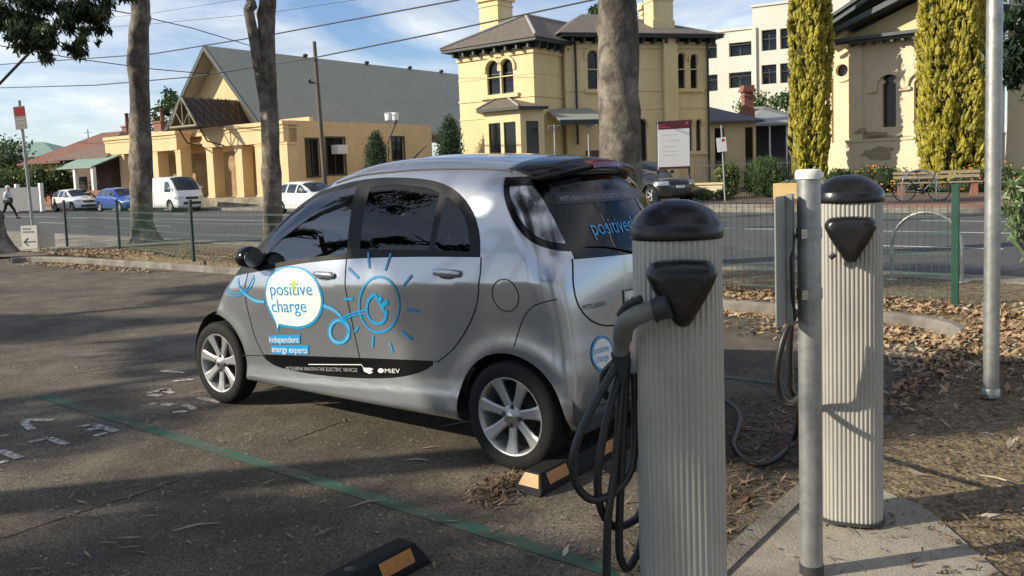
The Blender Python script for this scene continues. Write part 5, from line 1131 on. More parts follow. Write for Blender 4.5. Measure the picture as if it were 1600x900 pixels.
# iron picket fence with a low wall
pf0, pf1 = atY(1085, 262, 37.5), atY(1245, 262, 34.5); pf0.z = pf1.z = GZ; pk = empty('picket_fence', pf0); tag(pk, 'dark iron picket fence in front of the low cottage and bushes', 'fence')
d = pf1 - pf0; ln = d.length; d.normalize(); mb = MB(); n = 62
for k in range(n):
    p = d * (ln * k / (n - 1)); mb.tube([p + Vector((0, 0, .0)), p + Vector((0, 0, 1.55)), p + Vector((0, 0, 1.68))], [.013, .013, .001], 4)
for zz in (.25, 1.4): mb.tube([Vector((0, 0, zz)), d * ln + Vector((0, 0, zz))], .018, 4)
mb.build('pickets', M_DKSTEEL, pk)
lw0, lw1 = atY(1000, 262, 36.2), atY(1128, 262, 34.8); lw0.z = lw1.z = GZ; lw = empty('garden_wall', lw0, math.atan2((lw1 - lw0).y, (lw1 - lw0).x)); tag(lw, 'low pale yellow garden wall behind the dark four-wheel drive', 'wall')
l_ = (lw1 - lw0).length; mb = MB(); mb.bb(-4, l_, 0, .3, 0, .62); mb.build('wall_body', M_STONE, lw); mb = MB(); mb.bb(-4.05, l_ + .05, -.05, .35, .623, .70); mb.build('coping', M_YELTRIM, lw)

# ---- church on the right --------------------------------------------------
cpt = atY(1400, 250, 39.0); CH = Frame(cpt.x, cpt.y, .758, -.652)
church = bld(CH, 'stone_church', 'rendered cream church with dark gabled roof and lancet windows beside the golden cypresses', 'church')
x0, x1 = CH.px(1327, 150)[0], CH.px(1566, 150)[0]; zcor = CH.px(1400, 62)[1]
def cw_(a0, b0, a1, b1_): p, q = CH.px(a0, b1_), CH.px(a1, b0); return p[0], q[0], p[1], q[1]
l1, l2, l3 = cw_(1379, 107, 1400, 199), cw_(1428, 103, 1449, 196), cw_(1496, 100, 1517, 193)
def lancet(w):
    a, b, z0, z1 = w; r = (b - a) / 2; cx = (a + b) / 2; zc = z1 - r * 1.15; p = [(a, z0), (b, z0), (b, zc - r * 1.3), (b - r * .1, zc - r * 1.05)]
    p += [(b - r * .42, zc - r * .82)]
    p += [(cx + r * 1.0 * math.cos(t), zc + r * .9 * math.sin(t)) for t in np.linspace(-.85, math.pi + .85, 15)]
    return p + [(a + r * .42, zc - r * .82), (a + r * .1, zc - r * 1.05), (a, zc - r * 1.3)]
lan = [lancet(w_) for w_ in (l1, l2, l3)]
mb = MB(); mb.wall(rect(x0, x1, GZ, zcor), lan, .5); mb.bb(x0, x0 + .4, .502, 6, GZ, zcor); mb.build('gable_wall', M_STONE, church)
for o_ in lan: mb = MB(); mb.prism(o_, .30, .34); mb.build('lancet_window', mat('church_glass', (.012, .011, .013), .25), church)
for w_ in (l1, l2, l3):
    hood(church, w_[0] - .22, w_[1] + .22, w_[3] - .75, .16, .12, 0, M_STONE, .1)
    for sg, xx in ((-1, w_[0] - .22), (1, w_[1] + .22)): mb = MB(); mb.bb(min(xx, xx + sg * .42), max(xx, xx + sg * .42), -.12, .005, w_[3] - .98, w_[3] - .852); mb.build('hood_stop', M_STONE, church)
zb2 = CH.px(1400, 219)[1]; mb = MB(); mb.bb(x0 - .12, x1 + .12, -.14, .05, GZ, zb2); mb.build('plinth', M_STONE, church); mb = MB(); mb.bb(x0 - .15, x1 + .15, -.19, .05, zb2 + .002, zb2 + .10); mb.build('plinth_moulding', M_STONE, church)
mb = MB(); mb.bb(x0, x0 + .62, -.08, .02, zb2 + .104, zcor - .05); mb.build('corner_pilaster', M_STONE, church)
# patches where the render has fallen off
def blotch(cx, cz, rx, rz, y, seed, parent):
    g = np.random.default_rng(seed); ph = g.random(4) * 6; rr = lambda t: 1 + .22 * math.sin(2 * t + ph[0]) + .16 * math.sin(3 * t + ph[1]) + .09 * math.sin(7 * t + ph[2]) + .05 * math.sin(13 * t + ph[3]); p = [(cx + rx * math.cos(t) * rr(t), cz + rz * math.sin(t) * rr(t)) for t in np.linspace(0, 2 * math.pi, 61)[:-1]]
    mb = MB(); mb.prism(p, y - .006, y); return mb.build('bare_patch', M_STONEG, parent)
for i, (a, b, rx, rz, y) in enumerate(((1362, 212, .55, .2, 0), (1345, 205, .3, .12, -.085), (1372, 240, .8, .25, -.145), (1385, 214, .9, .10, 0))):
    p = CH.px(a, b, y); blotch(p[0], p[1], rx, rz, y - .002, i + 3, church)
# porch pediment: cornice, tympanum, two raking roofs
zk = CH.px(1405, 46)[1]; xa_ = CH.px(1452, 0)[0]; xlo = CH.px(1318, 46)[0] ; sl2 = (CH.px(1405, 0, -.5)[1] - CH.px(1352, 27, -.5)[1]) / (CH.px(1405, 0, -.5)[0] - CH.px(1352, 27, -.5)[0])
xap = (x0 + x1) / 2; half = xap - x0 + .6; zap = zk + sl2 * half
mb = MB(); mb.prism([(x0, zcor + .002), (x1, zcor + .002), (x1, zk), (xap, zap - .2), (x0, zk)], 0.02, .5); mb.build('tympanum', M_YELLOW, church)
mb = MB(); mb.bb(x0 - .55, x1 + .55, -.75, .018, zcor + .12, zcor + .26); mb.bb(x0 - .45, x1 + .45, -.55, .018, zcor + .0, zcor + .117); mb.build('cornice', M_TRIMGL if False else mat('church_trim', (.075, .092, .095), .6), church)
for sg in (-1, 1):
    ex = xap + sg * (half + .35); ez = zap - sl2 * (half + .35)
    mb = MB(); v = [(xap, -.95, zap + .1), (ex, -.95, ez + .1), (ex, 9, ez + .1), (xap, 9, zap + .1)]; mb.add(v + [(a, b, c - .16) for a, b, c in v], [(0, 1, 2, 3), (7, 6, 5, 4), (0, 4, 5, 1), (1, 5, 6, 2), (2, 6, 7, 3), (3, 7, 4, 0)]); rr = mb.build('gable_roof', M_TRIMG, church)
    mb = MB(); v = [(xap, -1.0, zap + .22), (ex, -1.0, ez + .22), (ex, -1.0, ez - .02), (xap, -1.0, zap - .02)]; mb.add(v + [(a, b + .12, c) for a, b, c in v], [(0, 1, 2, 3), (7, 6, 5, 4), (0, 4, 5, 1), (1, 5, 6, 2), (2, 6, 7, 3), (3, 7, 4, 0)]); mb.build('barge_board', MATS['church_trim'], rr)
for k in range(14): x = x0 + (x1 - x0) * (k + .5) / 14; mb = MB(); mb.bb(x - .06, x + .06, -.5, -.02, zcor - .11, zcor - .003); mb.build('dentil', MATS['church_trim'], church)
# set-back nave wall and higher roof behind
yn = 1.6; nx0, nx1 = CH.px(1262, 150, yn)[0], x0; zn = CH.px(1305, 60, yn)[1]
rw = CH.px(1316, 110, yn); ring = [(rw[0] + .30 * math.cos(t), rw[1] + .30 * math.sin(t)) for t in np.linspace(0, 2 * math.pi, 20)[:-1]]
mb = MB(); mb.wall(rect(nx0, nx1, GZ, zn), [ring], .4, yn); mb.build('nave_wall', M_STONE, church)
mb = MB(); mb.prism(ring, yn + .25, yn + .28); mb.build('round_window', MATS['church_glass'], church)
rg_ = [(rw[0] + .55 * math.cos(t), rw[1] + .55 * math.sin(t)) for t in np.linspace(0, 2 * math.pi, 28)[:-1]]; mb = MB(); mb.wall(rg_, [ring], .08, yn - .08); mb.build('round_hood', M_STONE, church)
mb = MB(); mb.bb(nx0, nx1 - .003, yn - .1, yn - .003, GZ, zb2 + .05); mb.build('nave_plinth', M_STONE, church)
for a0, a1 in ((1283, 1300),): p, q = CH.px(a0, 100, yn)[0], CH.px(a1, 100, yn)[0]; mb = MB(); mb.bb(p, q, yn - .09, yn - .003, zb2 + .055, zn - .3); mb.build('nave_pilaster', M_STONE, church)
xq, zq = CH.px(1288, 36, .6); xq2, zq2 = CH.px(1345, -2, .6); s3 = (zq2 - zq) / (xq2 - xq)
for (o1, o2) in ((0, .0), (.45, .22)):
    pass
xtop = xap; v = [(nx0 - 2.6, .4, zq - s3 * (xq - nx0 + 2.6)), (xtop, .4, zq + s3 * (xtop - xq)), (xtop, 16, zq + s3 * (xtop - xq)), (nx0 - 2.6, 16, zq - s3 * (xq - nx0 + 2.6))]
v = [(xq - .6, .4, zq - s3 * .6), v[1], v[2], (xq - .6, 16, zq - s3 * .6)]
mb = MB(); mb.add(v + [(a, b, c - .3) for a, b, c in v], [(0, 1, 2, 3), (7, 6, 5, 4), (0, 4, 5, 1), (1, 5, 6, 2), (2, 6, 7, 3), (3, 7, 4, 0)]); nr_ = mb.build('nave_roof', M_TRIMG, church)
for dz_, yy in ((.10, .28), (-.30, .10)):
    mb = MB(); v = [(xq - .7, yy, zq - s3 * .7 + dz_), (xtop, yy, zq + s3 * (xtop - xq) + dz_), (xtop, yy, zq + s3 * (xtop - xq) + dz_ - .16), (xq - .7, yy, zq - s3 * .7 + dz_ - .16)]; mb.add(v + [(a, b + .09, c) for a, b, c in v], [(0, 1, 2, 3), (7, 6, 5, 4), (0, 4, 5, 1), (1, 5, 6, 2), (2, 6, 7, 3), (3, 7, 4, 0)]); mb.build('barge_board', MATS['church_trim'], nr_)
mb = MB(); mb.prism([(xq - .2, zn - .5), (xtop, zn - .5), (xtop, zq + s3 * (xtop - xq) - .35), (xq - .2, zq - s3 * .2 - .35)], 1.9, 2.2); mb.build('nave_gable', M_STONE, church)
xw2 = CH.px(1640, 150, 1.0)[0]; mb = MB(); mb.bb(x1 + .003, xw2 + 4, 1.0, 1.5, GZ, zn + 2.5); mb.build('right_wall', M_STONE, church)
mb = MB(); mb.bb(x1 + .003, xw2 + 4, .9, .997, GZ, zb2); mb.build('right_plinth', M_STONE, church)

# ---- small houses far left -----------------------------------------------
def far_house(fr, name, label, a0, a1, bw, btop, bridge, dpt, mw, mr, roofx=None):
    h = bld(fr, name, label, 'house'); x0, x1 = fr.px(a0, bw)[0], fr.px(a1, bw)[0]; z = fr.px((a0 + a1) / 2, btop)[1]; zr_ = fr.px((a0 + a1) / 2, bridge, dpt / 2)[1]
    mb = MB(); mb.bb(x0, x1, 0, dpt, GZ, z); mb.build('wall', mw, h); q = min(x1 - x0, dpt) / 2
    mb = hip(MB(), x0 - .5, x1 + .5, -.5, dpt + .5, z, zr_, ((x0 + q, dpt / 2), (x1 - q + .01, dpt / 2)), .12); mb.build('roof', mr, h); return h, x0, x1, z
FH = Frame(*(lambda p: (p.x, p.y))(atY(60, 296, 74)), .83, -.55)
fh, hx0, hx1, hz = far_house(FH, 'tiled_house', 'low house with a terracotta tiled hip roof left of the orange hall', 42, 166, 285, 252, 213, 9, M_BRICK, M_TILE)
FV = Frame(*(lambda p: (p.x, p.y))(atY(90, 296, 64)), .83, -.55)
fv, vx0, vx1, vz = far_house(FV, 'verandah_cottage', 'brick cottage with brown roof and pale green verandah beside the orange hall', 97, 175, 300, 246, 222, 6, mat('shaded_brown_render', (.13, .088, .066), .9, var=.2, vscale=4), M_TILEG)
a0_, a1_ = FV.px(88, 255, -2)[0], FV.px(146, 255, -2)[0]; zv1 = FV.px(115, 262, -2)[1]; zv2 = vz + .05
mb = MB(); v = [(a0_, -2.2, zv1), (a1_, -2.2, zv1), (a1_, -.0, zv2), (a0_, 0, zv2)]; mb.add(v + [(a, b, c - .08) for a, b, c in v], [(0, 1, 2, 3), (7, 6, 5, 4), (0, 4, 5, 1), (1, 5, 6, 2), (2, 6, 7, 3), (3, 7, 4, 0)]); mb.build('verandah_roof', M_GREENR, fv)
for k in range(3): x = a0_ + (a1_ - a0_) * (k / 2 * .94 + .03); mb = MB(); mb.bb(x - .12, x + .12, -2.1, -1.86, GZ, zv1 - .06); mb.build('verandah_post', M_SIGNW, fv)
mb = MB(); mb.bb(a0_, a1_ + 2.5, -2.6, -2.4, GZ, 1.3); mb.build('front_wall', M_BRICK, fv)
for a in (112, 128): p = FV.px(a, 262, -.02)[0]; mb = MB(); mb.bb(p - .5, p + .5, -.03, -.003, 1.0, 2.3); mb.build('window', M_GLASSD, fv)
FG = Frame(*(lambda p: (p.x, p.y))(atY(0, 296, 110)), 1, -.1)
fg, *_ = far_house(FG, 'green_roofed_house', 'distant low building with a pale green metal roof behind the tiled house', -60, 92, 285, 246, 224, 10, M_CREAM, M_GREENR)
mb = MB(); x, z_ = FH.px(137, 202, 4.5); mb.tube([(x, 4.5, z_ - 3), (x, 4.5, z_)], .04, 5); mb.tube([(x - .5, 4.5, z_ - .3), (x + .5, 4.5, z_ - .3)], .03, 4); mb.build('aerial', M_DKSTEEL, fh)
# brick chimneys of the house behind the hall
FC = Frame(*(lambda p: (p.x, p.y))(atY(220, 290, 78)), .83, -.55)
bh, b0_, b1_, bz_ = far_house(FC, 'house_behind_hall', 'brick house behind the orange hall with two tall terracotta chimney pots', 180, 262, 280, 242, 226, 8, M_BRICK, M_TILEG)
for a0, a1, bt in ((190, 197, 197), (239, 251, 190)):
    x0_, zt_ = FC.px(a0, bt, .5); x1_, _ = FC.px(a1, bt, .5); w_ = x1_ - x0_; mb = MB(); mb.bb(x0_, x1_, .5, .5 + w_, bz_ - 1, zt_ - .15); mb.bb(x0_ - .08, x1_ + .08, .42, .58 + w_, zt_ - .15, zt_); ch_ = mb.build('chimney', M_BRICK, bh)
    zp = FC.px(a0, bt - 20, .5)[1]; mb = MB(); mb.lathe([(.20, zt_), (.18, zt_ + .2), (.15, zp - .2), (.21, zp - .15), (.19, zp), (.1, zp)], 12, ((x0_ + x1_) / 2, .5 + w_ / 2, 0)); mb.build('chimney_pot', M_TILE, ch_)
# grey gate and fence far left
g0, g1 = atY(-10, 318, 58), atY(62, 318, 54.5); g0.z = g1.z = GZ; gt = empty('timber_gate', g0, math.atan2((g1 - g0).y, (g1 - g0).x)); tag(gt, 'grey paling gate and fence between the hedge and the brick cottage', 'gate'); l_ = (g1 - g0).length
mb = MB(); n = int(l_ / .14)
for k in range(n): mb.bb(k * .14, k * .14 + .12, 0, .03, .05, 1.55 + .02 * (k % 2))
mb.build('palings', mat('grey_paling', (.17, .18, .19), .8, var=.15, vscale=5), gt)
for x in (0, l_ * .5, l_): mb = MB(); mb.bb(x - .12, x + .12, .035, .25, 0, 1.8); mb.build('gate_post', M_SIGNW if x else M_BRICK, gt)

# ------------------------------------------------------------------ wires and poles
pl0 = rd(0, 0); wp_ = atY(508, 278, 41.0); wp_.z = GZ; tpz = atY(491, 65, 41.0)
pole_ = empty('timber_power_pole', wp_); tag(pole_, 'leaning timber power pole in front of the orange hall side wall', 'power pole')
mb = MB(); mb.tube([Vector((0, 0, 0)), (tpz - wp_) * .5, tpz - wp_], [.12, .105, .085], 12); mb.build('pole_shaft', M_WOOD, pole_)
mb = MB(); mb.tube([tpz - wp_ + Vector((-.35, 0, -1.9)), tpz - wp_ + Vector((.1, 0, -1.9))], .05, 6); mb.lathe([(.05, 0), (.09, .05), (.05, .16)], 8, tuple(tpz - wp_ + Vector((-.32, 0, -1.88)))); mb.build('insulator', M_DKSTEEL, pole_)
def wire(pts, label, r=.02, sag=.0):
    P = [Vector(p) for p in pts]; o = []; c = P[0].copy()
    for a, b in zip(P, P[1:]):
        for k in range(12): t = k / 12; q = a.lerp(b, t); q.z -= sag * 4 * t * (1 - t); o.append(q - c)
    o.append(P[-1] - c); mb = MB(); mb.tube(o, r, 5); w_ = mb.build('overhead_wire', M_WIRE, None); w_.location = c; return tag(w_, label, 'wire')
def onT(a, b, t):
    r = ray(a, b); k = t / (r.x * NR.x + r.y * NR.y); return EYE + r * k
wire([onT(1010, -22, 25), onT(925, 0, 25), onT(700, 48, 25), onT(491, 90, 25), onT(300, 120, 25), onT(150, 133, 25), onT(-100, 140, 25)], 'thick black overhead wire crossing in front of the grey hall roof', .033)
wire([onT(760, -12, 22), onT(715, 0, 22), onT(430, 53, 22), onT(240, 84, 22), onT(-60, 105, 22)], 'upper black overhead wire passing over the peak of the hall', .030)
wire([atY(130, -2, 24), atY(168, 15, 24), atY(202, 21, 24), atY(300, 44, 30), atY(420, 80, 36)], 'service wire running from the left gum trunk down toward the hall', .016)
wire([atY(-20, 68, 30), atY(120, 92, 32), atY(240, 108, 34), atY(330, 116, 36), atY(430, 100, 40)], 'thin sagging wire low in the sky left of the hall', .018)
wire([onT(620, -10, 27), onT(420, 20, 27), onT(230, 38, 27), onT(120, 46, 27)], 'pale thin wire high in the clouds over the hall', .014)
wire([onT(420, -8, 30), onT(230, 22, 30), onT(110, 32, 30)], 'faint highest wire between the two left gum trunks', .013)
wire([atY(-30, 158, 20), atY(0, 130, 20.2), atY(22, 107, 20.4), atY(52, 76, 20.6), atY(95, 30, 21)], 'thick stay cable slanting down from the overhanging leaves at left', .035)
# speaker-like fittings on a bent pole beside the conifer
fp = atY(603, 262, 44); fp.z = GZ; fl = empty('fitting_pole', fp); tag(fl, 'thin pole with two pale floodlight boxes beside the round conifer', 'fitting'); mb = MB(); q = atY(621, 186, 44) - fp
mb.tube([Vector((0, 0, 0)), atY(606, 222, 44) - fp, q], .05, 6); mb.build('pole_shaft', M_WOOD, fl)
for a in (607, 617): c = atY(a, 182, 43.8) - fp; mb = MB(); mb.lathe([(.18, -.2), (.2, .18), (.16, .2)], 12, tuple(c)); mb.build('fitting_box', M_SIGNW, fl)

# ------------------------------------------------------------------ signs across the street
q = [atY(a, b, 33.4) for a, b in ((1028, 190), (1077, 187), (1078, 263), (1029, 265))]; sg_o = (q[2] + q[3]) / 2; sg_o.z = GZ
bs = empty('notice_board', sg_o); tag(bs, 'big white notice board with dark red header before the yellow house', 'notice board'); q = [p - sg_o for p in q]
nrm = (q[1] - q[0]).cross(q[3] - q[0]).normalized(); nrm = nrm if nrm.y < 0 else -nrm
bd = plate('board', q, .08, M_SIGNW, bs, nrm); plate('header', sub(q, 0, 1, 0, .17, .004), .003, M_DKRED, bd, nrm); plate('footer', sub(q, 0, 1, .95, 1, .004), .003, M_DKRED, bd, nrm)
for (u0, u1, v) in ((.04, .24, .07), (.04, .40, .115)): plate('header_text', sub(q, u0, u1, v, v + .022, .008), .003, mat('sign_pink_red', (.42, .07, .09), .5), bd, nrm)
cc = sub(q, .88, .96, .03, .09, .008); plate('emblem', cc, .003, MATS['sign_pink_red'], bd, nrm)
for i, (u0, u1, v) in enumerate(((.15, .62, .28), (.30, .72, .40), (.15, .55, .52), (.2, .66, .62), (.15, .60, .70))): plate('text_line', sub(q, u0, u1, v, v + .012, .004), .002, mat('sign_pale_ink', (.60, .60, .60), .6), bd, nrm)
for u in (.0, 1.0): mb = MB(); p = q[3].lerp(q[2], u); mb.tube([Vector((p.x, p.y + .12, 0)), Vector((p.x, p.y + .12, q[0].z))], .045, 8); mb.build('post', M_DKSTEEL, bs)
s0 = gnd(1133, 318, GZ); s2 = empty('street_sign', s0); tag(s2, 'small white sign with a red mark on a thin pole before the bushes', 'sign')
t0 = atY(1127, 196, s0.y) - s0; mb = MB(); mb.tube([Vector((0, 0, 0)), t0], .03, 8); mb.build('pole_shaft', M_GALV, s2)
q = [atY(a, b, s0.y - .05) - s0 for a, b in ((1119, 216), (1134, 214), (1136, 236), (1121, 238))]; nrm = (q[1] - q[0]).cross(q[3] - q[0]).normalized(); nrm = nrm if nrm.y < 0 else -nrm
sgp = plate('sign_plate', q, .01, M_SIGNW, s2, nrm); plate('red_mark', sub(q, .55, .85, .1, .3, .004), .003, M_REDS, sgp, nrm)
s0 = gnd(372, 318, GZ); s3_ = empty('street_sign', s0); tag(s3_, 'grey square sign back on a pole before the hall columns', 'sign'); mb = MB(); t0 = atY(364, 228, s0.y) - s0; mb.tube([Vector((0, 0, 0)), t0], .03, 8); mb.build('pole_shaft', M_GALV, s3_)
q = [atY(a, b, s0.y - .05) - s0 for a, b in ((357, 237), (372, 236), (373, 258), (358, 259))]; plate('sign_plate', q, .01, mat('sign_back', (.30, .29, .25), .6, .3), s3_, Vector((0, -1, 0)))

# ------------------------------------------------------------------ other vehicles
def bg_car(name, label, sh, box, sk, step, sides, wsx, rgz, paint, wheels, wr, loc, heading, group, cat='car', extra=None):
    root = empty(name, loc, math.atan2(heading.y, heading.x)); tag(root, label, cat, group)
    V, Fc = sh.mesh(box, sk, step); cl = []
    for wx, _ in wheels: cl.append(('arch', (lambda wx: lambda P: np.maximum(np.hypot(P[:, 0] - wx, P[:, 2] - wr) - wr * 1.13, .45 - np.abs(P[:, 1])))(wx)))
    for p in sides: cl.append(('pane', gside(p)))
    cl.append(('windscreen', lambda P: np.maximum.reduce([np.abs(P[:, 1]) - wsx[2], wsx[0] - P[:, 0], P[:, 0] - wsx[1], wsx[3] - P[:, 2]])))
    cl.append(('rear', lambda P: np.maximum.reduce([np.abs(P[:, 1]) - wsx[2], rgz[0] - P[:, 2], P[:, 2] - rgz[1], P[:, 0] - rgz[2]])))
    xf = float(sh.XF(.6)); hz_ = sh.hz
    cl.append(('headlight', lambda P: np.maximum.reduce([np.abs(P[:, 2] - hz_) - .085, sh.half * .52 - np.abs(P[:, 1]), xf - .42 - P[:, 0]])))
    cl.append(('grille', lambda P: np.maximum.reduce([np.abs(P[:, 2] - hz_ + .02) - .07, np.abs(P[:, 1]) - sh.half * .46, xf - .4 - P[:, 0]])))
    cl.append(('bumper_intake', lambda P: np.maximum.reduce([np.abs(P[:, 2] - hz_ + .30) - .08, np.abs(P[:, 1]) - sh.half * .62, xf - .5 - P[:, 0]])))
    cl.append(('tail', lambda P: np.maximum.reduce([np.abs(P[:, 2] - hz_ - .15) - .14, sh.half * .70 - np.abs(P[:, 1]), P[:, 0] - float(sh.XR(.8)) - .22])))
    V, cls = panels(sh, V, Fc, cl, step * 1.3); nm = [c[0] for c in cl] + ['body']; Cc = V[Fc].mean(1)
    def pk(n_, sd=0): h = np.isin(cls, [i for i, a in enumerate(nm) if a == n_]); h = h & (Cc[:, 1] * sd > 0) if sd else h; return Fc[h]
    part_from(sh, V, pk('body'), 'body', paint, root)
    dark = M_CARGLASS
    for n_, nn_, m_ in (('windscreen', 'windscreen', dark), ('rear', 'rear_window', dark), ('grille', 'grille', M_GLOSSB), ('bumper_intake', 'bumper_intake', M_BLACKM)):
        if len(pk(n_)): part_from(sh, V, pk(n_), nn_, m_, root)
    for sd in (1, -1):
        if len(pk('pane', sd)): part_from(sh, V, pk('pane', sd), 'side_window', dark, root)
        if len(pk('headlight', sd)): part_from(sh, V, pk('headlight', sd), 'headlight', M_HEADL, root)
        if len(pk('tail', sd)): part_from(sh, V, pk('tail', sd), 'tail_light', M_REDL, root)
        mb = MB(); mb.lathe([(.02, -.09), (.09, -.06), (.11, 0), (.09, .06), (.02, .08)], 12, (wsx[1] - .42, (sh.half + .08) * sd, wsx[3] + .12), axis='Y', sx=.6, sy=.7); mb.build('wing_mirror', paint, root)
    mb = MB(); mb.bb(xf - .06, xf + .035, -.19, .19, hz_ - .22, hz_ - .10); mb.build('number_plate', M_PLATE, root)
    mb = MB(); mb.bb(wheels[1][0], wheels[0][0], -sh.half + .15, sh.half - .15, .2, .5); mb.build('underside', M_BLACKM, root)
    for wx, _ in wheels:
        for sd in (1, -1): wheel(root, (wx, (sh.half - .11) * sd, wr), sd, wr, .2, wr * .64, 5, None, False)
    return root
M_CARGLASS = mat('tinted_car_glass', (.02, .025, .028), .05, coat=.5); M_HEADL = mat('headlamp_glass', (.42, .44, .46), .15, .5, coat=1)
M_CWHITE = mat('white_car_paint', (.74, .74, .72), .35, coat=1.0); M_CBLUE = mat('blue_car_paint', (.015, .075, .36), .3, .2, coat=1.0); M_CGREY = mat('charcoal_car_paint', (.022, .021, .020), .35, .4, coat=1.0)
def hatch_shape():
    s = CarShape(T=[(-.9, 1.2), (-.62, 1.30), (-.3, 1.40), (.3, 1.47), (.9, 1.475), (1.4, 1.42), (1.8, 1.25), (2.25, .99), (2.6, .90), (3.0, .82), (3.3, .68), (3.5, .4)], C=[(-1, .07), (1.2, .07), (2.2, .08), (3.4, .10)],
        XF=[(.1, 3.22), (.4, 3.33), (.6, 3.33), (.75, 3.22), (1.2, 3.0), (1.6, 2.8)], XR=[(.1, -.72), (.5, -.82), (.9, -.76), (1.1, -.68), (1.4, -.35), (1.6, -.1)], half=.86, zc=(.82, -.03), up=(.24, .32), low=[(0, 0), (.2, .006), (.45, .03), (.62, .05), (.75, .16)],
        taper=(.10, .10, 2.2, .0), k=(.14, .2, .25, .06), zb=.2, wheels=((0, .31, .36), (2.55, .31, .36)), cf=.35, cr=[(.2, .2), (1.5, .25)]); s.hz = .66; return s
HS = hatch_shape()
hside = [[(-.42, .98), (.42, .95), (.42, 1.34), (.1, 1.345), (-.18, 1.28)], [(.50, .95), (1.15, .93), (1.15, 1.33), (.50, 1.345)], [(1.23, .93), (1.98, .91), (1.95, .98), (1.62, 1.18), (1.35, 1.30), (1.23, 1.32)]]
hargs = (HS, ((-1.0, 3.5), .95, (.12, 1.56)), ((.3, 2.3), (.55, .85)), .05, hside, (1.45, 2.22, .62, .96), (.98, 1.36, -.25))
def at_road(px_, py_, back): p = gnd(px_, py_, 0); return p
hd = -UR
def place(px0, t): 
    r = ray(px0, 320); k = t / (r.x * NR.x + r.y * NR.y); p = EYE + r * k; return Vector((p.x, p.y, 0))
bg_car('parked_car', 'white hatchback parked at the far kerb in front of the brick cottage', *hargs, M_CWHITE, ((2.55, 0), (0, 0)), .31, place(107, 24.3), hd, 'cars on the far side of the street')
bg_car('parked_car', 'bright blue hatchback parked behind the first gum trunk', *hargs, M_CBLUE, ((2.55, 0), (0, 0)), .31, place(177, 24.2), hd, 'cars on the far side of the street')
bg_car('parked_car', 'white hatchback half hidden behind the silver electric car bonnet', *hargs, M_CWHITE, ((2.55, 0), (0, 0)), .31, place(462, 24.0), hd, 'cars on the far side of the street')
VS = CarShape(T=[(-1.3, 1.93), (-.8, 1.96), (2.0, 1.97), (2.4, 1.93), (2.75, 1.72), (3.15, 1.28), (3.35, 1.10), (3.55, .9), (3.7, .5)], C=[(-2, .05), (2.2, .05), (3.6, .08)], XF=[(.1, 3.42), (.4, 3.52), (.7, 3.52), (1.0, 3.42), (1.5, 3.25), (2.1, 3.0)], XR=[(.1, -1.12), (.6, -1.2), (1.9, -1.12), (2.1, -1.0)],
    half=.85, zc=(1.0, 0), up=(.07, .08), low=[(0, 0), (.4, .005), (.65, .03), (.8, .12)], taper=(.10, .05, 2.6, -.6), k=(.12, .12, .18, .06), zb=.22, wheels=((0, .34, .39), (2.57, .34, .39)), cf=.25, cr=[(.2, .1), (2, .1)]); VS.hz = .78
vp = [[(2.05, 1.12), (2.75, 1.10), (2.72, 1.35), (2.48, 1.66), (2.05, 1.70)], [(1.0, 1.14), (1.9, 1.13), (1.9, 1.70), (1.0, 1.70)]]
van = bg_car('delivery_van', 'white delivery van parked in front of the orange hall entrance', VS, ((-1.4, 3.7), 1.0, (.12, 2.1)), ((-.4, 2.5), (.6, 1.3)), .06, vp[:1], (2.40, 3.25, .68, 1.18), (1.15, 1.75, -.9), M_CWHITE, ((2.57, 0), (0, 0)), .34, place(252, 24.3), hd, 'cars on the far side of the street', 'van')
decal(VS, 'door_gap', [ribbon([(2.0, .45), (2.0, 1.75)], .015)], M_GAP, van, -1, .004); decal(VS, 'slide_gap', [ribbon([(.85, .45), (.85, 1.75)], .015)], M_GAP, van, -1, .004)
SV = CarShape(T=[(-1.0, 1.70), (-.5, 1.80), (.8, 1.84), (1.3, 1.80), (1.6, 1.62), (2.0, 1.22), (2.2, 1.14), (2.9, 1.10), (3.35, 1.02), (3.5, .8)], C=[(-2, .05), (2.2, .05), (3.6, .07)], XF=[(.1, 3.3), (.5, 3.42), (.85, 3.42), (1.05, 3.34), (1.6, 3.0)], XR=[(.1, -.9), (.6, -1.0), (1.2, -.98), (1.9, -.75)],
    half=.92, zc=(1.0, 0), up=(.16, .22), low=[(0, 0), (.4, .01), (.6, .03), (.8, .1)], taper=(.10, .06, 2.6, -.3), k=(.12, .14, .16, .06), zb=.3, wheels=((0, .39, .45), (2.78, .39, .45)), cf=.18, cr=[(.2, .1), (2, .12)], flare=.03); SV.hz = .86
sp5 = [[(-.7, 1.16), (.3, 1.14), (.3, 1.62), (-.55, 1.60)], [(.4, 1.14), (1.0, 1.12), (1.0, 1.64), (.4, 1.63)], [(1.08, 1.12), (1.85, 1.10), (1.5, 1.50), (1.3, 1.63), (1.08, 1.64)]]
sv_l = gnd(985, 318, GZ + .03)
suv = bg_car('four_wheel_drive', 'dark charcoal four-wheel drive parked by the yellow garden wall', SV, ((-1.1, 3.6), 1.05, (.2, 1.95)), ((-.1, 2.4), (.7, 1.1)), .055, sp5, (1.5, 2.15, .72, 1.2), (1.2, 1.65, -.6), M_CGREY, ((2.78, 0), (0, 0)), .39, Vector((4.72, 35.0, GZ + .03)), Vector((.47, -.88, 0)), 'cars on the far side of the street', 'car'); suv.scale = (1, 1, .9)

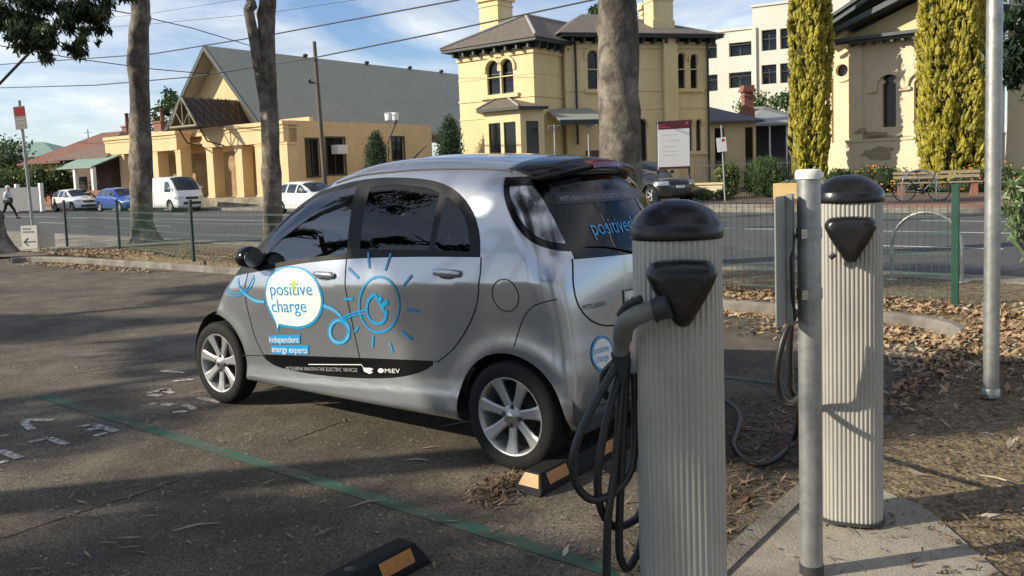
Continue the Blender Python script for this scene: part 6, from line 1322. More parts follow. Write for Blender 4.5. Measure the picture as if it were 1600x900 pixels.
# ------------------------------------------------------------------ bicycle, bench, planter
bk = gnd(1440, 314, GZ + .02)
def bicycle(loc, rz, label):
    root = empty('bicycle', loc, rz); tag(root, label, 'bicycle'); r = .34
    for x in (-.52, .52):
        mb = MB(); mb.tube([(x + r * math.cos(t), 0, r + r * math.sin(t)) for t in np.linspace(0, 2 * math.pi, 33)], .016, 6, False); w_ = mb.build('wheel', M_RUBBER, root)
        mb = MB()
        for k in range(14): t = math.pi * 2 * k / 14; mb.tube([(x, 0, r), (x + (r - .01) * math.cos(t), 0, r + (r - .01) * math.sin(t))], .0025, 3)
        mb.tube([(x, -.05, r), (x, .05, r)], .02, 6); mb.build('spokes', M_CHROME, w_)
    fm = mat('pale_bike_frame', (.55, .55, .53), .35, .3, coat=.5); mb = MB(); bb_ = (.02, 0, .30); st = (-.12, 0, .80); hd_ = (.40, 0, .80); rh = (-.52, 0, r); fh_ = (.52, 0, r)
    for a, b, q in ((bb_, st, .017), (st, hd_, .017), (bb_, (.42, 0, .70), .02), (bb_, rh, .011), (st, rh, .010), (hd_, (.44, 0, .66), .02), ((.44, 0, .66), fh_, .013)): mb.tube([a, b], q, 8)
    mb.build('frame', fm, root)
    mb = MB(); mb.tube([hd_, (.38, 0, .93)], .013, 6); mb.tube([(.45, -.22, .86), (.50, -.21, .94), (.40, -.2, .95), (.38, 0, .94), (.40, .2, .95), (.50, .21, .94), (.45, .22, .86)], .013, 6); mb.build('handlebar', M_DKSTEEL, root)
    mb = MB(); mb.tube([st, (-.15, 0, .92)], .012, 6); mb.lathe([(.0, -.03), (.06, -.02), (.07, .0), (.0, .03)], 12, (-.16, 0, .945), sx=2.0, sy=1); mb.build('saddle', M_BLACKM, root)
    mb = MB(); mb.lathe([(.09, -.03), (.09, -.022), (.02, -.022)], 16, bb_, axis='Y'); mb.tube([(.02, -.05, .30), (.10, -.05, .16), (.10, -.12, .16)], .01, 5); mb.tube([(.02, .05, .30), (-.06, .05, .44), (-.06, .12, .44)], .01, 5); mb.build('crank', M_DKSTEEL, root)
    return root
bicycle(bk, R(-14), 'pale grey bicycle leaning at the hoop by the timber bench')
hp_ = bk + Vector((.02, .22, 0)); hr = empty('bicycle_hoop', hp_); tag(hr, 'steel hoop rack holding the pale bicycle beside the bench', 'hoop rail'); mb = MB(); mb.tube([(-.55, 0, 0), (-.55, 0, .55)] + [(-.55 * math.cos(t), 0, .55 + .45 * math.sin(t)) for t in np.linspace(0, math.pi, 12)[1:-1]] + [(.55, 0, .55), (.55, 0, 0)], .028, 8); mb.build('hoop', M_CHROME, hr)
bn = gnd(1458, 306, GZ + .02); bench = empty('park_bench', bn + NR * .5, math.atan2(-UR.y, -UR.x) + R(22)); tag(bench, 'timber slatted bench on brick legs before the orange flowering hedge', 'bench')
mb = MB(); [mb.bb(-1.45, 1.45, -.25 + k * .13, -.15 + k * .13, .45, .49) for k in range(4)]; mb.build('seat', M_BENCH, bench)
mb = MB(); [mb.bb(-1.45, 1.45, .28, .32, .62 + k * .16, .73 + k * .16) for k in range(2)]; mb.build('backrest', M_BENCH, bench)
for x in (-1.2, 1.2): mb = MB(); mb.bb(x - .11, x + .11, -.2, .22, 0, .447); mb.bb(x - .04, x + .04, .32, .36, .4, .9); mb.build('leg', M_BRICK, bench)
pb = gnd(1208, 312, GZ); pt_ = empty('brick_planter', pb, R(-33)); tag(pt_, 'yellow rendered planter box with low succulents behind the sign pole', 'planter')
mb = MB(); mb.wall([(0, 0), (3.4, 0), (3.4, .62), (0, .62)], [], .25, 0); mb.bb(0, .25, .25, 1.4, 0, .62); mb.bb(3.15, 3.4, .25, 1.4, 0, .62); mb.bb(0, 3.4, 1.4, 1.6, 0, .62); mb.build('box_wall', mat('planter_yellow', (.54, .39, .18), .85, var=.08, vscale=3), pt_)
mb = MB(); mb.bb(.252, 3.148, .252, 1.398, .1, .55); mb.build('soil', M_MULCH, pt_)
g = np.random.default_rng(5); leaves('planter_plants', [((.3 + .2 * k, .7, .62), (.22, .3, .14)) for k in range(14)], 900, .10, .04, mat('succulent', (.13, .17, .13), .6, var=.3, vscale=6), pt_, up=1.0, seed=4)

# ------------------------------------------------------------------ the walking person far left
def skinned(name, pts, edges, radii, m, parent, sub=2):
    me = bpy.data.meshes.new(name); me.from_pydata(pts, edges, []); o = link(name, me, None, parent)
    bm = bmesh.new(); bm.from_mesh(me); lay = bm.verts.layers.skin.verify()
    for v, r_ in zip(bm.verts, radii): v[lay].radius = (r_, r_) if not isinstance(r_, tuple) else r_; v[lay].use_root = (v.index == 0)
    bm.to_mesh(me); bm.free(); o.modifiers.new('skin', 'SKIN').use_smooth_shade = True; s_ = o.modifiers.new('sub', 'SUBSURF'); s_.levels = sub; s_.render_levels = sub
    dg = bpy.context.evaluated_depsgraph_get(); m2 = bpy.data.meshes.new_from_object(o.evaluated_get(dg)); o.modifiers.clear(); o.data = m2; bpy.data.meshes.remove(me); m2.materials.clear(); m2.materials.append(m); m2.polygons.foreach_set('use_smooth', [True] * len(m2.polygons)); return o
pg = gnd(14, 343, 0); person = empty('person', pg, math.atan2(-.1, 1)); tag(person, 'person in pale jacket and black trousers striding along the road, carrying a dark bag', 'person')
M_SKIN = mat('skin', (.52, .33, .24), .6); M_JACK = mat('pale_jacket', (.58, .58, .62), .85, var=.08, vscale=10); M_TROU = mat('black_trousers', (.012, .012, .014), .85); M_HAIR = mat('white_hair', (.62, .60, .55), .8); M_BAG = mat('dark_bag', (.015, .015, .022), .7)
# joints: pelvis, spine, chest, neck, head; x is the walking direction
Pj = dict(pel=(0, 0, .93), spi=(.02, 0, 1.12), che=(.05, 0, 1.33), nek=(.07, 0, 1.47), hd1=(.09, 0, 1.56), hd2=(.10, 0, 1.66),
          hl=(.0, .09, .90), kl=(.26, .09, .52), al=(.42, .09, .13), tl=(.56, .09, .10), hr=(.0, -.09, .90), kr=(-.12, -.09, .50), ar=(-.42, -.09, .20), tr=(-.36, -.09, .06),
          sl=(.05, .17, 1.38), el=(-.12, .24, 1.14), wl=(.02, .25, .93), fl=(.06, .25, .85), sr=(.05, -.17, 1.38), er=(.02, -.24, 1.12), wr=(.22, -.20, 1.02), fr=(.30, -.18, 1.00))
kk = list(Pj); ix = {k: i for i, k in enumerate(kk)}; E_ = [('pel', 'spi'), ('spi', 'che'), ('che', 'nek'), ('nek', 'hd1'), ('hd1', 'hd2'), ('pel', 'hl'), ('hl', 'kl'), ('kl', 'al'), ('al', 'tl'), ('pel', 'hr'), ('hr', 'kr'), ('kr', 'ar'), ('ar', 'tr'), ('che', 'sl'), ('sl', 'el'), ('el', 'wl'), ('wl', 'fl'), ('che', 'sr'), ('sr', 'er'), ('er', 'wr'), ('wr', 'fr')]
rad = dict(pel=.12, spi=.11, che=.12, nek=.05, hd1=.085, hd2=.095, hl=.085, kl=.055, al=.036, tl=.030, hr=.085, kr=.055, ar=.036, tr=.030, sl=.06, el=.04, wl=.03, fl=.035, sr=.06, er=.04, wr=.03, fr=.035)
skinned('body', [Pj[k] for k in kk], [(ix[a], ix[b]) for a, b in E_], [rad[k] for k in kk], M_SKIN, person)
def cloth(name, keys, ed, add, m):
    ii = {k: i for i, k in enumerate(keys)}; return skinned(name, [Pj[k] for k in keys], [(ii[a], ii[b]) for a, b in ed], [rad[k] + add for k in keys], m, person)
cloth('jacket', ['che', 'spi', 'pel', 'nek', 'sl', 'el', 'wl', 'sr', 'er', 'wr'], [('che', 'spi'), ('spi', 'pel'), ('che', 'nek'), ('che', 'sl'), ('sl', 'el'), ('el', 'wl'), ('che', 'sr'), ('sr', 'er'), ('er', 'wr')], .028, M_JACK)
cloth('trousers', ['pel', 'hl', 'kl', 'al', 'hr', 'kr', 'ar'], [('pel', 'hl'), ('hl', 'kl'), ('kl', 'al'), ('pel', 'hr'), ('hr', 'kr'), ('kr', 'ar')], .016, M_TROU)
mb = MB(); mb.lathe([(.02, -.10), (.105, -.06), (.125, .0), (.115, .06), (.07, .11), (.01, .13)], 14, (.085, 0, 1.66)); mb.build('hair', M_HAIR, person)
for k, t in (('al', 'tl'), ('ar', 'tr')): a, b = Vector(Pj[k]), Vector(Pj[t]); mb = MB(); mb.tube([a + Vector((-.05, 0, -.05)), (a + b) / 2 + Vector((0, 0, -.04)), b + Vector((.04, 0, -.01))], [.045, .05, .03], 8); mb.build('shoe', M_TROU, person)
bag = MB(); bag.box((.20, -.16, 1.0), (.34, .14, .30)); bo = bag.build('shoulder_bag', M_BAG, None, bevel=.05); bo.location = pg; tag(bo, 'dark shoulder bag held in front of the walking person', 'bag')
# ------------------------------------------------------------------ trees, shrubs, litter
def gum(root_loc, name, label, px_path, dist, r0, r1, top, crown, group, seed=1, forks=(), leafn=5200, leaf=(.19, .045), mleaf=None, roots=True):
    """a gum tree: bark trunk through picked points, limbs and drooping leaf clumps in the crown"""
    root = empty(name, root_loc); tag(root, label, 'tree', group); o = Vector(root_loc); g = np.random.default_rng(seed)
    P = [Vector(p) - o for p in px_path] + [Vector(t) - o for t in top]; C = [Vector(p) for p in catmull([tuple(p) for p in P], 14)]; n = len(C); H = max(c.z for c in C)
    rs = [r1 + (r0 - r1) * (1 - max(0, min(1, c.z / H))) for c in C]; rs = [r_ * (1 + .9 * max(0, .45 - c.z) ** 1.5 * 1.6) if roots else r_ for r_, c in zip(rs, C)]
    rings = []; N_ = 32; ph = g.random() * 6; knots = [(g.random() * 7, g.random() * 6.3, .10 + .16 * g.random(), .10 + .14 * g.random()) for _ in range(26)]
    for i, c in enumerate(C):
        ring = []
        for k in range(N_):
            a = 2 * math.pi * k / N_; q = rs[i] * (1 + .035 * math.sin(2 * a + ph + i * .23) + .03 * math.sin(3 * a + i * .16) + .02 * math.sin(7 * a + 5 * c.z + ph) + .010 * g.normal() + sum(h_ * math.exp(-((c.z - kz) / w_) ** 2 - (((a - ka + math.pi) % (2 * math.pi) - math.pi) / (w_ * 2.2)) ** 2) for kz, ka, h_, w_ in knots) + (.16 * max(0, .5 - c.z) * math.sin(5 * a + ph) if roots else 0))
            ring.append((c.x + q * math.cos(a), c.y + q * math.sin(a), c.z))
        rings.append(ring)
    mb = MB(); mb.rings(rings); mb.build('trunk', M_BARK2, root)
    for f in forks:
        Q = catmull([tuple(Vector(p) - o) for p in f[0]], 6); rr = np.linspace(f[1], f[2], len(Q)).tolist(); mb = MB(); mb.tube(Q, rr, 14); mb.build('limb', M_BARK2, root)
    blobs = []; tip = C[-1]
    mb = MB()
    for c, r in crown:
        c = Vector(c) - o; blobs += [(tuple(c + Vector(unit(g.normal(size=3)) * g.random() ** .4 * np.array(r) * .72)), tuple(np.array(r) * (.24 + .22 * g.random()))) for _ in range(14)]
        mb.tube([tip * .85 + Vector((0, 0, 0)), tip.lerp(c, .5) + Vector((0, 0, .3)), c], [.12, .08, .03], 7)
        for _ in range(4): mb.tube([tip.lerp(c, .5), c + Vector(g.normal(size=3) * np.array(r) * .6)], [.05, .012], 5)
    if crown: mb.build('branches', M_BARKD, root); leaves('crown', blobs, leafn, leaf[0], leaf[1], mleaf or M_GUM, root, hang=.9, shell=.15, seed=seed + 50)
    return root
# mottled bark: grey-brown patches over paler smooth bark
M_BARK2 = mat('mottled_gum_bark', (0.085, 0.073, 0.06), 0.9, col2=(0.235, 0.205, 0.165), vscale=3.0, bump=.8, bscale=16, detail=14, stretch=(1, 1, .75), thr=(.42, .60)); speckle(M_BARK2, 16, .16, 1.9)
TG = 'street gum trees along the verge'
b = gnd(228, 378, PV); Y = b.y
gum(b, 'gum_tree', 'tall gum tree with a straight mottled trunk left of the hall, its base widened', [b, atY(222, 340, Y), atY(221, 250, Y), atY(218, 160, Y), atY(217, 60, Y), atY(216, -20, Y)], Y, .275, .175, [b + Vector((-.4, .1, 9.5)), b + Vector((-.3, .3, 11))],
    [(b + Vector((-.6, .2, 12.2)), (2.6, 2.6, 1.9)), (b + Vector((1.4, .8, 11.2)), (2.0, 2.0, 1.4))], TG, 3)
Y = 18.2; b = atY(425, 345, Y); b.z = PV
gum(b, 'gum_tree', 'forked gum tree whose thin side limb leans left, behind the silver car bonnet', [b, atY(425, 290, Y), atY(422, 200, Y), atY(417, 110, Y), atY(417, 30, Y), atY(418, -30, Y)], Y, .20, .135, [b + Vector((.2, .2, 9)), b + Vector((.3, .3, 10.5))],
    [(b + Vector((.4, .2, 11.6)), (2.4, 2.4, 1.7)), (b + Vector((-2.2, .2, 10.2)), (1.7, 1.7, 1.3))], TG, 4, forks=[([atY(420, 185, Y), atY(409, 130, Y - .1), atY(397, 60, Y - .15), atY(388, 14, Y - .2), atY(387, -10, Y - .2), b + Vector((-1.4, -.2, 8.2)), b + Vector((-2.2, 0, 9.8))], .13, .07)])
Y = 13.1; b = atY(968, 330, Y); b.z = PV
gum(b, 'gum_tree', 'thick gum trunk with dark bark patches in front of the yellow house', [b, atY(969, 260, Y), atY(967, 180, Y), atY(966, 90, Y), atY(964, 0, Y), atY(963, -60, Y)], Y, .325, .25, [b + Vector((-.1, .2, 7.5)), b + Vector((.2, .4, 9.5))],
    [(b + Vector((0, .4, 11)), (2.8, 2.8, 1.9)), (b + Vector((2.4, 1.2, 9.8)), (1.9, 1.9, 1.4)), (b + Vector((-2.2, .6, 10)), (1.9, 1.9, 1.4))], TG, 5)
b = gnd(-6, 396, PV); Y = b.y; cl = []
for (a, q, rx, rz) in ((10, 10, .55, .45), (45, 20, .6, .5), (90, 10, .6, .45), (70, 45, .5, .42), (30, 60, .42, .3), (85, 70, .38, .34), (115, 35, .42, .35), (140, 10, .42, .30), (150, 22, .25, .22), (128, 60, .26, .32), (20, 40, .5, .42), (60, 30, .6, .5), (60, -25, 1.0, .5), (120, -25, .8, .45), (0, -20, .8, .5), (-20, 30, .5, .4)):
    cl.append((atY(a, q, 17.6), (rx, rx, rz)))
gl = gum(b, 'gum_tree', 'gum tree at the left edge with dark leaves hanging into the top of the sky', [b, atY(-22, 345, Y), atY(-52, 250, Y), atY(-90, 100, Y)], Y, .34, .24, [b + Vector((-1.2, -.4, 7.5)), b + Vector((-1.0, -.8, 9.0))], [], TG, 6)
o = Vector(b); mb = MB(); st = Vector((-1.0, -.8, 8.2))
for c, r in cl: mb.tube([st, st.lerp(c - o, .6) + Vector((0, 0, .25)), c - o, c - o + Vector((.1, 0, -r[2] * .7))], [.06, .03, .014, .005], 5)
mb.build('branches', M_BARKD, gl)
sub_ = []
gg = np.random.default_rng(8)
for c, r in cl:
    for _ in range(7): sub_.append((tuple(np.array(c - o) + gg.normal(size=3) * np.array(r) * .5), tuple(np.array(r) * (.22 + .3 * gg.random()))))
leaves('crown', sub_, 19000, .18, .038, M_GUM, gl, hang=1.1, shell=.1, seed=77)
# trees of the car park, out of the picture to the left and behind: their shade falls over the bays
def shade(name, label, ground, d, trunk_d, crown, seed, n=5200, leaf=(.22, .07)):
    """place a crown so that its shade falls on a spot of ground d metres along the light"""
    c = Vector((ground[0], ground[1], 0)) + SUN_DIR * d; tr = Vector((c.x, c.y, 0)); cr = [(c + Vector(k[:3]), k[3:]) for k in crown]
    return gum(tr, name, label, [tr, tr + Vector((.1, 0, c.z * .35)), tr + Vector((-.1, .1, c.z * .7))], 0, .27, .13, [tr + Vector((0, 0, c.z))], cr, 'car park gum trees', seed, leafn=n, leaf=leaf)
SHADES = [((-1.3, 2.7), 15, [(0, 0, 0, 2.2, 1.5, .6), (-.4, -1.8, .5, 2.2, 1.4, .7), (.4, 1.3, -.3, 1.2, .6, .3)], 11, 5600), ((-3.4, 5.4), 17, [(0, 0, 0, 1.2, 1.3, .30), (0, 2.6, .3, 1.8, .8, .25)], 12, 2600),
          ((-5.5, 9.6), 19, [(0, 0, 0, 2.4, 1.2, .5), (.5, 2.4, .6, 1.8, 1.2, .5)], 13, 3600), ((1.5, 4.85), 14, [(0, 0, .1, 1.25, .95, .55)], 14, 3600), ((4.2, 11.2), 20, [(0, 0, 0, 2.6, 2.0, .8)], 15, 2600), ((2.75, 2.84), 12, [(0, 0, 0, .95, .42, .42)], 16, 2600)]
for i, (gp, d, cr_, sd, n_) in enumerate(SHADES):
    shade('gum_tree', ['gum tree shading the empty bay, out of the picture at left', 'thin crowned gum dappling the ground before the car', 'gum tree throwing the long shade across the far bays', 'small gum dappling the ground behind the silver car', 'gum tree shading the street beyond the fence', 'slender gum whose shade falls across the nearer charging post'][i], gp, d, 0, cr_, sd, n_)

# the broad crown over the car park, above the picture: it shuts out much of the sky light and is what the roof and glass reflect
tr = Vector((-4.5, -4.5, 0))
gum(tr, 'gum_tree', 'large spreading gum above the charging bays, its trunk behind the viewer', [tr, tr + Vector((.2, .4, 3)), tr + Vector((.9, 1.6, 6))], 0, .45, .2, [tr + Vector((2.2, 4.0, 8.2))],
    [(Vector((-1.5, 1.0, 9.2)), (3.6, 3.2, 1.1)), (Vector((-4.5, 5.5, 9.6)), (3.4, 3.0, 1.0)), (Vector((2.0, 4.5, 8.8)), (3.2, 3.0, 1.0)), (Vector((-1.0, 8.0, 9.8)), (3.2, 2.4, .9)), (Vector((5.0, 1.0, 9.0)), (3.0, 3.0, 1.0)), (Vector((-7, 0.5, 9.0)), (3.0, 3.0, 1.0))], 'car park gum trees', 17, leafn=22000, leaf=(.36, .12))
tr = Vector((3.5, -9.5, 0))  # unseen tree added to block the low sky light on posts and car side
gum(tr, 'gum_tree', 'added unseen gum well behind the viewer, holding back low sky light', [tr, tr + Vector((.1, .2, 2)), tr + Vector((0, .3, 4))], 0, .4, .2, [tr + Vector((0, 0, 6))],
    [(Vector((1, -8, 5.0)), (4.0, 2.0, 2.6)), (Vector((6, -7, 5.0)), (3.6, 2.0, 2.6)), (Vector((-4.5, -8.5, 5.0)), (2.2, 2.0, 2.6))], 'car park gum trees', 18, leafn=12000, leaf=(.34, .12))
# golden cypresses by the church
def cypress(px_, t, w, h, label, seed, bpx):
    r = ray(px_, 260); k = t / (r.x * NR.x + r.y * NR.y); p = EYE + r * k; p = Vector((p.x, p.y, GZ)); root = empty('golden_cypress', p); tag(root, label, 'tree', 'golden cypresses by the church')
    g = np.random.default_rng(seed); R0 = w / 2
    prof = lambda z: R0 * (.80 + .20 * np.sin(np.clip(z / h * 2.4, 0, math.pi))) * np.clip((h - z) / (h * .22), 0, 1) ** .55 * np.clip(.55 + z / 1.2, 0, 1)
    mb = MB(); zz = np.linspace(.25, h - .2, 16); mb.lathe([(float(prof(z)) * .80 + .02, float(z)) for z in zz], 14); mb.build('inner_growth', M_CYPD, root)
    mb = MB(); mb.lathe([(.16, 0), (.12, 1.0)], 10); mb.build('trunk', M_BARKD, root)
    n = int(230 * w * h / 2.2); z = g.random(n) * (h - .3) + .15; a = g.random(n) * 2 * math.pi; lob = 1 + .13 * np.sin(5 * a + z * .5) + .08 * np.sin(9 * a - z * 1.3); q = prof(z) * lob * (.90 + .13 * g.random(n))
    C = np.stack([q * np.cos(a), q * np.sin(a), z], -1); out_ = np.stack([np.cos(a), np.sin(a), 0 * a], -1)
    vs, fs = [], []; K = 6
    for i in range(n):
        L_ = .20 + .26 * g.random(); r_ = .055 + .065 * g.random(); ax = unit((np.array([0, 0, 1.0]) + out_[i] * (.20 + .3 * g.random()) + g.normal(size=3) * .12)[None])[0]; e1 = unit(np.cross(ax, [1, .3, 0])[None])[0]; e2 = np.cross(ax, e1); k0 = len(vs)
        vs.append(C[i] - ax * L_ * .6)
        for lev, rr in ((-.15, 1.0), (.30, .75)):
            for j in range(K): t = 2 * math.pi * j / K + g.random() * .6; vs.append(C[i] + ax * L_ * lev + (e1 * math.cos(t) + e2 * math.sin(t)) * r_ * rr * (.65 + .7 * g.random()))
        vs.append(C[i] + ax * L_ * .75)
        for j in range(K):
            m_ = (j + 1) % K; fs += [(k0, k0 + 1 + m_, k0 + 1 + j), (k0 + 1 + j, k0 + 1 + m_, k0 + 1 + K + m_, k0 + 1 + K + j), (k0 + 1 + K + j, k0 + 1 + K + m_, k0 + 1 + 2 * K)]
    me = bpy.data.meshes.new('crown'); me.from_pydata(vs, [], fs); me.update(); cr_ = link('crown', me, M_CYP, root)
    n2 = n * 3; z = g.random(n2) * (h - .3) + .15; a = g.random(n2) * 2 * math.pi; lob = 1 + .13 * np.sin(5 * a + z * .5) + .08 * np.sin(9 * a - z * 1.3); q = prof(z) * lob * (.95 + .16 * g.random(n2)); C = np.stack([q * np.cos(a), q * np.sin(a), z], -1)
    U = unit(g.normal(size=(n2, 3)) * .5 + np.array([0, 0, 1.0]) + np.stack([np.cos(a), np.sin(a), 0 * a], -1) * .5); V_ = unit(np.cross(U, g.normal(size=(n2, 3)))); quads('sprays', C, U * .075, V_ * .025, M_CYP, root)
    return root
cypress(1266, 38.4, 1.62, 11.2, 'narrow golden cypress in front of the church left corner', 21, 0)
cypress(1490, 38.2, 2.5, 12.5, 'broad golden cypress in front of the church windows', 22, 0)
# conifers by the hall
def bush(name, label, c, blobs, n, leaf, m, group, seed, stem=True, hang=0, up=.5, core=None):
    root = empty(name, c); tag(root, label, 'shrub', group)
    mb = MB(); g = np.random.default_rng(seed)
    for bc, br in blobs: mb.tube([Vector((bc[0] * .2, bc[1] * .2, 0)), Vector(bc) * .6, Vector(bc)], [.04, .03, .01], 5)
    mb.build('stems', M_BARKD, root)
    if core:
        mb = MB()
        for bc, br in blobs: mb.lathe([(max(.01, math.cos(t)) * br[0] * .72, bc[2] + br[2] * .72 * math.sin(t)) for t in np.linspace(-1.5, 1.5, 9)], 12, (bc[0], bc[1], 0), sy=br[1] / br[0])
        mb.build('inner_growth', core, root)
    leaves('foliage', blobs, n, leaf[0], leaf[1], m, root, hang, .72 if core else .3, seed, up); return root
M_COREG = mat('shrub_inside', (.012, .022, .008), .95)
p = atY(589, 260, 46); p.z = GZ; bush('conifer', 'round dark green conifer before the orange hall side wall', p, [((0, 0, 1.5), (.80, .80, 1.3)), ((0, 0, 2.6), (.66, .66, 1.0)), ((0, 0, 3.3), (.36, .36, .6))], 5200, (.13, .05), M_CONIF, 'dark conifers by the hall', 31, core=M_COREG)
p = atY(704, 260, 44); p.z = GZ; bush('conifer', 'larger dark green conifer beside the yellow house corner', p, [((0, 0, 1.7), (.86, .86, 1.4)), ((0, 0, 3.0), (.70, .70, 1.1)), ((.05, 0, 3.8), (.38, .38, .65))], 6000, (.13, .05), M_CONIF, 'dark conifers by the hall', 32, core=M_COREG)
p = atY(741, 255, 43); p.z = GZ; bush('shrub', 'loose yellow-green shrub against the yellow house left corner', p, [((0, 0, 1.2), (.5, .5, .8)), ((.1, 0, 2.0), (.3, .3, .5))], 900, (.15, .06), M_SHRUBL, 'garden shrubs', 33)
def street_bush(a, base, Y, w, h, label, n, leaf, m, sd, up=.5, core=M_COREG, k=4):
    p = atY(a, base, Y); p.z = GZ; g = np.random.default_rng(sd); bl = [((0, 0, h * .45), (w / 2 * .8, w / 2 * .8, h * .48))] + [((g.uniform(-.4, .4) * w, g.uniform(-.25, .25) * w, h * g.uniform(.3, .72)), (w * .24, w * .24, h * .28)) for _ in range(k)]
    return bush('shrub', label, p, bl, n, leaf, m, 'garden shrubs', sd, up=up, core=core)
street_bush(1196, 285, 35.5, 2.2, 1.75, 'large dark green feathery shrub before the picket fence', 6500, (.26, .028), M_SHRUB, 41, 1.4)
street_bush(1133, 285, 35.8, 1.3, 1.5, 'pale green leafy shrub left of the feathery shrub', 1900, (.14, .07), M_SHRUBL, 42)
street_bush(1097, 290, 34.5, 1.0, .55, 'low grey-green shrub below the garden wall', 900, (.12, .05), M_SHRUBL, 43, k=2)
street_bush(1132, 292, 34.2, .9, .5, 'low grey-green shrub at the foot of the street sign', 700, (.12, .05), M_SHRUBL, 44, k=2)
street_bush(1308, 285, 36.0, 1.6, 1.15, 'grey-green shrub left of the charging post cap', 1700, (.13, .05), M_SHRUB, 45)
street_bush(1336, 282, 35.6, 1.0, .7, 'small purple flowering shrub by the planter', 700, (.10, .05), M_PURPLE, 46, k=3)
# flowering hedge along the church
hp0, hp1 = atY(1345, 285, 37.0), atY(1720, 285, 30.5); hr_ = empty('flowering_hedge', Vector((hp0.x, hp0.y, GZ))); tag(hr_, 'low lantana hedge with orange flowers along the church wall', 'hedge'); d = hp1 - hp0; d.z = 0
bl = []; g = np.random.default_rng(9)
for k in range(34):
    q = d * (k / 33) + Vector((g.uniform(-.3, .3), g.uniform(-.4, .5), g.uniform(.25, .5))); bl.append((tuple(q), (.62, .62, .42 + .30 * g.random())))
mb = MB()
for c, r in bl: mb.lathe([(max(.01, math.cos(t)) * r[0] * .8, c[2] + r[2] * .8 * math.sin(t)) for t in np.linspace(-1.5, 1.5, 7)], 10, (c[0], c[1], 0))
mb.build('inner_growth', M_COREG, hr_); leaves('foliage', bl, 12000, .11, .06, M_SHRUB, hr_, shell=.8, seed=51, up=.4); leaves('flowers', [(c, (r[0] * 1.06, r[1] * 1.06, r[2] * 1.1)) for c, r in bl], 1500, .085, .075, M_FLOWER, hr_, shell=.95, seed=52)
# hedge and dark tree far left, trees behind buildings
p = atY(45, 300, 60); p.z = GZ; bush('clipped_hedge', 'bright green hedge behind the grey paling gate', p, [((-1.6, 0, 1.7), (1.8, 1.2, 1.3)), ((.6, 0, 1.9), (1.5, 1.1, 1.3)), ((1.9, .4, 1.9), (1.2, 1, 1.2)), ((-2.8, 0, 1.5), (1.4, 1, 1.2))], 5200, (.22, .10), leafmat('bright_hedge_leaf', (.05, .09, .015), (.15, .20, .04), .5, .3), 'garden shrubs', 61, core=M_COREG)
def far_tree(a, b, Y, r, h, label, sd, m, n=2600, leaf=(.5, .2)):
    c = atY(a, b, Y); base = Vector((c.x, c.y, GZ)); cz = c.z - GZ; root = empty('tree', base); tag(root, label, 'tree', 'trees behind the buildings'); g = np.random.default_rng(sd)
    mb = MB(); mb.tube([(0, 0, 0), (.1, 0, cz * .5), (0, 0, cz)], [.3, .22, .08], 8); mb.build('trunk', M_BARKD, root)
    bl = [(tuple(np.array([0, 0, cz]) + g.normal(size=3) * np.array([r, r, h]) * .45), (r * .5, r * .5, h * .45)) for _ in range(9)]; leaves('crown', bl, n, leaf[0], leaf[1], m, root, shell=.4, seed=sd); return root
far_tree(-5, 262, 78, 4.2, 3.0, 'dark spreading tree at the far left edge behind the hedge', 71, M_HEDGE)
far_tree(272, 178, 88, 1.7, 2.6, 'small dark tree rising behind the hall canopy', 72, M_HEDGE, 1500)
far_tree(1212, 168, 66, 2.4, 1.6, 'bright green tree behind the brick chimney and cottage roof', 73, M_SHRUB, 2200, (.35, .16))
far_tree(938, 22, 85, 2.0, 1.6, 'tree top showing above the yellow house roof', 74, M_HEDGE, 1500)
far_tree(1580, 40, 60, 6, 4, 'tree behind the church at the right edge', 76, M_HEDGE, 1500)
# dark overhanging tree and oleander at the right edge
rt_ = atY(1700, 300, 12.5); rt_.z = GZ; root = empty('dark_leaved_tree', rt_); tag(root, 'dark glossy tree overhanging the church at the right edge', 'tree'); o = Vector(rt_)
bl = []; gg = np.random.default_rng(3)
for a, q, r in ((1605, 20, .40), (1600, 60, .42), (1612, 95, .42), (1590, 45, .26), (1600, 120, .26), (1640, 60, .8), (1650, 110, .7), (1590, 85, .25), (1610, 0, .5), (1640, -30, .9)):
    c = atY(a, q, 12.0) - o; bl += [(tuple(np.array(c) + gg.normal(size=3) * r * .45), (r * .45,) * 3) for _ in range(4)]
mb = MB(); mb.tube([(0, 0, 0), (-.1, 0, 1.6), (0, 0, 3.2)], [.16, .13, .08], 10); mb.build('trunk', M_BARKD, root)
mb = MB(); [mb.tube([(0, 0, 2.6), Vector((0, 0, 2.6)).lerp(Vector(c), .6), c], [.05, .03, .008], 5) for c, r in bl]; mb.build('branches', M_BARKD, root)
leaves('crown', bl, 3000, .17, .05, leafmat('dark_glossy_leaf', (.012, .028, .010), (.04, .075, .028), .35, .2), root, hang=.9, shell=.1, seed=81)
ol = atY(1632, 470, 6.9); ol.z = PV; root = empty('oleander', ol); tag(root, 'oleander shrub with long pale green leaves poking in at the right edge', 'shrub', 'garden shrubs'); o = Vector(ol); bl = []
mb = MB()
for a, q, r in ((1582, 292, .10), (1588, 318, .13), (1578, 330, .07), (1592, 350, .12), (1588, 368, .06), (1615, 300, .18), (1625, 340, .22), (1630, 380, .2), (1640, 290, .2), (1620, 400, .12)):
    c = atY(a, q, 6.8) - o; bl.append((tuple(c), (r,) * 3)); mb.tube([(0, 0, 0), Vector(c) * .55 + Vector((.08, 0, 0)), c], [.016, .012, .005], 5)
mb.build('stems', M_BARKD, root); leaves('foliage', bl, 620, .125, .026, M_OLEA, root, shell=.2, seed=82, up=.5)

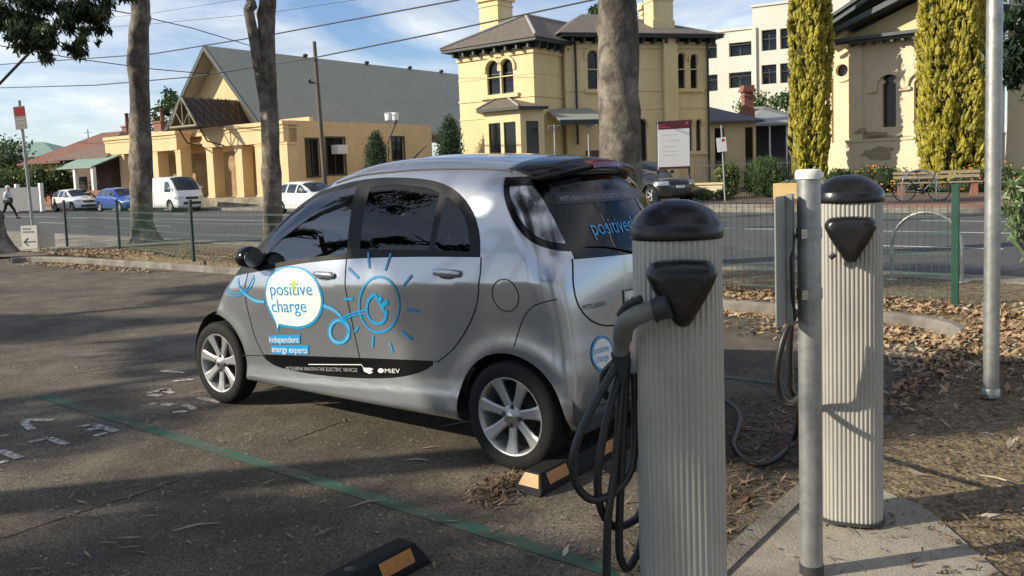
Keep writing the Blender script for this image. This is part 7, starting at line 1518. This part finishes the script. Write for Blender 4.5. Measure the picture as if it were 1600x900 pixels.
# ------------------------------------------------------------------ litter on the ground (nobody could count it)
def litter(name, pts, n, ln, wd, m, z, seed, tilt=.25, label=None, cat='leaf litter'):
    """leaves scattered in patches: (centre, half-extents along and across the street frame, weight)"""
    g = np.random.default_rng(seed); w = np.array([p[3] for p in pts], float); w /= w.sum(); k = g.choice(len(pts), n, p=w); c = np.array([tuple(p[0])[:2] for p in pts])[k]; ex = np.array([p[1:3] for p in pts])[k]
    a = g.normal(size=(n, 2)) * ex * .6; U2 = np.array([UC.x, UC.y]); N2 = np.array([NC.x, NC.y]); xy = c + a[:, :1] * U2 + a[:, 1:] * N2
    zz = z(xy) if callable(z) else np.full(n, z); t = g.random(n) * 2 * math.pi; U = np.stack([np.cos(t), np.sin(t), g.normal(size=n) * tilt], -1); V = np.stack([-np.sin(t), np.cos(t), g.normal(size=n) * tilt], -1)
    s = (.5 + g.random((n, 1))); C = np.stack([xy[:, 0], xy[:, 1], zz + .006 + .012 * g.random(n)], -1); o = quads(name, C, unit(U) * ln / 2 * s, unit(V) * wd / 2 * s, m)
    o['kind'] = 'stuff'
    if label: tag(o, label, cat)
    return o
inbed = lambda xy: np.where((xy @ np.array([NC.x, NC.y]) > 8.42) & (xy @ np.array([NR.x, NR.y]) < NEARK - .5), PV, np.where((xy @ np.array([UC.x, UC.y]) < KS - .005) & (xy @ np.array([NC.x, NC.y]) < 8.4), np.where(xy @ np.array([UC.x, UC.y]) < KS - .13, PV, PV + .014), 0.0))
litter('dry_leaves', [(cp(1.26, 6.6), .12, 1.2, .8), (rd(1.5, 8.6), 3.0, .22, 3), (rd(4, 8.9), 2.2, .28, 3), (rd(0, 8.7), 1.4, .25, 1.5), (cp(2.8, 8.22), 2.2, .10, 2.6), (cp(2.1, 7.7), .9, .32, 1.5), (cp(1.0, 7.3), .55, .8, 1.6), (cp(.3, 7.9), 1.2, .4, 1.2), (rd(17, 8.75), 3.0, .25, 2.2), (rd(19.5, 8.1), 1.6, .4, 1.6), (rd(12, 9), 4, .5, 1.2), (cp(17, 8.0), 2.2, .22, 1.3)], 13000, .065, .030, M_LITTER, inbed, 101, .45, 'drifts of tan dry leaves along the garden kerb and fence')
litter('pale_leaves', [(cp(1.25, 7.0), .5, .9, 2), (rd(2, 8.7), 2.5, .3, 2), (rd(18, 8.4), 2.4, .4, 1), (cp(.2, 5), 1.5, 2.0, .5), (cp(2.6, 8.1), 1.8, .14, 1)], 1300, .085, .022, M_LITTERP, inbed, 102, .5, 'pale long gum leaves among the tan litter')
litter('bark_mulch', [(cp(1.26, 6.0), .10, 1.5, 1.6), (cp(-.4, 5.6), 1.6, 2.6, 3), (cp(.6, 6.6), .7, 1.6, 2), (cp(-1.6, 4.2), 1.6, 1.6, 1), (rd(2, 9.6), 8, .8, 1.5), (rd(14, 9.3), 6, .7, 1.5)], 22000, .032, .010, M_CHIPS, inbed, 103, .4, 'fine brown bark chips over the garden soil', 'mulch')
litter('kerb_debris', [(cp(1.75, 4.9), .28, 1.1, 2.2), (cp(1.55, 3.2), .14, .8, 1.2), (cp(2.56, 3.20), .12, .20, 1.1), (cp(1.9, 6.4), .4, .8, 1), (cp(1.6, 2.2), .2, .6, .5), (cp(1.1, 2.6), .3, .4, .15)], 2600, .065, .011, mat('brown_twigs', (.065, .042, .028), .9, col2=(.25, .175, .11), vscale=9), 0.0, 104, .35, 'reddish bark strips and twigs gathered against the kerb and wheel stop', 'debris')
litter('fallen_twigs', [(cp(3.5, 2.0), 1.4, .7, 2), (cp(3.0, 1.4), 1.5, .5, 2), (cp(5, 3.2), 2.5, 1.5, 2), (cp(8, 5), 5, 2.5, 1.3), (cp(2.2, 2.5), .7, .5, 1)], 170, .085, .011, mat('dull_twigs', (.15, .11, .07), .85, col2=(.34, .28, .19), vscale=5), 0.0, 105, .12, 'scattered gum leaves and bark curls on the asphalt', 'debris')
litter('grit', [(cp(4, 2.5), 3, 2, 1), (cp(8, 5), 5, 3, 1)], 2200, .014, .010, mat('pale_grit', (.30, .27, .22), .9), 0.0, 106, .1, 'tiny pale crumbs of bark and grit on the asphalt', 'grit')
litter('path_debris', [(cp(.55, 3.5), .35, .6, 2), (cp(.1, 3.2), .4, .7, 3)], 420, .04, .010, M_CHIPS, PV, 107, .3, 'bark bits on the edge of the concrete path', 'debris')
for (pa_, pb_, r_) in (((270, 832), (345, 820), .006), ((630, 722), (670, 722), .006), ((545, 795), (600, 785), .005), ((690, 668), (750, 660), .005), ((1530, 745), (1590, 760), .006)):
    a, b = gnd(*pa_, PV if pa_[0] > 1400 else 0), gnd(*pb_, PV if pa_[0] > 1400 else 0); m_ = (a + b) / 2 + Vector((0, .02, .012)); mb = MB(); mb.tube([a - m_ + Vector((0, 0, .008)), Vector((0, 0, 0)), b - m_ + Vector((0, 0, .01))], [r_ * .5, r_, r_ * .4], 5); tw = mb.build('twig', M_LITTERP); tw.location = m_
    tag(tw, {270: 'long pale twig lying alone on the shaded asphalt at the bottom', 630: 'pale stick on the asphalt between green line and rear wheel', 545: 'dark stick lying just below the green line', 690: 'thin stick on the sunlit asphalt beside the car sill', 1530: 'curled pale twig on the soil beside the path'}[pa_[0]], 'twig', 'loose twigs on the ground')
# far mass of street trees beyond the picture's left edge
g = np.random.default_rng(12); bl = []
for k in range(26):
    t = k / 25; c = Vector((-48, 66, GZ)).lerp(Vector((-120, -20, GZ)), t); bl.append(((c.x + g.uniform(-3, 3), c.y + g.uniform(-3, 3), GZ + 2.6 + g.random() * 1.2), (4 + g.random() * 2, 4, 2.6)))
o = leaves('treeline', bl, 9000, .8, .35, M_HEDGE, None, shell=.5, seed=91); tag(o, 'far line of dark street trees beyond the left end of the road', 'treeline', kind='stuff')
